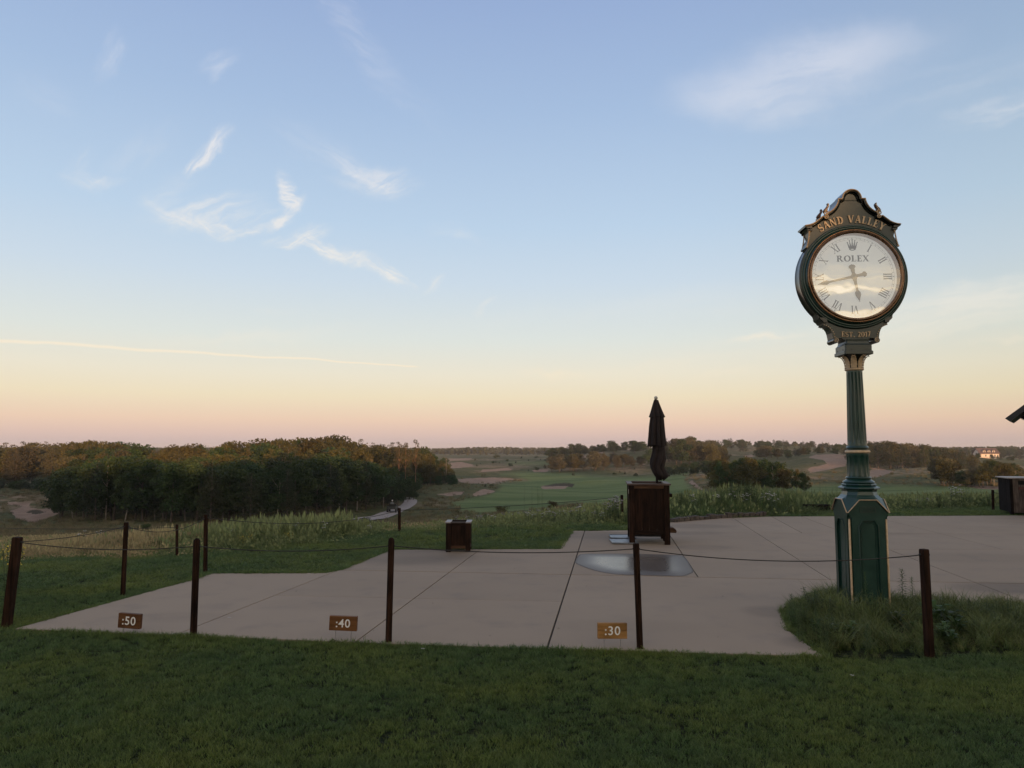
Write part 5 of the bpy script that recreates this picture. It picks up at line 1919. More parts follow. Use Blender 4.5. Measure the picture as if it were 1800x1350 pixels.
def lodge():
    Y = 520.0
    k = Y / F
    p = D(1723, 807, Y)
    root = empty('lodge', (p.x, Y, p.z), 0, 'far cream lodge with steep dark roof, dormers and sunlit long wall', 'house')
    cream = pmat('cream_siding', (.62, .50, .42), (.70, .58, .50), .6, .8)
    W = 33.5 * k
    DD = 8.0
    he, hr = D(1740, 797.6, Y).z - p.z, D(1740, 789.2, Y).z - p.z + .4
    MB().box(0, W, 0, DD, -2, he).build('wall', cream, root)
    for x in (0.0, W):
        x0, x1 = (x - .0, x + .25) if x == 0 else (x - .25, x)
        vs = [(x0, 0, he + .002), (x0, DD, he + .002), (x0, DD / 2, hr - .3), (x1, 0, he + .002), (x1, DD, he + .002), (x1, DD / 2, hr - .3)]
        MB().add(vs, [(0, 1, 2), (5, 4, 3), (0, 3, 4, 1), (1, 4, 5, 2), (2, 5, 3, 0)]).build('gable', cream, root)
    dark = pmat('mauve_brown_shingle', (.085, .055, .055), (.13, .085, .08), 1.0, .85)
    roof = MB()
    for sy in (0, 1):
        f = lambda y: y if sy == 0 else DD - y
        vs = [(-.6, f(-.5), he - .1), (W + .6, f(-.5), he - .1), (W + .6, f(DD / 2), hr), (-.6, f(DD / 2), hr), (-.6, f(-.5), he + .15), (W + .6, f(-.5), he + .15), (W + .6, f(DD / 2), hr + .25), (-.6, f(DD / 2), hr + .25)]
        roof.add(vs, [(0, 1, 2, 3), (4, 5, 6, 7), (0, 1, 5, 4), (1, 2, 6, 5), (3, 0, 4, 7)])
    rf = roof.build('roof', dark, root)
    pane = pmat('dark_window_pane', (.03, .03, .035), rough=.15)
    trim = pmat('white_trim', (.7, .66, .62), rough=.6)
    for i, px in enumerate((1731.5, 1740, 1748)):
        x = (px - 1723) * k
        zc = he + (hr - he) * .42
        yy = -.5 + (DD / 2 + .5) * .30
        MB().box(x - .9, x + .9, yy - .35, yy + 2.2, zc - .9, zc + .55).build('dormer', cream, root)
        vs = [(x - 1.15, yy - .5, zc + .552), (x + 1.15, yy - .5, zc + .552), (x, yy - .5, zc + 1.35), (x - 1.15, yy + 2.6, zc + .552), (x + 1.15, yy + 2.6, zc + .552), (x, yy + 2.6, zc + 1.35)]
        MB().add(vs, [(0, 1, 2), (5, 4, 3), (0, 3, 4, 1), (1, 4, 5, 2), (2, 5, 3, 0)]).build('dormer_roof', dark, root)
        MB().box(x - .45, x + .45, yy - .42, yy - .352, zc - .55, zc + .35).build('window', pane, root)
    for px in (1733, 1741, 1749, 1754):
        x = (px - 1723) * k
        fr = MB().box(x - .6, x + .6, -.10, -.002, he * .42, he * .42 + 1.7).build('window', trim, root)
        MB().box(x - .42, x + .42, -.14, -.102, he * .42 + .15, he * .42 + 1.55).build('pane', pane, fr)
    fr = MB().box(-.10, -.002, DD * .38, DD * .62, he * .45, he + .9).build('window', trim, root)
    MB().box(-.14, -.102, DD * .40, DD * .60, he * .45 + .15, he + .75).build('pane', pane, fr)
    porch = MB().box(-3.2, W * .55, -4.2, -.2, 1.2, 1.5).build('porch_roof', cream, root)
    for i in range(6):
        MB().box(-3.0 + i * 2.0, -2.75 + i * 2.0, -4.0, -3.75, -2, 1.198).build('porch_column', trim, root)
    MB().box(-4, W * .7, -5, -.3, -2.2, -.6).build('terrace_wall', cream, root)


lodge()

# ------------------------------------------------------------------ utility cart with a driver on the gravel track


def cart():
    p = on_terrain(690, 905, 60, 300)
    # snap to the track
    q = min([v for v in PATH if v.y < 119], key=lambda v: abs(px_of(v.x, v.y, v.z)[0] - 689))
    i = PATH.index(q)
    d = PATH[min(i + 3, len(PATH) - 1)] - PATH[i - 3]
    ang = math.atan2(d.y, d.x)
    z = H(q.x, q.y) + .13
    root = empty('utility_cart', (q.x, q.y, z), ang, 'small dark open utility cart driving on the gravel track beside the wood', 'utility cart')
    MB().box(-1.30, -.10, -.62, .62, .48, .56).build('cargo_floor', M['cartgreen'], root)
    for y in (-.62, .58):
        MB().box(-1.30, -.10, y, y + .04, .562, .86).build('cargo_side', M['cartgreen'], root, bevel=.01)
    MB().box(-1.34, -1.305, -.62, .62, .50, .86).build('tailgate', M['cartgreen'], root)
    MB().box(-.08, .62, -.55, .55, .42, .52).build('floor_pan', M['cartgreen'], root)
    MB().box(-.06, .40, -.52, .52, .522, .72).build('seat', M['rubber'], root, bevel=.03)
    MB().box(-.12, -.05, -.52, .52, .74, 1.12).build('backrest', M['rubber'], root, bevel=.02)
    MB().loft([[(.63, -.55, .40), (.63, .55, .40), (.63, .55, .92), (.63, -.55, .92)], [(.95, -.55, .40), (.95, .55, .40), (.95, .55, .86), (.95, -.55, .86)], [(1.38, -.42, .42), (1.38, .42, .42), (1.38, .42, .64), (1.38, -.42, .64)]], True, True).build('bonnet', M['cartgreen'], root, bevel=.02)
    MB().tube([(.62, .10, .80), (.45, .10, .98)], .018, 6).build('steering_column', M['rubber'], root)
    MB().tube([(.45 + .06 * math.cos(a * .6283), .10 + .17 * math.sin(a * .6283), .98 + .10 * math.cos(a * .6283)) for a in range(10)], .014, 5, closed=True).build('steering_wheel', M['rubber'], root)
    for y in (-.30, .30):
        MB().lathe([(.07, 0), (.07, .02)], 10).build('headlight', M['finial'], root).location = (1.36, y, .52)
    for x in (-.85, 1.0):
        for y in (-.60, .60):
            mb = MB().lathe_y([(.14, -.10), (.26, -.10), (.29, -.07), (.29, .07), (.26, .10), (.14, .10)], 18)
            w = mb.build('wheel', M['rubber'], root, smooth=40)
            w.location = (x, y, .29)
            MB().lathe_y([(.001, -.06), (.14, -.07), (.14, .07), (.001, .06)], 12).build('rim', M['plate'], w)
    # driver: one skinned figure, seated, hands on the wheel
    verts = {'pelvis': (.12, .10, .80, .15), 'belly': (.10, .10, .98, .145), 'chest': (.10, .10, 1.18, .16), 'neck': (.13, .10, 1.38, .065), 'head': (.16, .10, 1.50, .10), 'crown': (.16, .10, 1.60, .085),
             'shl': (.10, .30, 1.30, .075), 'ell': (.20, .36, 1.06, .052), 'hal': (.42, .24, 1.02, .04), 'shr': (.10, -.10, 1.30, .075), 'elr': (.20, -.16, 1.06, .052), 'har': (.42, -.04, 1.02, .04),
             'hpl': (.16, .20, .80, .10), 'knl': (.56, .22, .84, .075), 'fol': (.62, .22, .56, .05), 'hpr': (.16, .0, .80, .10), 'knr': (.56, -.02, .84, .075), 'for': (.62, -.02, .56, .05)}
    names = list(verts)
    ed = [('pelvis', 'belly'), ('belly', 'chest'), ('chest', 'neck'), ('neck', 'head'), ('head', 'crown'), ('chest', 'shl'), ('shl', 'ell'), ('ell', 'hal'), ('chest', 'shr'), ('shr', 'elr'), ('elr', 'har'),
          ('pelvis', 'hpl'), ('hpl', 'knl'), ('knl', 'fol'), ('pelvis', 'hpr'), ('hpr', 'knr'), ('knr', 'for')]
    me = bpy.data.meshes.new('person')
    me.from_pydata([verts[n][:3] for n in names], [(names.index(a), names.index(b)) for a, b in ed], [])
    me.materials.append(M['shirt'])
    o = link('person', me)
    o.location = root.location
    o.rotation_euler = root.rotation_euler
    bmp = bmesh.new()
    bmp.from_mesh(me)
    bmp.verts.layers.skin.verify()
    bmp.to_mesh(me)
    bmp.free()
    o.modifiers.new('skin', 'SKIN')
    sv = me.skin_vertices[0].data
    for i_, n in enumerate(names):
        r = verts[n][3]
        sv[i_].radius = (r, r)
    sv[0].use_root = True
    ss = o.modifiers.new('sub', 'SUBSURF')
    ss.levels = ss.render_levels = 1
    tag(o, 'pale grey jacket and white cap, seated at the wheel of the utility cart', 'person')
    cap = MB().lathe([(.105, 1.60), (.104, 1.64), (.08, 1.69), (.02, 1.715)], 14, c=(.16, .10)).box(.20, .33, .03, .17, 1.60, 1.615).build('cap', M['white'], o, smooth=50)
    MB().sphere((.175, .10, 1.535), .097, 12, 8, 1.2).build('face', M['skin'], o, smooth=60)


cart()

# ------------------------------------------------------------------ trees
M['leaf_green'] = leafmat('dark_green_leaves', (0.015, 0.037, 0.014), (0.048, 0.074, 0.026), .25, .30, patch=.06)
M['needle'] = leafmat('pine_needles', (0.017, 0.028, 0.015), (0.042, 0.052, 0.025), .15, .28, patch=.05)
M['needle_sunlit'] = leafmat('sunlit_brown_needles', (0.062, 0.058, 0.030), (0.115, 0.096, 0.048), .2, .28, hue=.015)  # needle colour carries the brown of the low sunlight
M['leaf_sunlit'] = leafmat('sunlit_olive_leaves', (0.052, 0.052, 0.015), (0.118, 0.096, 0.029), .25, .28, hue=.015)  # sunlit leaf copy, orange of the sun mixed into the colour
M['leaf_blue'] = leafmat('grey_green_leaves', (0.045, 0.065, 0.040), (0.085, 0.105, 0.065), .2, .25)


def quads(C, size, rng, flat=0.0, asp=.6):
    """one small quad per centre, random orientation"""
    n = len(C)
    u = rng.normal(size=(n, 3))
    u[:, 2] *= (1 - flat)
    u /= np.linalg.norm(u, axis=1)[:, None]
    w = rng.normal(size=(n, 3))
    w[:, 2] *= (1 - flat)
    v = np.cross(u, w)
    if flat:
        w = rng.normal(size=(n, 3))
        v = w - u * (w * u).sum(1)[:, None]
        v[:, 2] *= (1 - flat)
    v /= np.linalg.norm(v, axis=1)[:, None] + 1e-9
    s = (size * rng.uniform(.6, 1.35, n))[:, None]
    P = np.stack([C - u * s, C - v * s * asp, C + u * s, C + v * s * asp], 1).reshape(-1, 3)
    return P, np.arange(4 * n).reshape(-1, 4)


def clumps(centres, radii, per, rng, squash=.75, shell=.55):
    pts, cid = [], []
    for k, (c, r) in enumerate(zip(centres, radii)):
        n = max(8, int(per * (r / np.mean(radii)) ** 2))
        d = rng.normal(size=(n, 3))
        d /= np.linalg.norm(d, axis=1)[:, None]
        rad = r * (shell + (1 - shell) * rng.random(n) ** .5) * (1 + .25 * rng.normal(size=n) * .5)
        p = d * rad[:, None]
        p[:, 2] *= squash
        pts.append(c + p)
        cid += [k] * n
    return np.concatenate(pts), np.array(cid)


def trunk_mesh(name, h, r, mat, limbs, rng, bend=.15):
    mb = MB()
    pts, rs = [], []
    bx, by = rng.normal() * bend, rng.normal() * bend
    for k in range(7):
        t = k / 6
        pts.append((bx * math.sin(t * 2.2), by * math.sin(t * 1.8), h * t - .3 * (1 - t)))
        rs.append(r * (1.25 if k == 0 else 1) * (1 - .8 * t))
    mb.tube(pts, rs, 7)
    for c in limbs:
        t = max(.15, min(.9, (c[2] / h) * .75))
        b = Vector((bx * math.sin(t * 2.2), by * math.sin(t * 1.8), h * t))
        e = Vector(c)
        mid = b.lerp(e, .5) + Vector((0, 0, -.08 * h * .3))
        mb.tube([b, mid, e], [r * .42, r * .28, r * .10], 5)
    return mb.mesh(name, mat, 180)


PROTO = {}


def add_proto(kind, crown_pts, cid, leaf, cmat, trunk, rng, flat=0.0, asp=.6):
    P, Fq = quads(crown_pts, leaf, rng, flat, asp)
    cv = rng.random(cid.max() + 1)
    v = np.clip(.55 * cv[cid] + .45 * rng.random(len(cid)), 0, 1)
    mats = cmat if isinstance(cmat, (list, tuple)) else [cmat]
    out = []
    for m in mats:
        out.append(np_mesh(kind + '_crown', P, Fq, m, {'v': np.repeat(v, 4)}))
    for me in out:
        PROTO.setdefault(kind, {}).setdefault(me.materials[0].name, []).append((me, trunk))


def gen_trees():
    for s_ in range(4):      # broadleaf, height 9
        rng = np.random.default_rng(100 + s_)
        n = 24
        th = rng.random(n) * 2 * np.pi
        z = rng.uniform(2.2, 8.2, n)
        env = 3.1 * np.sqrt(np.clip(1 - ((z - 5.0) / 4.3) ** 2, .08, 1))
        rr = env * rng.uniform(.25, 1.0, n)
        c = np.c_[rr * np.cos(th), rr * np.sin(th), z]
        c = np.r_[c, [[.2, .1, 8.0], [-.3, .2, 6.8]]]
        rad = rng.uniform(.85, 1.45, len(c))
        p, cid = clumps(c, rad, 150, rng)
        tr = trunk_mesh('trunk', 7.0, .17, M['bark'], c[::3], rng)
        add_proto('oak', p, cid, .20, [M['leaf_green'], M['leaf_sunlit'], M['needle_sunlit']], tr, rng)
    for s_ in range(4):      # jack pine: irregular, pointed, height 10
        rng = np.random.default_rng(200 + s_)
        c, rad = [], []
        for z in np.arange(2.0, 9.6, .62):
            k = 4 if z < 6 else 3 if z < 8.4 else 1
            env = (1 - (z - 1.0) / 9.6) * 2.9 + .25
            a0 = rng.random() * 6.28
            for j in range(k):
                a = a0 + 6.283 * j / k + rng.normal() * .35
                r = env * rng.uniform(.35, 1.05)
                c.append((r * math.cos(a), r * math.sin(a), z + rng.normal() * .2))
                rad.append(.42 + .42 * rng.random() + .10 * env)
        c.append((0, 0, 9.7))
        rad.append(.35)
        p, cid = clumps(np.array(c), np.array(rad), 75, rng, .55)
        tr = trunk_mesh('trunk', 9.2, .15, M['bark'], [q for q in c if rng.random() < .35], rng, .1)
        add_proto('pine', p, cid, .17, [M['needle'], M['needle_sunlit'], M['leaf_sunlit']], tr, rng, asp=.35)
    for s_ in range(3):      # tall red pine: long bare trunk, height 13
        rng = np.random.default_rng(300 + s_)
        c, rad = [], []
        for z in np.arange(7.8, 12.8, .55):
            k = 3 if z < 11.5 else 1
            env = .5 + 1.5 * math.sin(min(1, (12.9 - z) / 4.6) * 1.6)
            for j in range(k):
                a = rng.random() * 6.28
                r = env * rng.uniform(.3, 1.0)
                c.append((r * math.cos(a), r * math.sin(a), z))
                rad.append(rng.uniform(.42, .75))
        p, cid = clumps(np.array(c), np.array(rad), 70, rng, .55)
        tr = trunk_mesh('trunk', 12.4, .15, M['redbark'], [q for q in c if rng.random() < .4], rng, .12)
        add_proto('redpine', p, cid, .17, [M['needle_sunlit'], M['leaf_sunlit']], tr, rng, asp=.35)
    for s_ in range(3):      # birch / aspen: slender, loose, height 8
        rng = np.random.default_rng(400 + s_)
        n = 22
        th = rng.random(n) * 6.28
        z = np.sort(rng.uniform(2.2, 7.8, n))
        env = 1.6 * np.sqrt(np.clip(1 - ((z - 4.9) / 3.6) ** 2, .06, 1))
        rr = env * rng.uniform(.1, 1, n)
        c = np.c_[rr * np.cos(th), rr * np.sin(th), z]
        p, cid = clumps(c, rng.uniform(.45, .85, n), 85, rng, .9, .2)
        tr = trunk_mesh('trunk', 7.4, .10, M['palebark'], c[::3], rng, .25)
        add_proto('birch', p, cid, .15, [M['leaf_green'], M['leaf_sunlit']], tr, rng)
    for s_ in range(3):      # shrub, height 2
        rng = np.random.default_rng(500 + s_)
        n = 12
        th = rng.random(n) * 6.28
        z = rng.uniform(.35, 1.5, n)
        rr = 1.15 * rng.uniform(.1, 1, n) * np.sqrt(np.clip(1 - (z / 2.1) ** 2, .1, 1))
        c = np.c_[rr * np.cos(th), rr * np.sin(th), z]
        p, cid = clumps(c, rng.uniform(.30, .55, n), 95, rng, .85, .3)
        tr = trunk_mesh('trunk', 1.2, .05, M['bark'], c[::2], rng, .1)
        add_proto('shrub', p, cid, .095, [M['leaf_green'], M['leaf_sunlit'], M['needle'], M['leaf_blue']], tr, rng)
    for s_ in range(2):      # small dark spruce, height 4
        rng = np.random.default_rng(600 + s_)
        c, rad = [], []
        for z in np.arange(.35, 3.7, .36):
            env = (1 - z / 4.0) * 1.25
            k = 5 if z < 2 else 3 if z < 3.2 else 1
            for j in range(k):
                a = rng.random() * 6.28
                c.append((env * .8 * math.cos(a), env * .8 * math.sin(a), z))
                rad.append(.22 + .22 * (1 - z / 4))
        p, cid = clumps(np.array(c), np.array(rad), 48, rng, .6, .2)
        tr = trunk_mesh('trunk', 3.6, .07, M['bark'], [], rng, .03)
        add_proto('spruce', p, cid, .11, [M['needle'], M['leaf_green']], tr, rng, asp=.4)


gen_trees()
PH = {'oak': 9.1, 'pine': 10.0, 'redpine': 13.0, 'birch': 8.4, 'shrub': 2.0, 'spruce': 4.0}
NAMES = {'oak': 'oak_tree', 'pine': 'pine_tree', 'redpine': 'red_pine', 'birch': 'birch_tree', 'shrub': 'shrub', 'spruce': 'spruce_tree'}
CATS = {'oak': 'tree', 'pine': 'tree', 'redpine': 'tree', 'birch': 'tree', 'shrub': 'shrub', 'spruce': 'tree'}
TR = random.Random(21)
MN = {'g': 'dark_green_leaves', 'n': 'pine_needles', 'b': 'sunlit_brown_needles', 'o': 'sunlit_olive_leaves', 'u': 'grey_green_leaves'}


def tree(kind, x, y, h, mat, label, group, wide=1.0, sink=.1):
    tb = PROTO[kind]
    key = MN[mat] if MN[mat] in tb else list(tb)[0]
    cme, tme = TR.choice(tb[key])
    s = h / PH[kind]
    o = empty(NAMES[kind], (x, y, H(x, y) - sink), TR.random() * 6.28, label, CATS[kind], group)
    w = s * wide * TR.uniform(.9, 1.12)
    o.scale = (w, w, s)
    c = link('crown', cme, o)
    if kind not in ('shrub',):
        link('trunk', tme, o)
    return o


def prof(tbl, x):
    return float(np.interp(x, [t[0] for t in tbl], [t[1] for t in tbl]))


def grove(n, px0, px1, Y0, Y1, tops, kinds, mats, label, group, gap=4.0, wide=1.0, hmin=3.0, hmax=14.0, jit=.10, front=None, seed=1):
    """scatter n trees; each is as tall as its place in the skyline asks"""
    R = random.Random(seed)
    got = []
    tries = 0
    while len(got) < n and tries < n * 60:
        tries += 1
        px = R.uniform(px0, px1)
        y0 = Y0 if not callable(Y0) else Y0(px)
        y1 = Y1 if not callable(Y1) else Y1(px)
        Y = y0 + (y1 - y0) * R.random()
        x = slope(px, 800)[0] * Y
        if any((x - a) ** 2 + (Y - b) ** 2 < gap * gap for a, b in got):
            continue
        got.append((x, Y))
        t = (Y - y0) / max(1e-6, y1 - y0)
        ty = tops(px, t) if callable(tops) else prof(tops, px)
        zt = CAMZ + slope(px, ty)[1] * Y
        g = H(x, Y)
        h = max(hmin, min(hmax, (zt - g) * (1 - R.random() * jit)))
        k = R.choices([q[0] for q in kinds], [q[1] for q in kinds])[0]
        m = mats(px, t, R) if callable(mats) else R.choice(mats)
        lab = label(px, t, k, h) if callable(label) else label
        tree(k, x, Y, h, m, lab, group, wide)
    return got


LEFT_FRONT_Y = [(100, 98), (150, 90), (200, 86), (330, 83), (450, 82), (540, 90), (600, 99), (650, 108), (700, 122), (725, 140), (745, 160), (795, 188)]
FRONT_TOP = [(100, 838), (112, 818), (150, 806), (200, 800), (300, 802), (400, 806), (450, 800), (520, 787), (560, 790), (600, 800), (640, 806), (690, 820), (720, 836), (745, 838), (795, 838)]
SKY = [(-60, 780), (0, 777), (50, 771), (100, 773), (150, 771), (200, 774), (240, 778), (300, 779), (350, 777), (400, 771), (440, 767), (470, 769), (500, 766), (560, 763), (595, 761), (620, 766), (645, 767), (670, 775), (700, 776), (740, 780), (760, 790), (800, 812)]

POSW = lambda px: ('at the left end' if px < 190 else 'left of the middle' if px < 330 else 'in the middle' if px < 480 else 'right of the middle' if px < 620 else 'at the right end')


def wood_left():
    # front edge, tree by tree
    R = random.Random(5)
    px = 108.0
    i = 0
    ORD = 'first second third fourth fifth sixth seventh eighth ninth tenth eleventh twelfth thirteenth fourteenth fifteenth sixteenth seventeenth eighteenth nineteenth twentieth twenty-first twenty-second twenty-third twenty-fourth twenty-fifth twenty-sixth twenty-seventh twenty-eighth twenty-ninth thirtieth thirty-first thirty-second thirty-third thirty-fourth thirty-fifth thirty-sixth thirty-seventh thirty-eighth thirty-ninth fortieth'.split()
    kinds = ['oak', 'birch', 'oak', 'pine', 'birch', 'oak', 'birch', 'pine', 'oak', 'birch', 'pine']
    nm = {'oak': 'broad dark leafy tree', 'pine': 'dark pointed pine', 'birch': 'slender pale-stemmed tree'}
    while px < 735:
        Y = prof(LEFT_FRONT_Y, px) + R.uniform(-2, 3)
        x = slope(px, 860)[0] * Y
        k = kinds[i % len(kinds)]
        zt = CAMZ + slope(px, prof(FRONT_TOP, px) + R.uniform(-4, 34))[1] * Y
        h = max(3.5, zt - H(x, Y))
        tree(k, x, Y, h, R.choice('gggn') if k != 'pine' else 'n', f'{nm[k]}, {ORD[min(i, 39)]} from the left along the front of the left wood', 'trees along the shaded front edge of the left wood', 1.0)
        px += (3.1 if k == 'oak' else 2.2) * F / Y * R.uniform(.7, 1.1) * .55
        i += 1
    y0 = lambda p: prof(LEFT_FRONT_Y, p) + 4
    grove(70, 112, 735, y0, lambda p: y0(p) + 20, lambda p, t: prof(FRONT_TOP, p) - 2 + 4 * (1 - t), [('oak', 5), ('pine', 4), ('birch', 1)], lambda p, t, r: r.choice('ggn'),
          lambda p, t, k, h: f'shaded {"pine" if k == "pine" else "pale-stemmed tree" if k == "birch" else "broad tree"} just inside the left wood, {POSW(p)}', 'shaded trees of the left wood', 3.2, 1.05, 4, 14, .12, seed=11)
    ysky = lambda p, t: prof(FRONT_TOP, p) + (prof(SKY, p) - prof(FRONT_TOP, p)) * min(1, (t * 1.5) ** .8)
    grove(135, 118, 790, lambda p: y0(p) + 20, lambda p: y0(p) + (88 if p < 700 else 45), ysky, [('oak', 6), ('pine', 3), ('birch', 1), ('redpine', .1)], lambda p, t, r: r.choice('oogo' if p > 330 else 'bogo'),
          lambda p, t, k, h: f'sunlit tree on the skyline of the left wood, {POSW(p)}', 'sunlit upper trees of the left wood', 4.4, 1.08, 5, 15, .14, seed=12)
    grove(58, -75, 215, 168, 222, SKY, [('pine', 6), ('oak', 3), ('redpine', .4), ('birch', 1)], lambda p, t, r: r.choice('bbbo'),
          lambda p, t, k, h: f'{"tall" if h > 10 else "shorter"} brown {"pine" if k in ("pine", "redpine") else "leafy tree"} of the far wood {"behind the bunker" if p < 100 else "rising behind the dark left wood"}', 'brown trees of the far left wood', 4.0, 1.1, 6, 14, .16, seed=13)
    grove(14, -20, 112, 150, 168, [(-20, 838), (112, 832)], [('shrub', 3), ('spruce', 1), ('oak', 1)], 'gun', 'low bush at the foot of the far wood left of the bunker', 'bushes before the far left wood', 2.2, 1.3, 1.5, 4.5, .4, seed=14)
    grove(16, 745, 800, 178, 200, [(745, 826), (770, 834), (800, 843)], [('oak', 2), ('spruce', 2), ('pine', 1)], 'ggn', 'dark round tree low at the tip of the left wood', 'dark trees at the tip of the left wood', 2.2, 1.1, 2.5, 7, .3, seed=15)
    for px, ty, by, Y, kind, lab in ((731, 773, 838, 150, 'redpine', 'tall lone pine with a long bare trunk rising at the end of the left wood'),
                                     (702, 776, 842, 146, 'redpine', 'tall bare-trunked pine, left one of the pair ending the left wood'),
                                     (713, 778, 842, 148, 'redpine', 'tall bare-trunked pine, right one of the pair ending the left wood'),
                                     (757, 794, 842, 182, 'pine', 'sunlit broad pine at the very end of the left wood'),
                                     (746, 800, 845, 186, 'pine', 'smaller sunlit pine beside the last broad pine of the left wood')):
        x = slope(px, 800)[0] * Y
        tree(kind, x, Y, (CAMZ + slope(px, ty)[1] * Y) - H(x, Y), 'b' if kind == 'redpine' else 'o', lab, None, .8)
    # bare dead trunk
    Y = 196
    x = slope(784, 800)[0] * Y
    g = H(x, Y)
    o = empty('dead_tree', (x, Y, g), 0, 'bare thin dead tree standing at the tip of the left wood', 'tree')
    hh = CAMZ + slope(784, 798)[1] * Y - g
    mb = MB().tube([(0, 0, -.2), (.1, 0, hh * .5), (0, .1, hh)], [.14, .09, .03], 6)
    mb.build('trunk', M['palebark'], o, smooth=180)
    mb = MB()
    for k in range(12):
        a = k * 2.4
        z = hh * (.45 + .045 * k)
        mb.tube([(0.05, 0, z), (math.cos(a) * .9, math.sin(a) * .9, z + .35)], [.03, .008], 4)
    mb.build('branches', M['palebark'], o)['kind'] = 'stuff'


wood_left()

# middle and right groves
grove(34, 968, 1132, 335, 385, [(965, 801), (985, 794), (1010, 796), (1040, 792), (1080, 793), (1100, 797), (1130, 806)], [('oak', 5), ('birch', 1), ('pine', 1)], 'bbo',
      lambda p, t, k, h: f'{"back" if t > .5 else "front"}-row tree of the grove across the fairway, {"left" if p < 1020 else "middle" if p < 1080 else "right"} part', 'grove beyond the fairway', 5.0, 1.2, 4, 10, .25, seed=31)
grove(30, 965, 1142, 445, 520, [(965, 786), (990, 783), (1008, 777), (1030, 780), (1060, 778), (1073, 773), (1085, 778), (1112, 773), (1142, 776)], [('oak', 5), ('pine', 2)], 'gn',
      'dark tree on the crest of the hill beyond the fairway', 'trees on the crest beyond the fairway', 6.0, 1.3, 4, 12, .25, seed=32)
grove(46, 1142, 1275, 330, 430, [(1142, 777), (1165, 766), (1190, 769), (1215, 764), (1235, 768), (1255, 774), (1275, 786)], [('oak', 5), ('pine', 2), ('birch', 1)], 'gobb',
      lambda p, t, k, h: f'{"tall" if h > 9 else "lower"} {"pine" if k == "pine" else "leafy tree"} on the {"crest" if t > .5 else "near slope"} of the hill {"behind the umbrella" if p < 1190 else "right of the umbrella" if p < 1230 else "above the green bank"}', 'trees on the hill behind the umbrella', 5.5, 1.2, 5, 15, .35, seed=33)
grove(14, 1165, 1262, 225, 255, [(1165, 818), (1200, 812), (1262, 806)], [('oak', 2), ('shrub', 1), ('spruce', 1)], 'gn', 'dark low tree at the far edge of the green behind the umbrella stand', 'low dark trees behind the green', 3.0, 1.2, 2, 6.5, .35, seed=34)
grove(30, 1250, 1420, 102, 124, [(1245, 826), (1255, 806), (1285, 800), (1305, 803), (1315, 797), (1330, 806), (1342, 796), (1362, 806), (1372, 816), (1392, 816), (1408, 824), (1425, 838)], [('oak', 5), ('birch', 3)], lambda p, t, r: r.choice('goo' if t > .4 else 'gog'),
      lambda p, t, k, h: 'tree of the near grove between umbrella and clock, ' + ('left end' if p < 1300 else 'middle' if p < 1365 else 'right end') + (', taller back row' if t > .5 else ', dark front row'), 'near grove between the umbrella and the clock', 1.9, 1.05, 2, 6.5, .25, seed=35)
grove(44, 1262, 1500, 500, 700, [(1262, 772), (1278, 768), (1300, 768), (1318, 773), (1335, 772), (1360, 777), (1400, 781), (1500, 782)], [('oak', 3), ('pine', 4)], 'gn',
      lambda p, t, k, h: f'{"tall" if h > 11 else "lower"} bluish {"pine" if k == "pine" else "round tree"} on the farthest ridge, {"its peak" if p < 1330 else "its middle" if p < 1410 else "near the clock column"}', 'trees on the farthest ridge', 8.0, 1.4, 6, 16, .25, seed=36)
grove(30, 1330, 1500, 360, 430, [(1330, 788), (1345, 780), (1370, 786), (1400, 784), (1440, 786), (1500, 786)], [('oak', 4), ('pine', 2)], 'gob',
      'mid-distance tree above the sandy slope left of the clock', 'trees above the sandy slope', 6.0, 1.3, 4, 11, .3, seed=37)
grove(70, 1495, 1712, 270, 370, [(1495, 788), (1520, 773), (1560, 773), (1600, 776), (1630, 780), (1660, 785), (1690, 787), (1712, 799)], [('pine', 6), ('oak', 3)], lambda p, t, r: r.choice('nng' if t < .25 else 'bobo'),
      lambda p, t, k, h: f'{"dark front" if t < .25 else "brown upper"} {"pine" if k == "pine" else "leafy tree"} of the dense wood, {"beside the clock column" if p < 1570 else "its middle" if p < 1640 else "toward the lodge"}', 'dense wood right of the clock', 5.0, 1.15, 5, 14, .16, seed=38)
grove(8, 1646, 1672, 148, 162, [(1640, 812), (1655, 797), (1672, 803)], [('oak', 3), ('birch', 2)], 'bo', lambda p, t, k, h: f'{"taller" if h > 5.5 else "lower"} rust-brown tree of the small clump on the mown slope', 'small clump right of the clock', 1.6, 1.0, 3, 8, .2, seed=39)
grove(9, 1675, 1716, 142, 160, [(1675, 826), (1716, 820)], [('shrub', 3), ('oak', 1)], 'gbn', 'low dark bush between the small clump and the lodge trees', 'low bushes right of the clock', 1.8, 1.2, 1.5, 4, .3, seed=40)
grove(14, 1718, 1788, 138, 165, [(1716, 818), (1735, 806), (1755, 803), (1775, 806), (1790, 815)], [('oak', 5), ('birch', 2)], 'oob', 'leafy olive tree in front of the far lodge', 'trees in front of the lodge', 2.0, 1.0, 3, 8, .22, seed=41)
grove(24, 1700, 1900, 400, 500, [(1700, 800), (1760, 806), (1800, 800), (1900, 795)], [('oak', 3), ('pine', 2)], 'gn', 'dark tree on the slope around the far lodge', 'trees around the lodge', 6.0, 1.2, 3, 9, .3, seed=42)
grove(40, 1690, 1960, 580, 760, [(1690, 789), (1730, 784), (1780, 786), (1900, 784)], [('oak', 3), ('pine', 3)], 'gn', lambda p, t, k, h: f'{"tall" if h > 10 else "low"} dark {"pine" if k == "pine" else "round tree"} on the horizon {"left of the lodge" if p < 1735 else "right of the lodge"}', 'trees on the horizon behind the lodge', 8.0, 1.4, 6, 15, .25, seed=43)
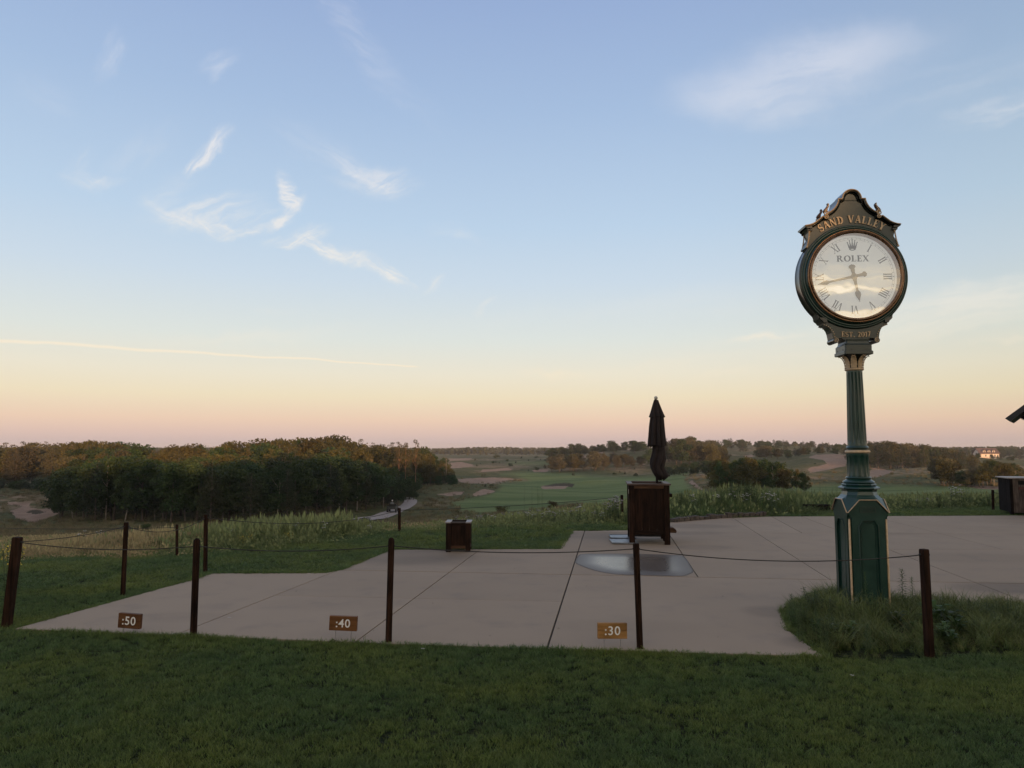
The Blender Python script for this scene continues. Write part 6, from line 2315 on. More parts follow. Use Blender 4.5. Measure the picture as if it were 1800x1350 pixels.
grove(16, 1760, 1900, 200, 260, [(1760, 836), (1900, 825)], [('shrub', 2), ('oak', 2)], 'gn', 'dark bush on the slope below the lodge', 'bushes below the lodge', 3.0, 1.2, 2, 5, .3, seed=44)

# single small firs dotted over the course: photo x, foot y, height in photo px
z7 = lambda x, y, h: (740 + x / 4.5, 750 + y / 4.5, h / 4.5)
firs = [z7(705, 314, 28), z7(441, 314, 24), z7(469, 295, 14), z7(570, 290, 22), z7(592, 284, 20), z7(619, 288, 14), z7(683, 274, 18), z7(750, 287, 22), z7(851, 270, 18), z7(915, 250, 22), z7(946, 264, 16),
        z7(979, 328, 40), z7(916, 348, 34), z7(1205, 386, 42), z7(849, 350, 18), z7(1531, 378, 20), z7(1572, 364, 12), z7(1614, 378, 30), z7(1700, 392, 32), z7(1690, 340, 20), z7(428, 268, 26), z7(984, 270, 16), z7(510, 476, 10),
        z7(985, 330, 30), z7(600, 252, 40), z7(795, 250, 22)]
dist_w = lambda d: 'beside the near bunkers' if d < 200 else 'on the middle of the course' if d < 420 else 'far out on the course'
for i, (px, py, hp) in enumerate(firs):
    p = on_terrain(px, py, 120, 1400)
    h = max(1.0, hp * p.y / F)
    tree('spruce' if i % 3 else 'shrub', p.x, p.y, h, 'n' if i % 3 else 'g', f'small dark {"fir" if i % 3 else "round bush"} {dist_w(p.y)}, ' + ('near the left wood' if px < 850 else 'left of the grove' if px < 960 else 'in front of the grove' if px < 1030 else 'toward the umbrella stand'), 'small firs and bushes dotted over the course', 1.1 if i % 3 else 1.2)

# low tussock shrubs in the rough
R = random.Random(77)
n = 0
while n < 46:
    px, Y = R.uniform(0, 1800), math.exp(R.uniform(math.log(60), math.log(320)))
    x = slope(px, 850)[0] * Y
    z = H(x, Y)
    qx, qy = px_of(x, Y, z)
    if any(in_poly(np.array([qx]), np.array([qy]), np.array(p) if False else p)[0] for p, _, _ in FAIR) or (100 < px < 735 and Y > 78) or any(in_poly(np.array([qx]), np.array([qy]), p)[0] for p, _, _ in SAND):
        continue
    if min((x - v.x) ** 2 + (Y - v.y) ** 2 for v in PATH) < 12:
        continue
    tree('shrub', x, Y, R.uniform(.5, 1.3), R.choice('ogbu'), 'low scrubby bush in the rough ' + ('below the left wood' if px < 700 else 'left of the fairway' if px < 950 else 'right of the fairway' if px < 1400 else 'toward the lodge') + (', near' if Y < 130 else ', farther out'), 'low scrub in the rough', 1.2)
    n += 1


def far_woods():
    """the distant forest to the horizon, one mass"""
    rng = np.random.default_rng(9)
    C, S_, V_ = [], [], []
    for k in range(3600):
        px = rng.uniform(-350, 2250)
        Y = math.exp(rng.uniform(math.log(760), math.log(1750)))
        if Y < 900 and not (px < 700 or px > 1180):
            continue
        x = slope(px, 790)[0] * Y
        h = rng.uniform(7, 14)
        C.append((x, Y, h))
    C = np.array(C)
    C = C[np.argsort(C[:, 1])]
    g = height(C[:, 0], C[:, 1])
    # keep their tops at the height of the horizon line that the photo shows
    topy = np.interp(C[:, 0] / C[:, 1] * F + CX, [-350, 700, 760, 860, 980, 1300, 1500, 1690, 1800, 2250], [786, 787, 788, 785.5, 787, 785, 784, 786, 784, 784])
    zt = CAMZ + (HOR - topy) / F * C[:, 1]
    h = np.clip((zt - g), 6, 24) * rng.uniform(.72, 1.03, len(C))
    P, W = [], []
    for (x, y, _), gg, hh in zip(C, g, h):
        m = 44
        t = rng.random(m)
        a = rng.random(m) * 6.28
        r = (hh * .32) * np.sqrt(np.clip(1 - (t * 2 - .9) ** 2 * .8, .05, 1)) * rng.uniform(.4, 1, m)
        P.append(np.c_[x + r * np.cos(a), y + r * np.sin(a), gg + hh * (.12 + .86 * t)])
        W.append(np.clip(rng.random() * .6 + .4 * rng.random(m), 0, 1))
    P = np.concatenate(P)
    W = np.concatenate(W)
    Q, Fq = quads(P, 1.25, rng, asp=.8)
    o = link('distant_forest', np_mesh('distant_forest', Q, Fq, M['needle'], {'v': np.repeat(W, 4)}))
    tag(o, 'distant dark forest along the whole horizon', None, None, 'stuff')


far_woods()


def back_wood():
    """thicket added on the unseen ridge behind the camera to shade the terrace"""
    rng = np.random.default_rng(10)
    P, W = [], []
    for k in range(420):
        th = math.radians(rng.uniform(95, 265))
        r = rng.uniform(82, 112)
        x, y = r * math.sin(th), r * math.cos(th)
        hh = rng.uniform(0.5, 1.7)
        gg = H(x, y)
        m = 60
        t = rng.random(m)
        a = rng.random(m) * 6.28
        rr = hh * .55 * np.sqrt(np.clip(1 - (t * 2 - .9) ** 2 * .8, .05, 1)) * rng.uniform(.4, 1, m)
        P.append(np.c_[x + rr * np.cos(a), y + rr * np.sin(a), gg + hh * (.02 + .95 * t)])
        W.append(rng.random(m))
    P, W = np.concatenate(P), np.concatenate(W)
    Q, Fq = quads(P, .42, rng, asp=.8)
    o = link('added_shade_thicket', np_mesh('added_shade_thicket', Q, Fq, M['leaf_green'], {'v': np.repeat(W, 4)}))  # added out of view, breaks up the shadow edge of the ridge
    tag(o, 'unseen thicket added behind the viewer to cast shade', None, None, 'stuff')


back_wood()

# ------------------------------------------------------------------ grass: blades instanced on points


def blades(n, R, h, w, lean, seed, seg=2, hv=.35, curve=.6, seedhead=0.0):
    rng = np.random.default_rng(seed)
    V, Fq, tip, vv = [], [], [], []
    for i in range(n):
        a, r = rng.random() * 6.283, R * math.sqrt(rng.random())
        bx, by = r * math.cos(a), r * math.sin(a)
        hh = h * (1 - hv * rng.random())
        la = rng.random() * 6.283
        ln = lean * hh * (.3 + rng.random())
        fa = rng.random() * 6.283
        fx, fy = math.cos(fa) * w / 2, math.sin(fa) * w / 2
        b = len(V)
        for k in range(seg + 1):
            t = k / seg
            ww = (1 - t ** 1.5) if k < seg else .06
            cx, cy = bx + math.cos(la) * ln * t ** (1 + curve), by + math.sin(la) * ln * t ** (1 + curve)
            z = hh * (t - .12 * lean * t * t)
            V += [(cx - fx * ww, cy - fy * ww, z), (cx + fx * ww, cy + fy * ww, z)]
            tip += [t, t]
        rv = rng.random()
        vv += [rv] * (2 * (seg + 1))
        for k in range(seg):
            Fq.append((b + 2 * k, b + 2 * k + 1, b + 2 * k + 3, b + 2 * k + 2))
        if seedhead and rng.random() < seedhead:
            b = len(V)
            cx, cy, z = V[-2][0], V[-2][1], V[-2][2]
            s = w * 2.2
            L = hh * .16
            V += [(cx - s, cy, z - L * .3), (cx, cy, z + L), (cx + s, cy, z - L * .3), (cx, cy, z - L)]
            tip += [1.0] * 4
            vv += [rv] * 4
            Fq.append((b, b + 1, b + 2, b + 3))
    return np.array(V), np.array(Fq), np.array(tip), np.array(vv)


def proto_coll(name, meshes):
    c = bpy.data.collections.new(name)
    for i, me in enumerate(meshes):
        o = bpy.data.objects.new(f'{name}_{i}', me)
        c.objects.link(o)
    return c


def blade_proto(name, mat, specs):
    ms = []
    for sp in specs:
        V, Fq, tip, vv = blades(**sp)
        ms.append(np_mesh(name, V, Fq, mat, {'tip': tip, 'v': vv}))
    return proto_coll(name, ms)


def scatter(name, pts, scl, coll, tilt=0.06, seed=0, label=None):
    """one object of kind stuff: instances of the collection's meshes on the points"""
    rng = np.random.default_rng(seed)
    n = len(pts)
    me = bpy.data.meshes.new(name)
    me.vertices.add(n)
    me.vertices.foreach_set('co', np.asarray(pts, dtype=np.float32).ravel())
    rot = np.c_[rng.normal(size=n) * tilt, rng.normal(size=n) * tilt, rng.random(n) * 6.283].astype(np.float32)
    a = me.attributes.new('rot', 'FLOAT_VECTOR', 'POINT')
    a.data.foreach_set('vector', rot.ravel())
    scl = np.asarray(scl, dtype=np.float32)
    if scl.ndim == 1:
        scl = np.repeat(scl[:, None], 3, 1)
    a = me.attributes.new('scl', 'FLOAT_VECTOR', 'POINT')
    a.data.foreach_set('vector', scl.ravel())
    ng = bpy.data.node_groups.new(name, 'GeometryNodeTree')
    ng.interface.new_socket('Geometry', in_out='INPUT', socket_type='NodeSocketGeometry')
    ng.interface.new_socket('Geometry', in_out='OUTPUT', socket_type='NodeSocketGeometry')
    N, L = ng.nodes, ng.links
    gi, go = N.new('NodeGroupInput'), N.new('NodeGroupOutput')
    ip = N.new('GeometryNodeInstanceOnPoints')
    ci = N.new('GeometryNodeCollectionInfo')
    ci.inputs['Collection'].default_value = coll
    ci.inputs['Separate Children'].default_value = True
    ci.inputs['Reset Children'].default_value = True
    ip.inputs['Pick Instance'].default_value = True

    def named(nm):
        q = N.new('GeometryNodeInputNamedAttribute')
        q.data_type = 'FLOAT_VECTOR'
        q.inputs['Name'].default_value = nm
        return q.outputs[0]
    L.new(gi.outputs[0], ip.inputs['Points'])
    L.new(ci.outputs[0], ip.inputs['Instance'])
    er = N.new('FunctionNodeEulerToRotation')
    L.new(named('rot'), er.inputs[0])
    L.new(er.outputs[0], ip.inputs['Rotation'])
    L.new(named('scl'), ip.inputs['Scale'])
    L.new(ip.outputs[0], go.inputs[0])
    o = link(name, me)
    md = o.modifiers.new('scatter', 'NODES')
    md.node_group = ng
    tag(o, label, None, None, 'stuff')
    return o


def sample(n, Y0, Y1, px0, px1, rng, power=2.0):
    """uniform per area between two distances and two bearings"""
    Y = (Y0 ** power + (Y1 ** power - Y0 ** power) * rng.random(n)) ** (1 / power)
    u = (px0 + (px1 - px0) * rng.random(n) - CX) / F
    return u * Y, Y


PATIO_A = np.array(patio_xy)
BED_PX = [(1366, 1073), (1383, 1110), (1446, 1154), (1540, 1158), (1640, 1153), (1800, 1142), (2000, 1140), (2000, 1072), (1800, 1062), (1700, 1060), (1640, 1056), (1560, 1046), (1480, 1034), (1430, 1042), (1392, 1055)]
BED_A = np.array([(G(*p).x, G(*p).y) for p in BED_PX])
MEADOW_EDGE = [(-400, 978), (0, 976), (100, 973), (240, 976), (330, 974), (420, 969), (500, 962), (560, 955), (640, 942), (700, 936), (760, 931), (860, 929), (1000, 924), (1100, 917), (1180, 912), (1190, 922), (1240, 916), (1350, 907), (1480, 901), (1560, 899), (1700, 892), (1760, 890), (1900, 888)]


def meadow_start(px):
    py = np.interp(px, [p[0] for p in MEADOW_EDGE], [p[1] for p in MEADOW_EDGE])
    return -CAMZ / np.array([slope(900, q)[1] for q in np.atleast_1d(py)])


M['lawn'] = leafmat('lawn_blades', (0.026, 0.068, 0.016), (0.080, 0.145, 0.040), .30, .36, .38, tipc=(0.125, 0.180, 0.070), patch=.9, hue=.012)
M['longgrass'] = leafmat('long_grass_blades', (0.036, 0.070, 0.016), (0.105, 0.150, 0.038), .30, .50, .45, tipc=(0.160, 0.185, 0.070), hue=.015)
M['meadow'] = leafmat('meadow_blades', (0.110, 0.165, 0.050), (0.215, 0.260, 0.095), .35, .32, .6, tipc=(0.220, 0.245, 0.105), hue=.015)
M['straw'] = leafmat('straw_blades', (0.150, 0.150, 0.060), (0.320, 0.260, 0.120), .35, .25, .6, tipc=(0.390, 0.310, 0.165), hue=.01)
M['roughgrass'] = leafmat('rough_grass_blades', (0.080, 0.085, 0.038), (0.170, 0.145, 0.075), .3, .3, .7, tipc=(0.20, 0.16, 0.09))
M['weed'] = leafmat('weed_leaves', (0.022, 0.052, 0.013), (0.080, 0.115, 0.034), .35, .40, .5, tipc=(0.12, 0.16, 0.06), hue=.02)


def grass():
    rng = np.random.default_rng(55)
    lawnc = blade_proto('lawn_tuft', M['lawn'], [dict(n=19, R=.034, h=.031, w=.0029, lean=.8, seed=s) for s in range(5)])
    P, Sx = [], []
    for Y0, Y1, dens, sc in ((2.4, 4.2, 1500, 1.0), (4.2, 6.0, 1100, 1.05), (6.0, 9.0, 800, 1.15), (9.0, 13.5, 420, 1.55), (13.5, 26.0, 150, 2.1)):
        n = int(dens * (2650 / F) * (Y1 ** 2 - Y0 ** 2) / 2)
        x, y = sample(n, Y0, Y1, -400, 2250, rng)
        px = x / y * F + CX
        keep = ~in_poly(x, y, PATIO_A) & ~in_poly(x, y, BED_A) & (y < meadow_start(px) + .9)
        keep |= False
        x, y = x[keep], y[keep]
        P.append(np.c_[x, y, height(x, y) + (.010 if Y0 < 9 else .012)])
        s = sc * rng.uniform(.75, 1.2, len(x)) * (.85 + .35 * fbm(x * 1.3, y * 1.3, 2))
        if Y0 >= 9:      # far lawn: wider tufts, not higher
            Sx.append(np.c_[s * 1.25, s * 1.25, s * .78])
        else:
            Sx.append(np.c_[s, s, s * .95])
    P, Sx = np.concatenate(P), np.concatenate(Sx)
    scatter('lawn', P, Sx, lawnc, .10, 1, 'short mown grass round the terrace')
    # ragged fringe of longer blades along the slab edges
    fr = []
    fs = []
    n = len(patio_xy)
    for i in range(n):
        a, b = patio_xy[i], patio_xy[(i + 1) % n]
        L = math.dist(a, b)
        if min(a[1], b[1]) > 17.5 and max(a[0], b[0]) > 7:
            continue
        k = int(L * (170 if min(a[1], b[1]) < 9 else 70))
        t = rng.random(k)
        d = ((b[1] - a[1]) / L, -(b[0] - a[0]) / L)
        if area(patio_xy) < 0:
            d = (-d[0], -d[1])
        o_ = np.abs(rng.normal(size=k)) * .035 + .010 - .05 * (fbm(a[0] + (b[0] - a[0]) * t * 3, a[1] + (b[1] - a[1]) * t * 3 + 7, 2) - .35)
        x, y = a[0] + (b[0] - a[0]) * t + d[0] * o_, a[1] + (b[1] - a[1]) * t + d[1] * o_
        fr.append(np.c_[x, y, np.full(k, -.02)])
        fs.append(rng.uniform(.7, 1.3, k) * (.75 + .9 * fbm(x * 2.1, y * 2.1, 2)) * (1 if a[1] < 9 else 1.5))
    scatter('lawn_fringe', np.concatenate(fr), np.concatenate(fs), lawnc, .28, 2, 'ragged grass fringe along the terrace edge')
    # long grass of the clock bed
    longc = blade_proto('long_tuft', M['longgrass'], [dict(n=20, R=.07, h=.30, w=.0095, lean=1.1 if s % 2 else .6, seed=s + 20, seg=4, curve=1.0, hv=.65) for s in range(5)])
    x, y = sample(9000, 5.6, 9.2, 1350, 2000, rng)
    keep = in_poly(x, y, BED_A)
    x, y = x[keep], y[keep]
    d = seg_dist(x, y, BED_A)
    k = rng.random(len(x)) < .55
    x, y, d = x[k], y[k], d[k]
    near_clock = np.hypot(x - 3.675, y - 7.5)
    s = (.38 + .62 * np.clip(d / .28, 0, 1)) * (.22 + .50 * np.clip(1.5 - near_clock * .62, 0, 1)) * rng.uniform(.6, 1.25, len(x)) * (.55 + .9 * fbm(x * 2.2, y * 2.2, 2))
    kk = ~((np.abs(x - 3.675) < .2) & (np.abs(y - 7.9) < .2)) & ((fbm(x * 3.5 + 3, y * 3.5, 2) + rng.normal(size=len(x)) * .08) > .33)
    scatter('long_grass', np.c_[x, y, np.full(len(x), -.02)][kk], s[kk], longc, .22, 3, 'long unmown grass round the clock pedestal')
    dryc = blade_proto('dry_tuft', M['straw'], [dict(n=7, R=.09, h=.30, w=.006, lean=1.6, seed=s + 30, seg=4, curve=1.0, hv=.6) for s in range(3)])
    kd = kk & (rng.random(len(x)) < np.where((x > 4.6) | (y < 6.9), .22, .06))
    scatter('dry_bent_grass', np.c_[x, y, np.full(len(x), -.01)][kd], s[kd] * .9, dryc, .35, 4, 'dry bent blades among the long grass round the clock')
    # meadow: straw patch, green stretch, flowery edge, weeds on the right
    mead = blade_proto('meadow_tuft', M['meadow'], [dict(n=22, R=.16, h=1.0, w=.016, lean=.35, seed=s + 40, seg=3, curve=.7, hv=.45, seedhead=.3) for s in range(4)])
    straw = blade_proto('straw_tuft', M['straw'], [dict(n=24, R=.16, h=1.0, w=.011, lean=.28, seed=s + 50, seg=3, curve=.7, hv=.4, seedhead=.7) for s in range(4)])
    weed = blade_proto('weed_tuft', M['weed'], [dict(n=20, R=.16, h=1.0, w=.030, lean=.45, seed=s + 60, seg=3, curve=.8, hv=.55) for s in range(4)])
    HT = ([-100, 0, 250, 350, 420, 520, 600, 660, 720, 780, 860, 1000, 1080, 1120, 1180, 1230, 1300, 1350, 1420, 1480, 1560, 1640, 1700, 1800, 1900],
          [.30, .34, .35, .35, .42, .46, .42, .22, .15, .16, .20, .25, .36, .34, .40, .50, .66, .62, .46, .38, .34, .38, .42, .40, .40])
    GR = ([-100, 40, 60, 250, 330, 420, 520, 640, 700, 800, 900, 1000, 1100, 1180, 1400, 1560, 1700, 1900],
          [.70, .60, .20, .25, .85, 1.2, 1.3, 1.2, .75, .90, 1.15, .95, 1.1, 1.4, 1.3, 1.2, 1.3, 1.2])
    Pm, Ps, Pw = [], [], []
    for Y0, Y1, dens, wsc in ((10.5, 17, 60, 1.0), (17, 26, 32, 1.3), (26, 46, 9, 2.2)):
        n = int(dens * (2600 / F) * (Y1 ** 2 - Y0 ** 2) / 2)
        x, y = sample(n, Y0, Y1, -400, 2200, rng)
        px = x / y * F + CX
        ms = meadow_start(px)
        dd = y - ms
        keep = (dd > np.where(px < 1150, -.15 + np.abs(rng.normal(size=n)) * .8 * (rng.random(n) - .25), rng.normal(size=n) * .2)) & ~in_poly(x, y, PATIO_A)
        x, y, px, dd = x[keep], y[keep], px[keep], dd[keep]
        h = np.interp(px, *HT) * (.30 + .70 * np.clip(dd / 1.5, 0, 1)) * rng.uniform(.65, 1.15, len(x)) * (.8 + .4 * fbm(x * .9, y * .9, 2))
        green = np.interp(px, *GR) + (fbm(x * .6 + 5, y * .6, 3) - .5) * .6
        u = rng.random(len(x))
        z = height(x, y) - .02
        arr = np.c_[x, y, z, h, np.full(len(x), wsc)]
        isg = green > u * .9 + .05
        isw = isg & (((px > 1160) & (rng.random(len(x)) < np.where(px < 1500, .85, .5))) | (rng.random(len(x)) < .12))
        Pm.append(arr[isg & ~isw])
        Ps.append(arr[~isg])
        Pw.append(arr[isw])
    for nm, A_, c, sd, lab in (('meadow_grass', Pm, mead, 5, 'tall green meadow grass beyond the lawn'), ('straw_grass', Ps, straw, 6, 'ripe straw-coloured grass beyond the lawn'), ('tall_weeds', Pw, weed, 7, 'rank green weeds beyond the terrace')):
        A_ = np.concatenate(A_)
        w = .55 * A_[:, 4] * rng.uniform(.8, 1.3, len(A_))
        scatter(nm, A_[:, :3], np.c_[w, w, A_[:, 3]], c, .10, sd, lab)
    # coarse tussocks over the slopes of the course
    rg = blade_proto('rough_tuft', M['roughgrass'], [dict(n=26, R=.5, h=1.0, w=.06, lean=.5, seed=s + 80, seg=2, hv=.5) for s in range(4)])
    Q = []
    for Y0, Y1, dens in ((40, 80, 1.5), (80, 150, .40), (150, 260, .10)):
        n = int(dens * (2000 / F) * (Y1 ** 2 - Y0 ** 2) / 2)
        x, y = sample(n, Y0, Y1, -100, 1900, rng)
        z = height(x, y)
        qx, qy = px_of(x, y, z)
        bad = np.zeros(n, dtype=bool)
        for poly, _, _ in FAIR + SAND:
            bad |= in_poly(qx, qy, poly)
        pa = np.array([(v.x, v.y) for v in PATH])
        bad |= ((x[:, None] - pa[None, :, 0]) ** 2 + (y[:, None] - pa[None, :, 1]) ** 2).min(1) < 6
        sc = rng.uniform(.2, .55, n) * (.5 + fbm(x / 9, y / 9, 3)) * (1 if Y0 < 80 else 1.3)
        Q.append(np.c_[x, y, z - .03, sc][~bad])
    Q = np.concatenate(Q)
    scatter('rough_grass', Q[:, :3], np.c_[Q[:, 3] * 1.6, Q[:, 3] * 1.6, Q[:, 3]], rg, .15, 9, 'tussocky rough grass on the slopes of the course')


grass()

# ------------------------------------------------------------------ wild plants one can tell apart
M['petal'] = pmat('white_petals', (.50, .48, .46), (.62, .60, .58), 20, .8)
M['lilac'] = pmat('lilac_petals', (.36, .32, .36), (.48, .43, .46), 20, .8)
M['yellow'] = pmat('yellow_petals', (.55, .40, .03), (.65, .50, .06), 20, .7)
M['stem'] = pmat('green_stems', (.05, .075, .03), (.08, .10, .045), 20, .8)
M['palestem'] = pmat('pale_green_spikes', (.14, .17, .08), (.20, .22, .11), 20, .8)


def leaf_card(mb, p, d, L, w, up=.3):
    """pointed leaf of two folded halves"""
    p, d = Vector(p), Vector(d).normalized()
    s = d.cross(Vector((0, 0, 1)))
    s = s.normalized() if s.length > .01 else Vector((1, 0, 0))
    tip = p + d * L + Vector((0, 0, -L * .25))
    mid = p + d * L * .45 + Vector((0, 0, up * L * .3))
    mb.add([p, mid + s * w / 2, tip, mid - s * w / 2, mid - Vector((0, 0, w * .2))], [(0, 1, 4), (1, 2, 4), (2, 3, 4), (3, 0, 4)])


def with_v(mb, name, mat):
    me = mb.mesh(name, mat, None, False)
    n = len(me.vertices)
    rng = np.random.default_rng(len(name) + n)
    for an, arr in (('v', rng.random(n)), ('tip', rng.random(n) * .4)):
        at = me.attributes.new(an, 'FLOAT', 'POINT')
        at.data.foreach_set('value', arr.astype(np.float32))
    return me


def plant_proto(kind, seed):
    R = random.Random(seed)
    st, lf, fl = MB(), MB(), MB()
    fm = M['petal']
    if kind in ('yarrow', 'aster', 'goldenrod'):
        n = {'yarrow': 7, 'aster': 11, 'goldenrod': 6}[kind]
        fm = {'yarrow': M['petal'], 'aster': M['lilac'], 'goldenrod': M['yellow']}[kind]
        for i in range(n):
            a, r = R.random() * 6.28, R.random() * .10
            tx, ty = math.cos(a) * (r + R.uniform(.02, .16)), math.sin(a) * (r + R.uniform(.02, .16))
            h = R.uniform(.62, 1.0)
            b = (math.cos(a) * r, math.sin(a) * r, 0)
            st.tube([b, ((b[0] + tx) / 2, (b[1] + ty) / 2, h * .5), (tx, ty, h)], .006, 3)
            for k in range(8):
                t = R.uniform(.1, .8)
                an = R.random() * 6.28
                leaf_card(lf, (b[0] + (tx - b[0]) * t, b[1] + (ty - b[1]) * t, h * t), (math.cos(an), math.sin(an), .4), R.uniform(.10, .2), .035)
            for k in range(9 if kind != 'goldenrod' else 12):
                an, rr = R.random() * 6.28, R.random() ** .5 * .065
                z = h + R.uniform(-.02, .02) - (R.random() * .16 if kind == 'goldenrod' else 0)
                q = .016
                cx, cy = tx + rr * math.cos(an), ty + rr * math.sin(an)
                fl.add([(cx + q * math.cos(j * 1.2566), cy + q * math.sin(j * 1.2566), z + R.uniform(-.006, .006)) for j in range(5)] + [(cx, cy, z + .012)], [(j, (j + 1) % 5, 5) for j in range(5)])
                st.tube([(tx, ty, h - .06), (cx, cy, z)], .003, 3)
    elif kind == 'spire':     # woolly flower spike over a leaf rosette
        st.tube([(0, 0, 0), (.01, 0, .55), (0, .01, 1.0)], [.016, .014, .005], 6)
        for k in range(26):
            a, t = k * 2.4, k / 26
            leaf_card(lf, (0, 0, t * .62), (math.cos(a), math.sin(a), .5), .26 * (1 - t * .7), .07 * (1 - t * .5))
        for k in range(60):
            a, z = R.random() * 6.28, .55 + .45 * k / 60
            r = .028 * (1.15 - (k / 60))
            fl.add([(r * math.cos(a) + .014 * math.cos(j * 2.1), r * math.sin(a) + .014 * math.sin(j * 2.1), z + .012 * (j % 2)) for j in range(3)], [(0, 1, 2)])
        fm = M['palestem']
    elif kind == 'stalks':    # thin dark grass culms
        for i in range(5):
            a, r = R.random() * 6.28, R.random() * .12
            h = R.uniform(.7, 1)
            tx, ty = r * math.cos(a) + R.uniform(-.08, .08), r * math.sin(a) + R.uniform(-.08, .08)
            st.tube([(r * math.cos(a), r * math.sin(a), 0), (tx, ty, h)], [.006, .003], 3)
            for k in range(6):
                z = h * (.72 + .05 * k)
                an = R.random() * 6.28
                fl.add([(tx, ty, z), (tx + .03 * math.cos(an), ty + .03 * math.sin(an), z + .05), (tx, ty, z + .03)], [(0, 1, 2)])
        fm = M['stem']
    elif kind == 'leafy':     # bushy leafy weed
        for i in range(6):
            a = R.random() * 6.28
            h = R.uniform(.6, 1)
            tx, ty = math.cos(a) * R.uniform(.05, .3), math.sin(a) * R.uniform(.05, .3)
            st.tube([(0, 0, 0), (tx * .6, ty * .6, h * .5), (tx, ty, h)], .009, 4)
            for k in range(22):
                t = .12 + .88 * k / 22
                an = k * 2.4
                leaf_card(lf, (tx * t, ty * t, h * t), (math.cos(an), math.sin(an), .3), R.uniform(.14, .24) * (1.1 - t * .5), .07)
    elif kind == 'milkweed':  # upright stem with whorls of narrow leaves
        st.tube([(0, 0, 0), (.01, .01, .6), (0, 0, 1)], [.008, .007, .004], 5)
        for k in range(70):
            t = .15 + .85 * k / 70
            an = k * 2.4
            leaf_card(lf, (0, 0, t), (math.cos(an), math.sin(an), .75 if t > .8 else .3), .20 * (1.15 - t * .6), .030)
    elif kind == 'broadleaf':  # dock-like rosette of large leaves
        for k in range(14):
            an = k * 2.4
            z = .05 + .045 * k
            leaf_card(lf, (0, 0, z), (math.cos(an), math.sin(an), .9), R.uniform(.5, .75), R.uniform(.20, .30), .5)
        st.tube([(0, 0, 0), (0, 0, .7)], .015, 5)
    parts = [('stems', st.mesh('stems', M['stem'], None))]
    if lf.v:
        parts.append(('leaves', with_v(lf, 'leaves', M['weed'])))
    if fl.v:
        parts.append(('flower_heads' if kind not in ('stalks',) else 'spikelets', fl.mesh('flower_heads', fm, None, False)))
    return parts


PP = {k: [plant_proto(k, s) for s in range(3)] for k in ('yarrow', 'aster', 'goldenrod', 'spire', 'stalks', 'leafy', 'milkweed', 'broadleaf')}
PNAME = {'yarrow': 'yarrow_plant', 'aster': 'aster_plant', 'goldenrod': 'goldenrod_plant', 'spire': 'mullein_plant', 'stalks': 'grass_stalks', 'leafy': 'leafy_weed', 'milkweed': 'milkweed_plant', 'broadleaf': 'dock_plant'}
PR = random.Random(8)


def plant(kind, px, ty, Y, label, group=None, wide=1.0, hmin=.25):
    """top at photo row ty, rooted on the terrain at distance Y"""
    x = slope(px, ty)[0] * Y
    g = H(x, Y)
    h = max(hmin, CAMZ + slope(px, ty)[1] * Y - g)
    o = empty(PNAME[kind], (x, Y, g - .01), PR.random() * 6.28, label, 'plant', group)
    w = h * wide
    o.scale = (w, w, h)
    for nm, me in PR.choice(PP[kind]):
        c = link(nm, me, o)
        c['kind'] = 'stuff'
    return o


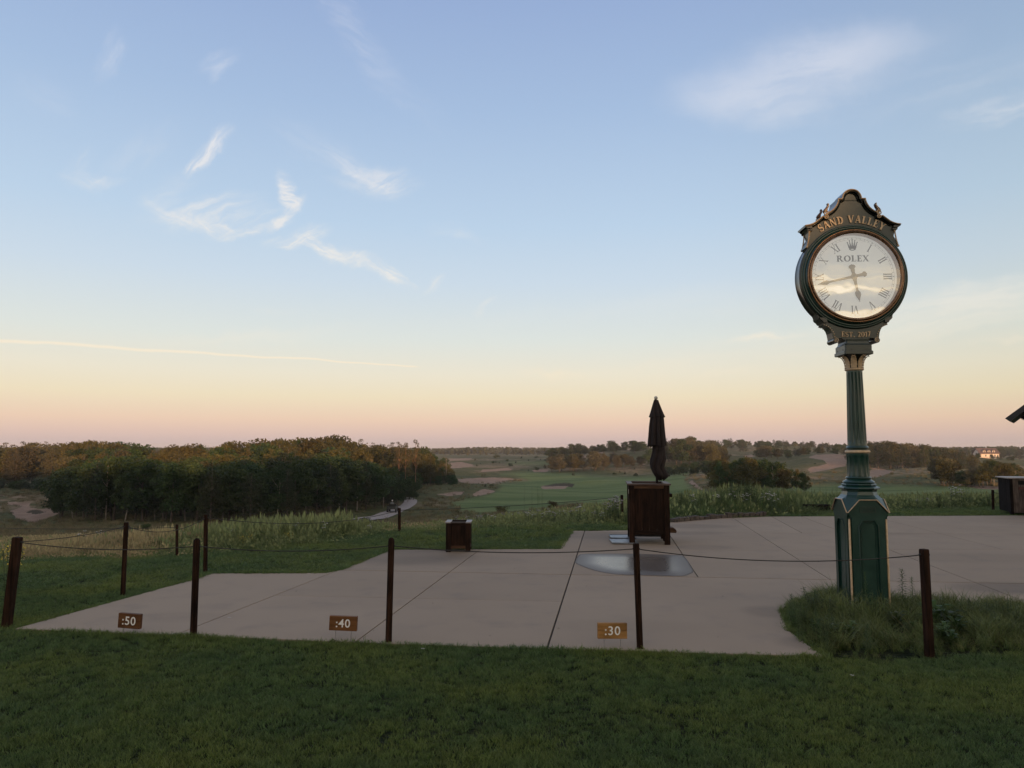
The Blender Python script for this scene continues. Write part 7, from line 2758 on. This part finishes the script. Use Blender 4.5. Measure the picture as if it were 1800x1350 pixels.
def wild_plants():
    R = random.Random(15)
    # white and lilac heads along the crest in front of the fairway
    xs = [(803, 915), (822, 912), (838, 910), (846, 906), (858, 905), (868, 903), (884, 905), (897, 908), (912, 906), (924, 902), (930, 897), (938, 900), (946, 895), (955, 900), (964, 894), (973, 898), (984, 900), (993, 897), (1003, 904), (1018, 886), (1026, 900), (1044, 906), (1058, 898)]
    for i, (px, py) in enumerate(xs):
        plant('yarrow' if i % 3 else 'aster', px, py, R.uniform(16.2, 18.2), ('white-flowered' if i % 3 else 'lilac-flowered') + f' weed on the crest between planter and umbrella stand, {"left third" if px < 890 else "middle" if px < 970 else "right third"}', 'flowering weeds on the crest before the fairway', 1.15)
    for i, (px, py) in enumerate([(1066, 882), (1074, 874), (1081, 871), (1088, 873), (1084, 878), (1078, 884)]):
        plant('aster', px, py, R.uniform(16.8, 17.4), 'tall lilac-white aster in the clump left of the black post by the umbrella stand', 'tall asters by the umbrella stand', .8)
    for i, (px, py) in enumerate([(800, 905), (812, 900), (826, 898), (838, 903), (853, 902), (1033, 902), (1050, 896), (1100, 890)]):
        plant('leafy', px, py, R.uniform(16.5, 18), f'green leafy weed {"behind the square planter" if px < 900 else "near the far small bunker"}, {"taller" if py < 901 else "lower"}', 'leafy weeds on the crest', .7)
    # spires and umbels above the meadow on the left
    for px, py in [(545, 904), (553, 897), (560, 900), (570, 906), (580, 902), (588, 896), (594, 902), (602, 905), (610, 899), (618, 903), (631, 896), (640, 906), (500, 903), (473, 910), (627, 905), (535, 912)]:
        plant('spire', px, py + 1, R.uniform(14.5, 16.5), 'pale upright mullein spike above the meadow, before the dark wood', 'mullein spikes above the meadow', .45)
    plant('spire', 273, 908, 14.0, 'single pale mullein spike between the two left fence posts', None, .5)
    for px, py in [(402, 925), (412, 924), (408, 930), (443, 921), (450, 923), (446, 928), (486, 917), (494, 916), (508, 921), (522, 918), (570, 915), (320, 932), (350, 936), (180, 931), (146, 932), (650, 920)]:
        plant('yarrow', px, py, R.uniform(13.5, 15.0), f'white umbel in the meadow {"left of" if px < 360 else "right of"} the tall post at the lawn corner', 'white umbels in the meadow', 1.0)
    for px, py in [(27, 934), (424, 936), (436, 934), (505, 939), (512, 940), (440, 944), (428, 942)]:
        plant('goldenrod', px, py, R.uniform(12.3, 13.3) if px > 100 else 8.0, 'yellow flowers right behind the leaning corner post' if px < 100 else 'small yellow-flowered plant in the middle of the meadow', 'yellow flowers in the meadow', .8)
    # dark thin culms against the fairway
    for px, py in [(922, 849), (935, 848), (945, 842), (953, 850), (947, 856), (1000, 882)]:
        plant('stalks', px, py, R.uniform(16.5, 17.5), 'thin dark grass stalks standing up against the fairway', 'thin grass stalks against the fairway', .14)
    for px, py in [(1378, 850), (1390, 842), (1400, 838), (1412, 846), (1425, 843), (1440, 840), (1452, 850), (1462, 846), (1470, 842), (1368, 860), (1446, 855)]:
        plant('stalks', px, py, R.uniform(18.8, 21), 'thin grass stalks left of the clock column beyond the terrace', 'thin stalks left of the clock', .25)
    for px, py in [(1587, 858), (1600, 850), (1612, 858), (1628, 852), (1645, 862), (1692, 846), (1697, 838), (1702, 842), (1708, 850), (1716, 855), (1724, 852), (1680, 858)]:
        plant('stalks', px, py, R.uniform(20.5, 22.5), 'thin grass stalks between the clock and the bin enclosure', 'thin stalks right of the clock', .3)
    # weeds right of the umbrella stand
    for i, (px, py, k) in enumerate([(1195, 862, 'leafy'), (1205, 872, 'leafy'), (1218, 868, 'yarrow'), (1232, 866, 'leafy'), (1246, 862, 'leafy'), (1258, 868, 'yarrow'), (1270, 858, 'leafy'), (1282, 850, 'leafy'), (1292, 842, 'leafy'), (1306, 838, 'leafy'), (1318, 846, 'leafy'),
                                     (1288, 863, 'yarrow'), (1306, 868, 'yarrow'), (1313, 866, 'yarrow'), (1341, 868, 'yarrow'), (1352, 863, 'yarrow'), (1361, 866, 'yarrow'), (1330, 856, 'leafy'), (1345, 864, 'leafy'), (1362, 868, 'leafy'), (1225, 880, 'leafy'), (1260, 882, 'leafy'),
                                     (1300, 880, 'leafy'), (1190, 885, 'leafy'), (1380, 872, 'leafy'), (1210, 890, 'leafy'), (1240, 892, 'leafy'), (1275, 890, 'leafy')]):
        plant(k, px, py, R.uniform(18.6, 20.2), ('large feathery green weed' if py < 850 else 'green leafy weed' if k == 'leafy' else 'white-topped weed') + f' in the bank of weeds right of the umbrella stand, {"left part" if px < 1250 else "middle" if px < 1320 else "right part"}', 'bank of weeds right of the umbrella stand', .8 if k == 'leafy' else .9)
    for i, (px, py, k) in enumerate([(1568, 878, 'leafy'), (1578, 875, 'leafy'), (1612, 880, 'aster'), (1620, 876, 'aster'), (1630, 874, 'aster'), (1640, 876, 'aster'), (1650, 866, 'leafy'), (1672, 860, 'yarrow'), (1676, 854, 'yarrow'), (1685, 852, 'yarrow'), (1690, 862, 'yarrow'),
                                     (1700, 866, 'leafy'), (1728, 872, 'leafy'), (1738, 868, 'leafy'), (1596, 874, 'leafy'), (1660, 872, 'leafy')]):
        plant(k, px, py, R.uniform(20.3, 21.8), {'leafy': 'green leafy weed', 'aster': 'lilac flowered low weed', 'yarrow': 'tall white-flowered weed'}[k] + ' beyond the terrace between the clock and the bin enclosure', 'weeds between the clock and the bin enclosure', .8)
    # plants in the clock bed
    plant('milkweed', 1585, 1000, 7.55, 'upright feathery milkweed stem right beside the clock pedestal', None, .9)
    plant('milkweed', 1602, 1014, 7.7, 'smaller wispy milkweed stem behind the long grass right of the pedestal', None, .9)
    plant('milkweed', 1520, 1004, 7.45, 'thin stem climbing in front of the clock pedestal', None, .45)
    for i, (px, py, Y) in enumerate([(1645, 1050, 7.0), (1668, 1062, 6.85), (1680, 1078, 6.7), (1655, 1094, 6.5), (1672, 1104, 6.4)]):
        plant('broadleaf', px, py, Y, ['broad-leaved dock just right of the rope post by the clock, topmost', 'broad-leaved dock right of the rope post, second from the top', 'pale large-leaved dock at the right edge of the dock patch', 'dock with drooping leaves low beside the rope post', 'lowest dock plant at the lawn edge right of the rope post'][i], 'dock plants beside the clock', 1.1, .16)
    for px, py, Y in [(1410, 1052, 7.0), (1395, 1058, 7.0), (1440, 1046, 7.3), (1462, 1048, 7.2), (1700, 1050, 7.2), (1732, 1052, 7.1), (1770, 1048, 7.2), (1790, 1058, 6.9), (1750, 1072, 6.7), (1715, 1078, 6.7)]:
        plant('leafy', px, py, Y, 'small leafy weed in the grass bed ' + ('left of the clock pedestal' if px < 1500 else 'running off to the right of the clock'), 'small weeds in the clock bed', .9, .12)
    RB = random.Random(31)
    nb = 0
    while nb < 46:
        px, Y = RB.uniform(1375, 1800), RB.uniform(6.15, 7.7)
        x = slope(px, 1080)[0] * Y
        if not in_poly(np.array([x]), np.array([Y]), BED_A)[0] or (abs(x - 3.675) < .3 and abs(Y - 7.9) < .35):
            continue
        k = RB.choice(['leafy', 'leafy', 'broadleaf', 'milkweed'])
        h = RB.uniform(.10, .22) if px > 1560 else RB.uniform(.14, .30)
        o = empty(PNAME[k], (x, Y, -.02), RB.random() * 6.28, {'leafy': 'small leafy weed', 'broadleaf': 'low broad-leaved weed', 'milkweed': 'small feathery weed'}[k] + ' among the long grass ' + ('left of the pedestal' if px < 1470 else 'in front of the pedestal' if px < 1570 else 'right of the pedestal'), 'plant', 'weeds growing in the clock bed')
        w = h * RB.uniform(.8, 1.3)
        o.scale = (w, w, h)
        for nm, me in RB.choice(PP[k]):
            link(nm, me, o)['kind'] = 'stuff'
        nb += 1
    # pale fallen leaf / fluff on the terrace joint and lawn
    for i, (px, py, lab) in enumerate([(401, 1086, 'tiny white fluff lying on the terrace joint beyond the :50 sign'), (742, 1141, 'tiny white fluff in the lawn in front of the second rope post'), (1498, 1188, 'small pale curled leaf on the lawn in front of the clock')]):
        p = G(px, py, .02 if i == 0 else .05)
        mb = MB()
        leaf_card(mb, (0, 0, 0), (1, .3, .2), .03, .014)
        leaf_card(mb, (0, 0, .002), (-.6, 1, .3), .024, .012)
        o = mb.build('fallen_leaf', M['petal'], None, recalc=False)
        o.location = p
        tag(o, lab, 'leaf')
    dk = pmat('dry_brown_leaf', (.045, .030, .02), (.08, .055, .035), 30, .8)
    for i, (px, py) in enumerate([(860, 1118), (1268, 1048), (1262, 1120), (1440, 988), (1585, 1002), (1610, 955), (1030, 1030), (760, 1060), (520, 1040), (1330, 1000), (905, 1000), (1410, 1125), (980, 1105), (655, 1108)]):
        mb = MB()
        leaf_card(mb, (0, 0, 0), (1, RB.uniform(-.5, .5), .25), RB.uniform(.02, .035), RB.uniform(.010, .018))
        o = mb.build('fallen_leaf', dk, None, recalc=False)
        o.location = G(px, py, .006)
        o.rotation_euler = (0, 0, RB.random() * 6.28)
        tag(o, 'tiny dark leaf lying on the terrace ' + ('left of the :40 sign post' if px < 640 else 'between the planter and the front lawn' if px < 960 else 'near the :30 sign' if px < 1300 and py > 1020 else 'around the clock side of the terrace'), 'leaf', 'tiny dark leaves scattered on the terrace')


wild_plants()

# ------------------------------------------------------------------ air


def haze():
    mb = MB().box(-5000, 5000, -400, 6500, -60.0, 26.0)
    m = bpy.data.materials.new('thin_morning_haze')
    m.use_nodes = True
    nt = m.node_tree
    nt.nodes.clear()
    pv = nt.nodes.new('ShaderNodeVolumePrincipled')
    pv.inputs['Color'].default_value = (0.93, 0.92, 0.96, 1)
    pv.inputs['Density'].default_value = HAZE
    pv.inputs['Anisotropy'].default_value = 0.0
    out = nt.nodes.new('ShaderNodeOutputMaterial')
    nt.links.new(pv.outputs[0], out.inputs['Volume'])
    o = mb.build('haze', m)
    tag(o, kind='stuff')


HAZE = 0.00015
haze()
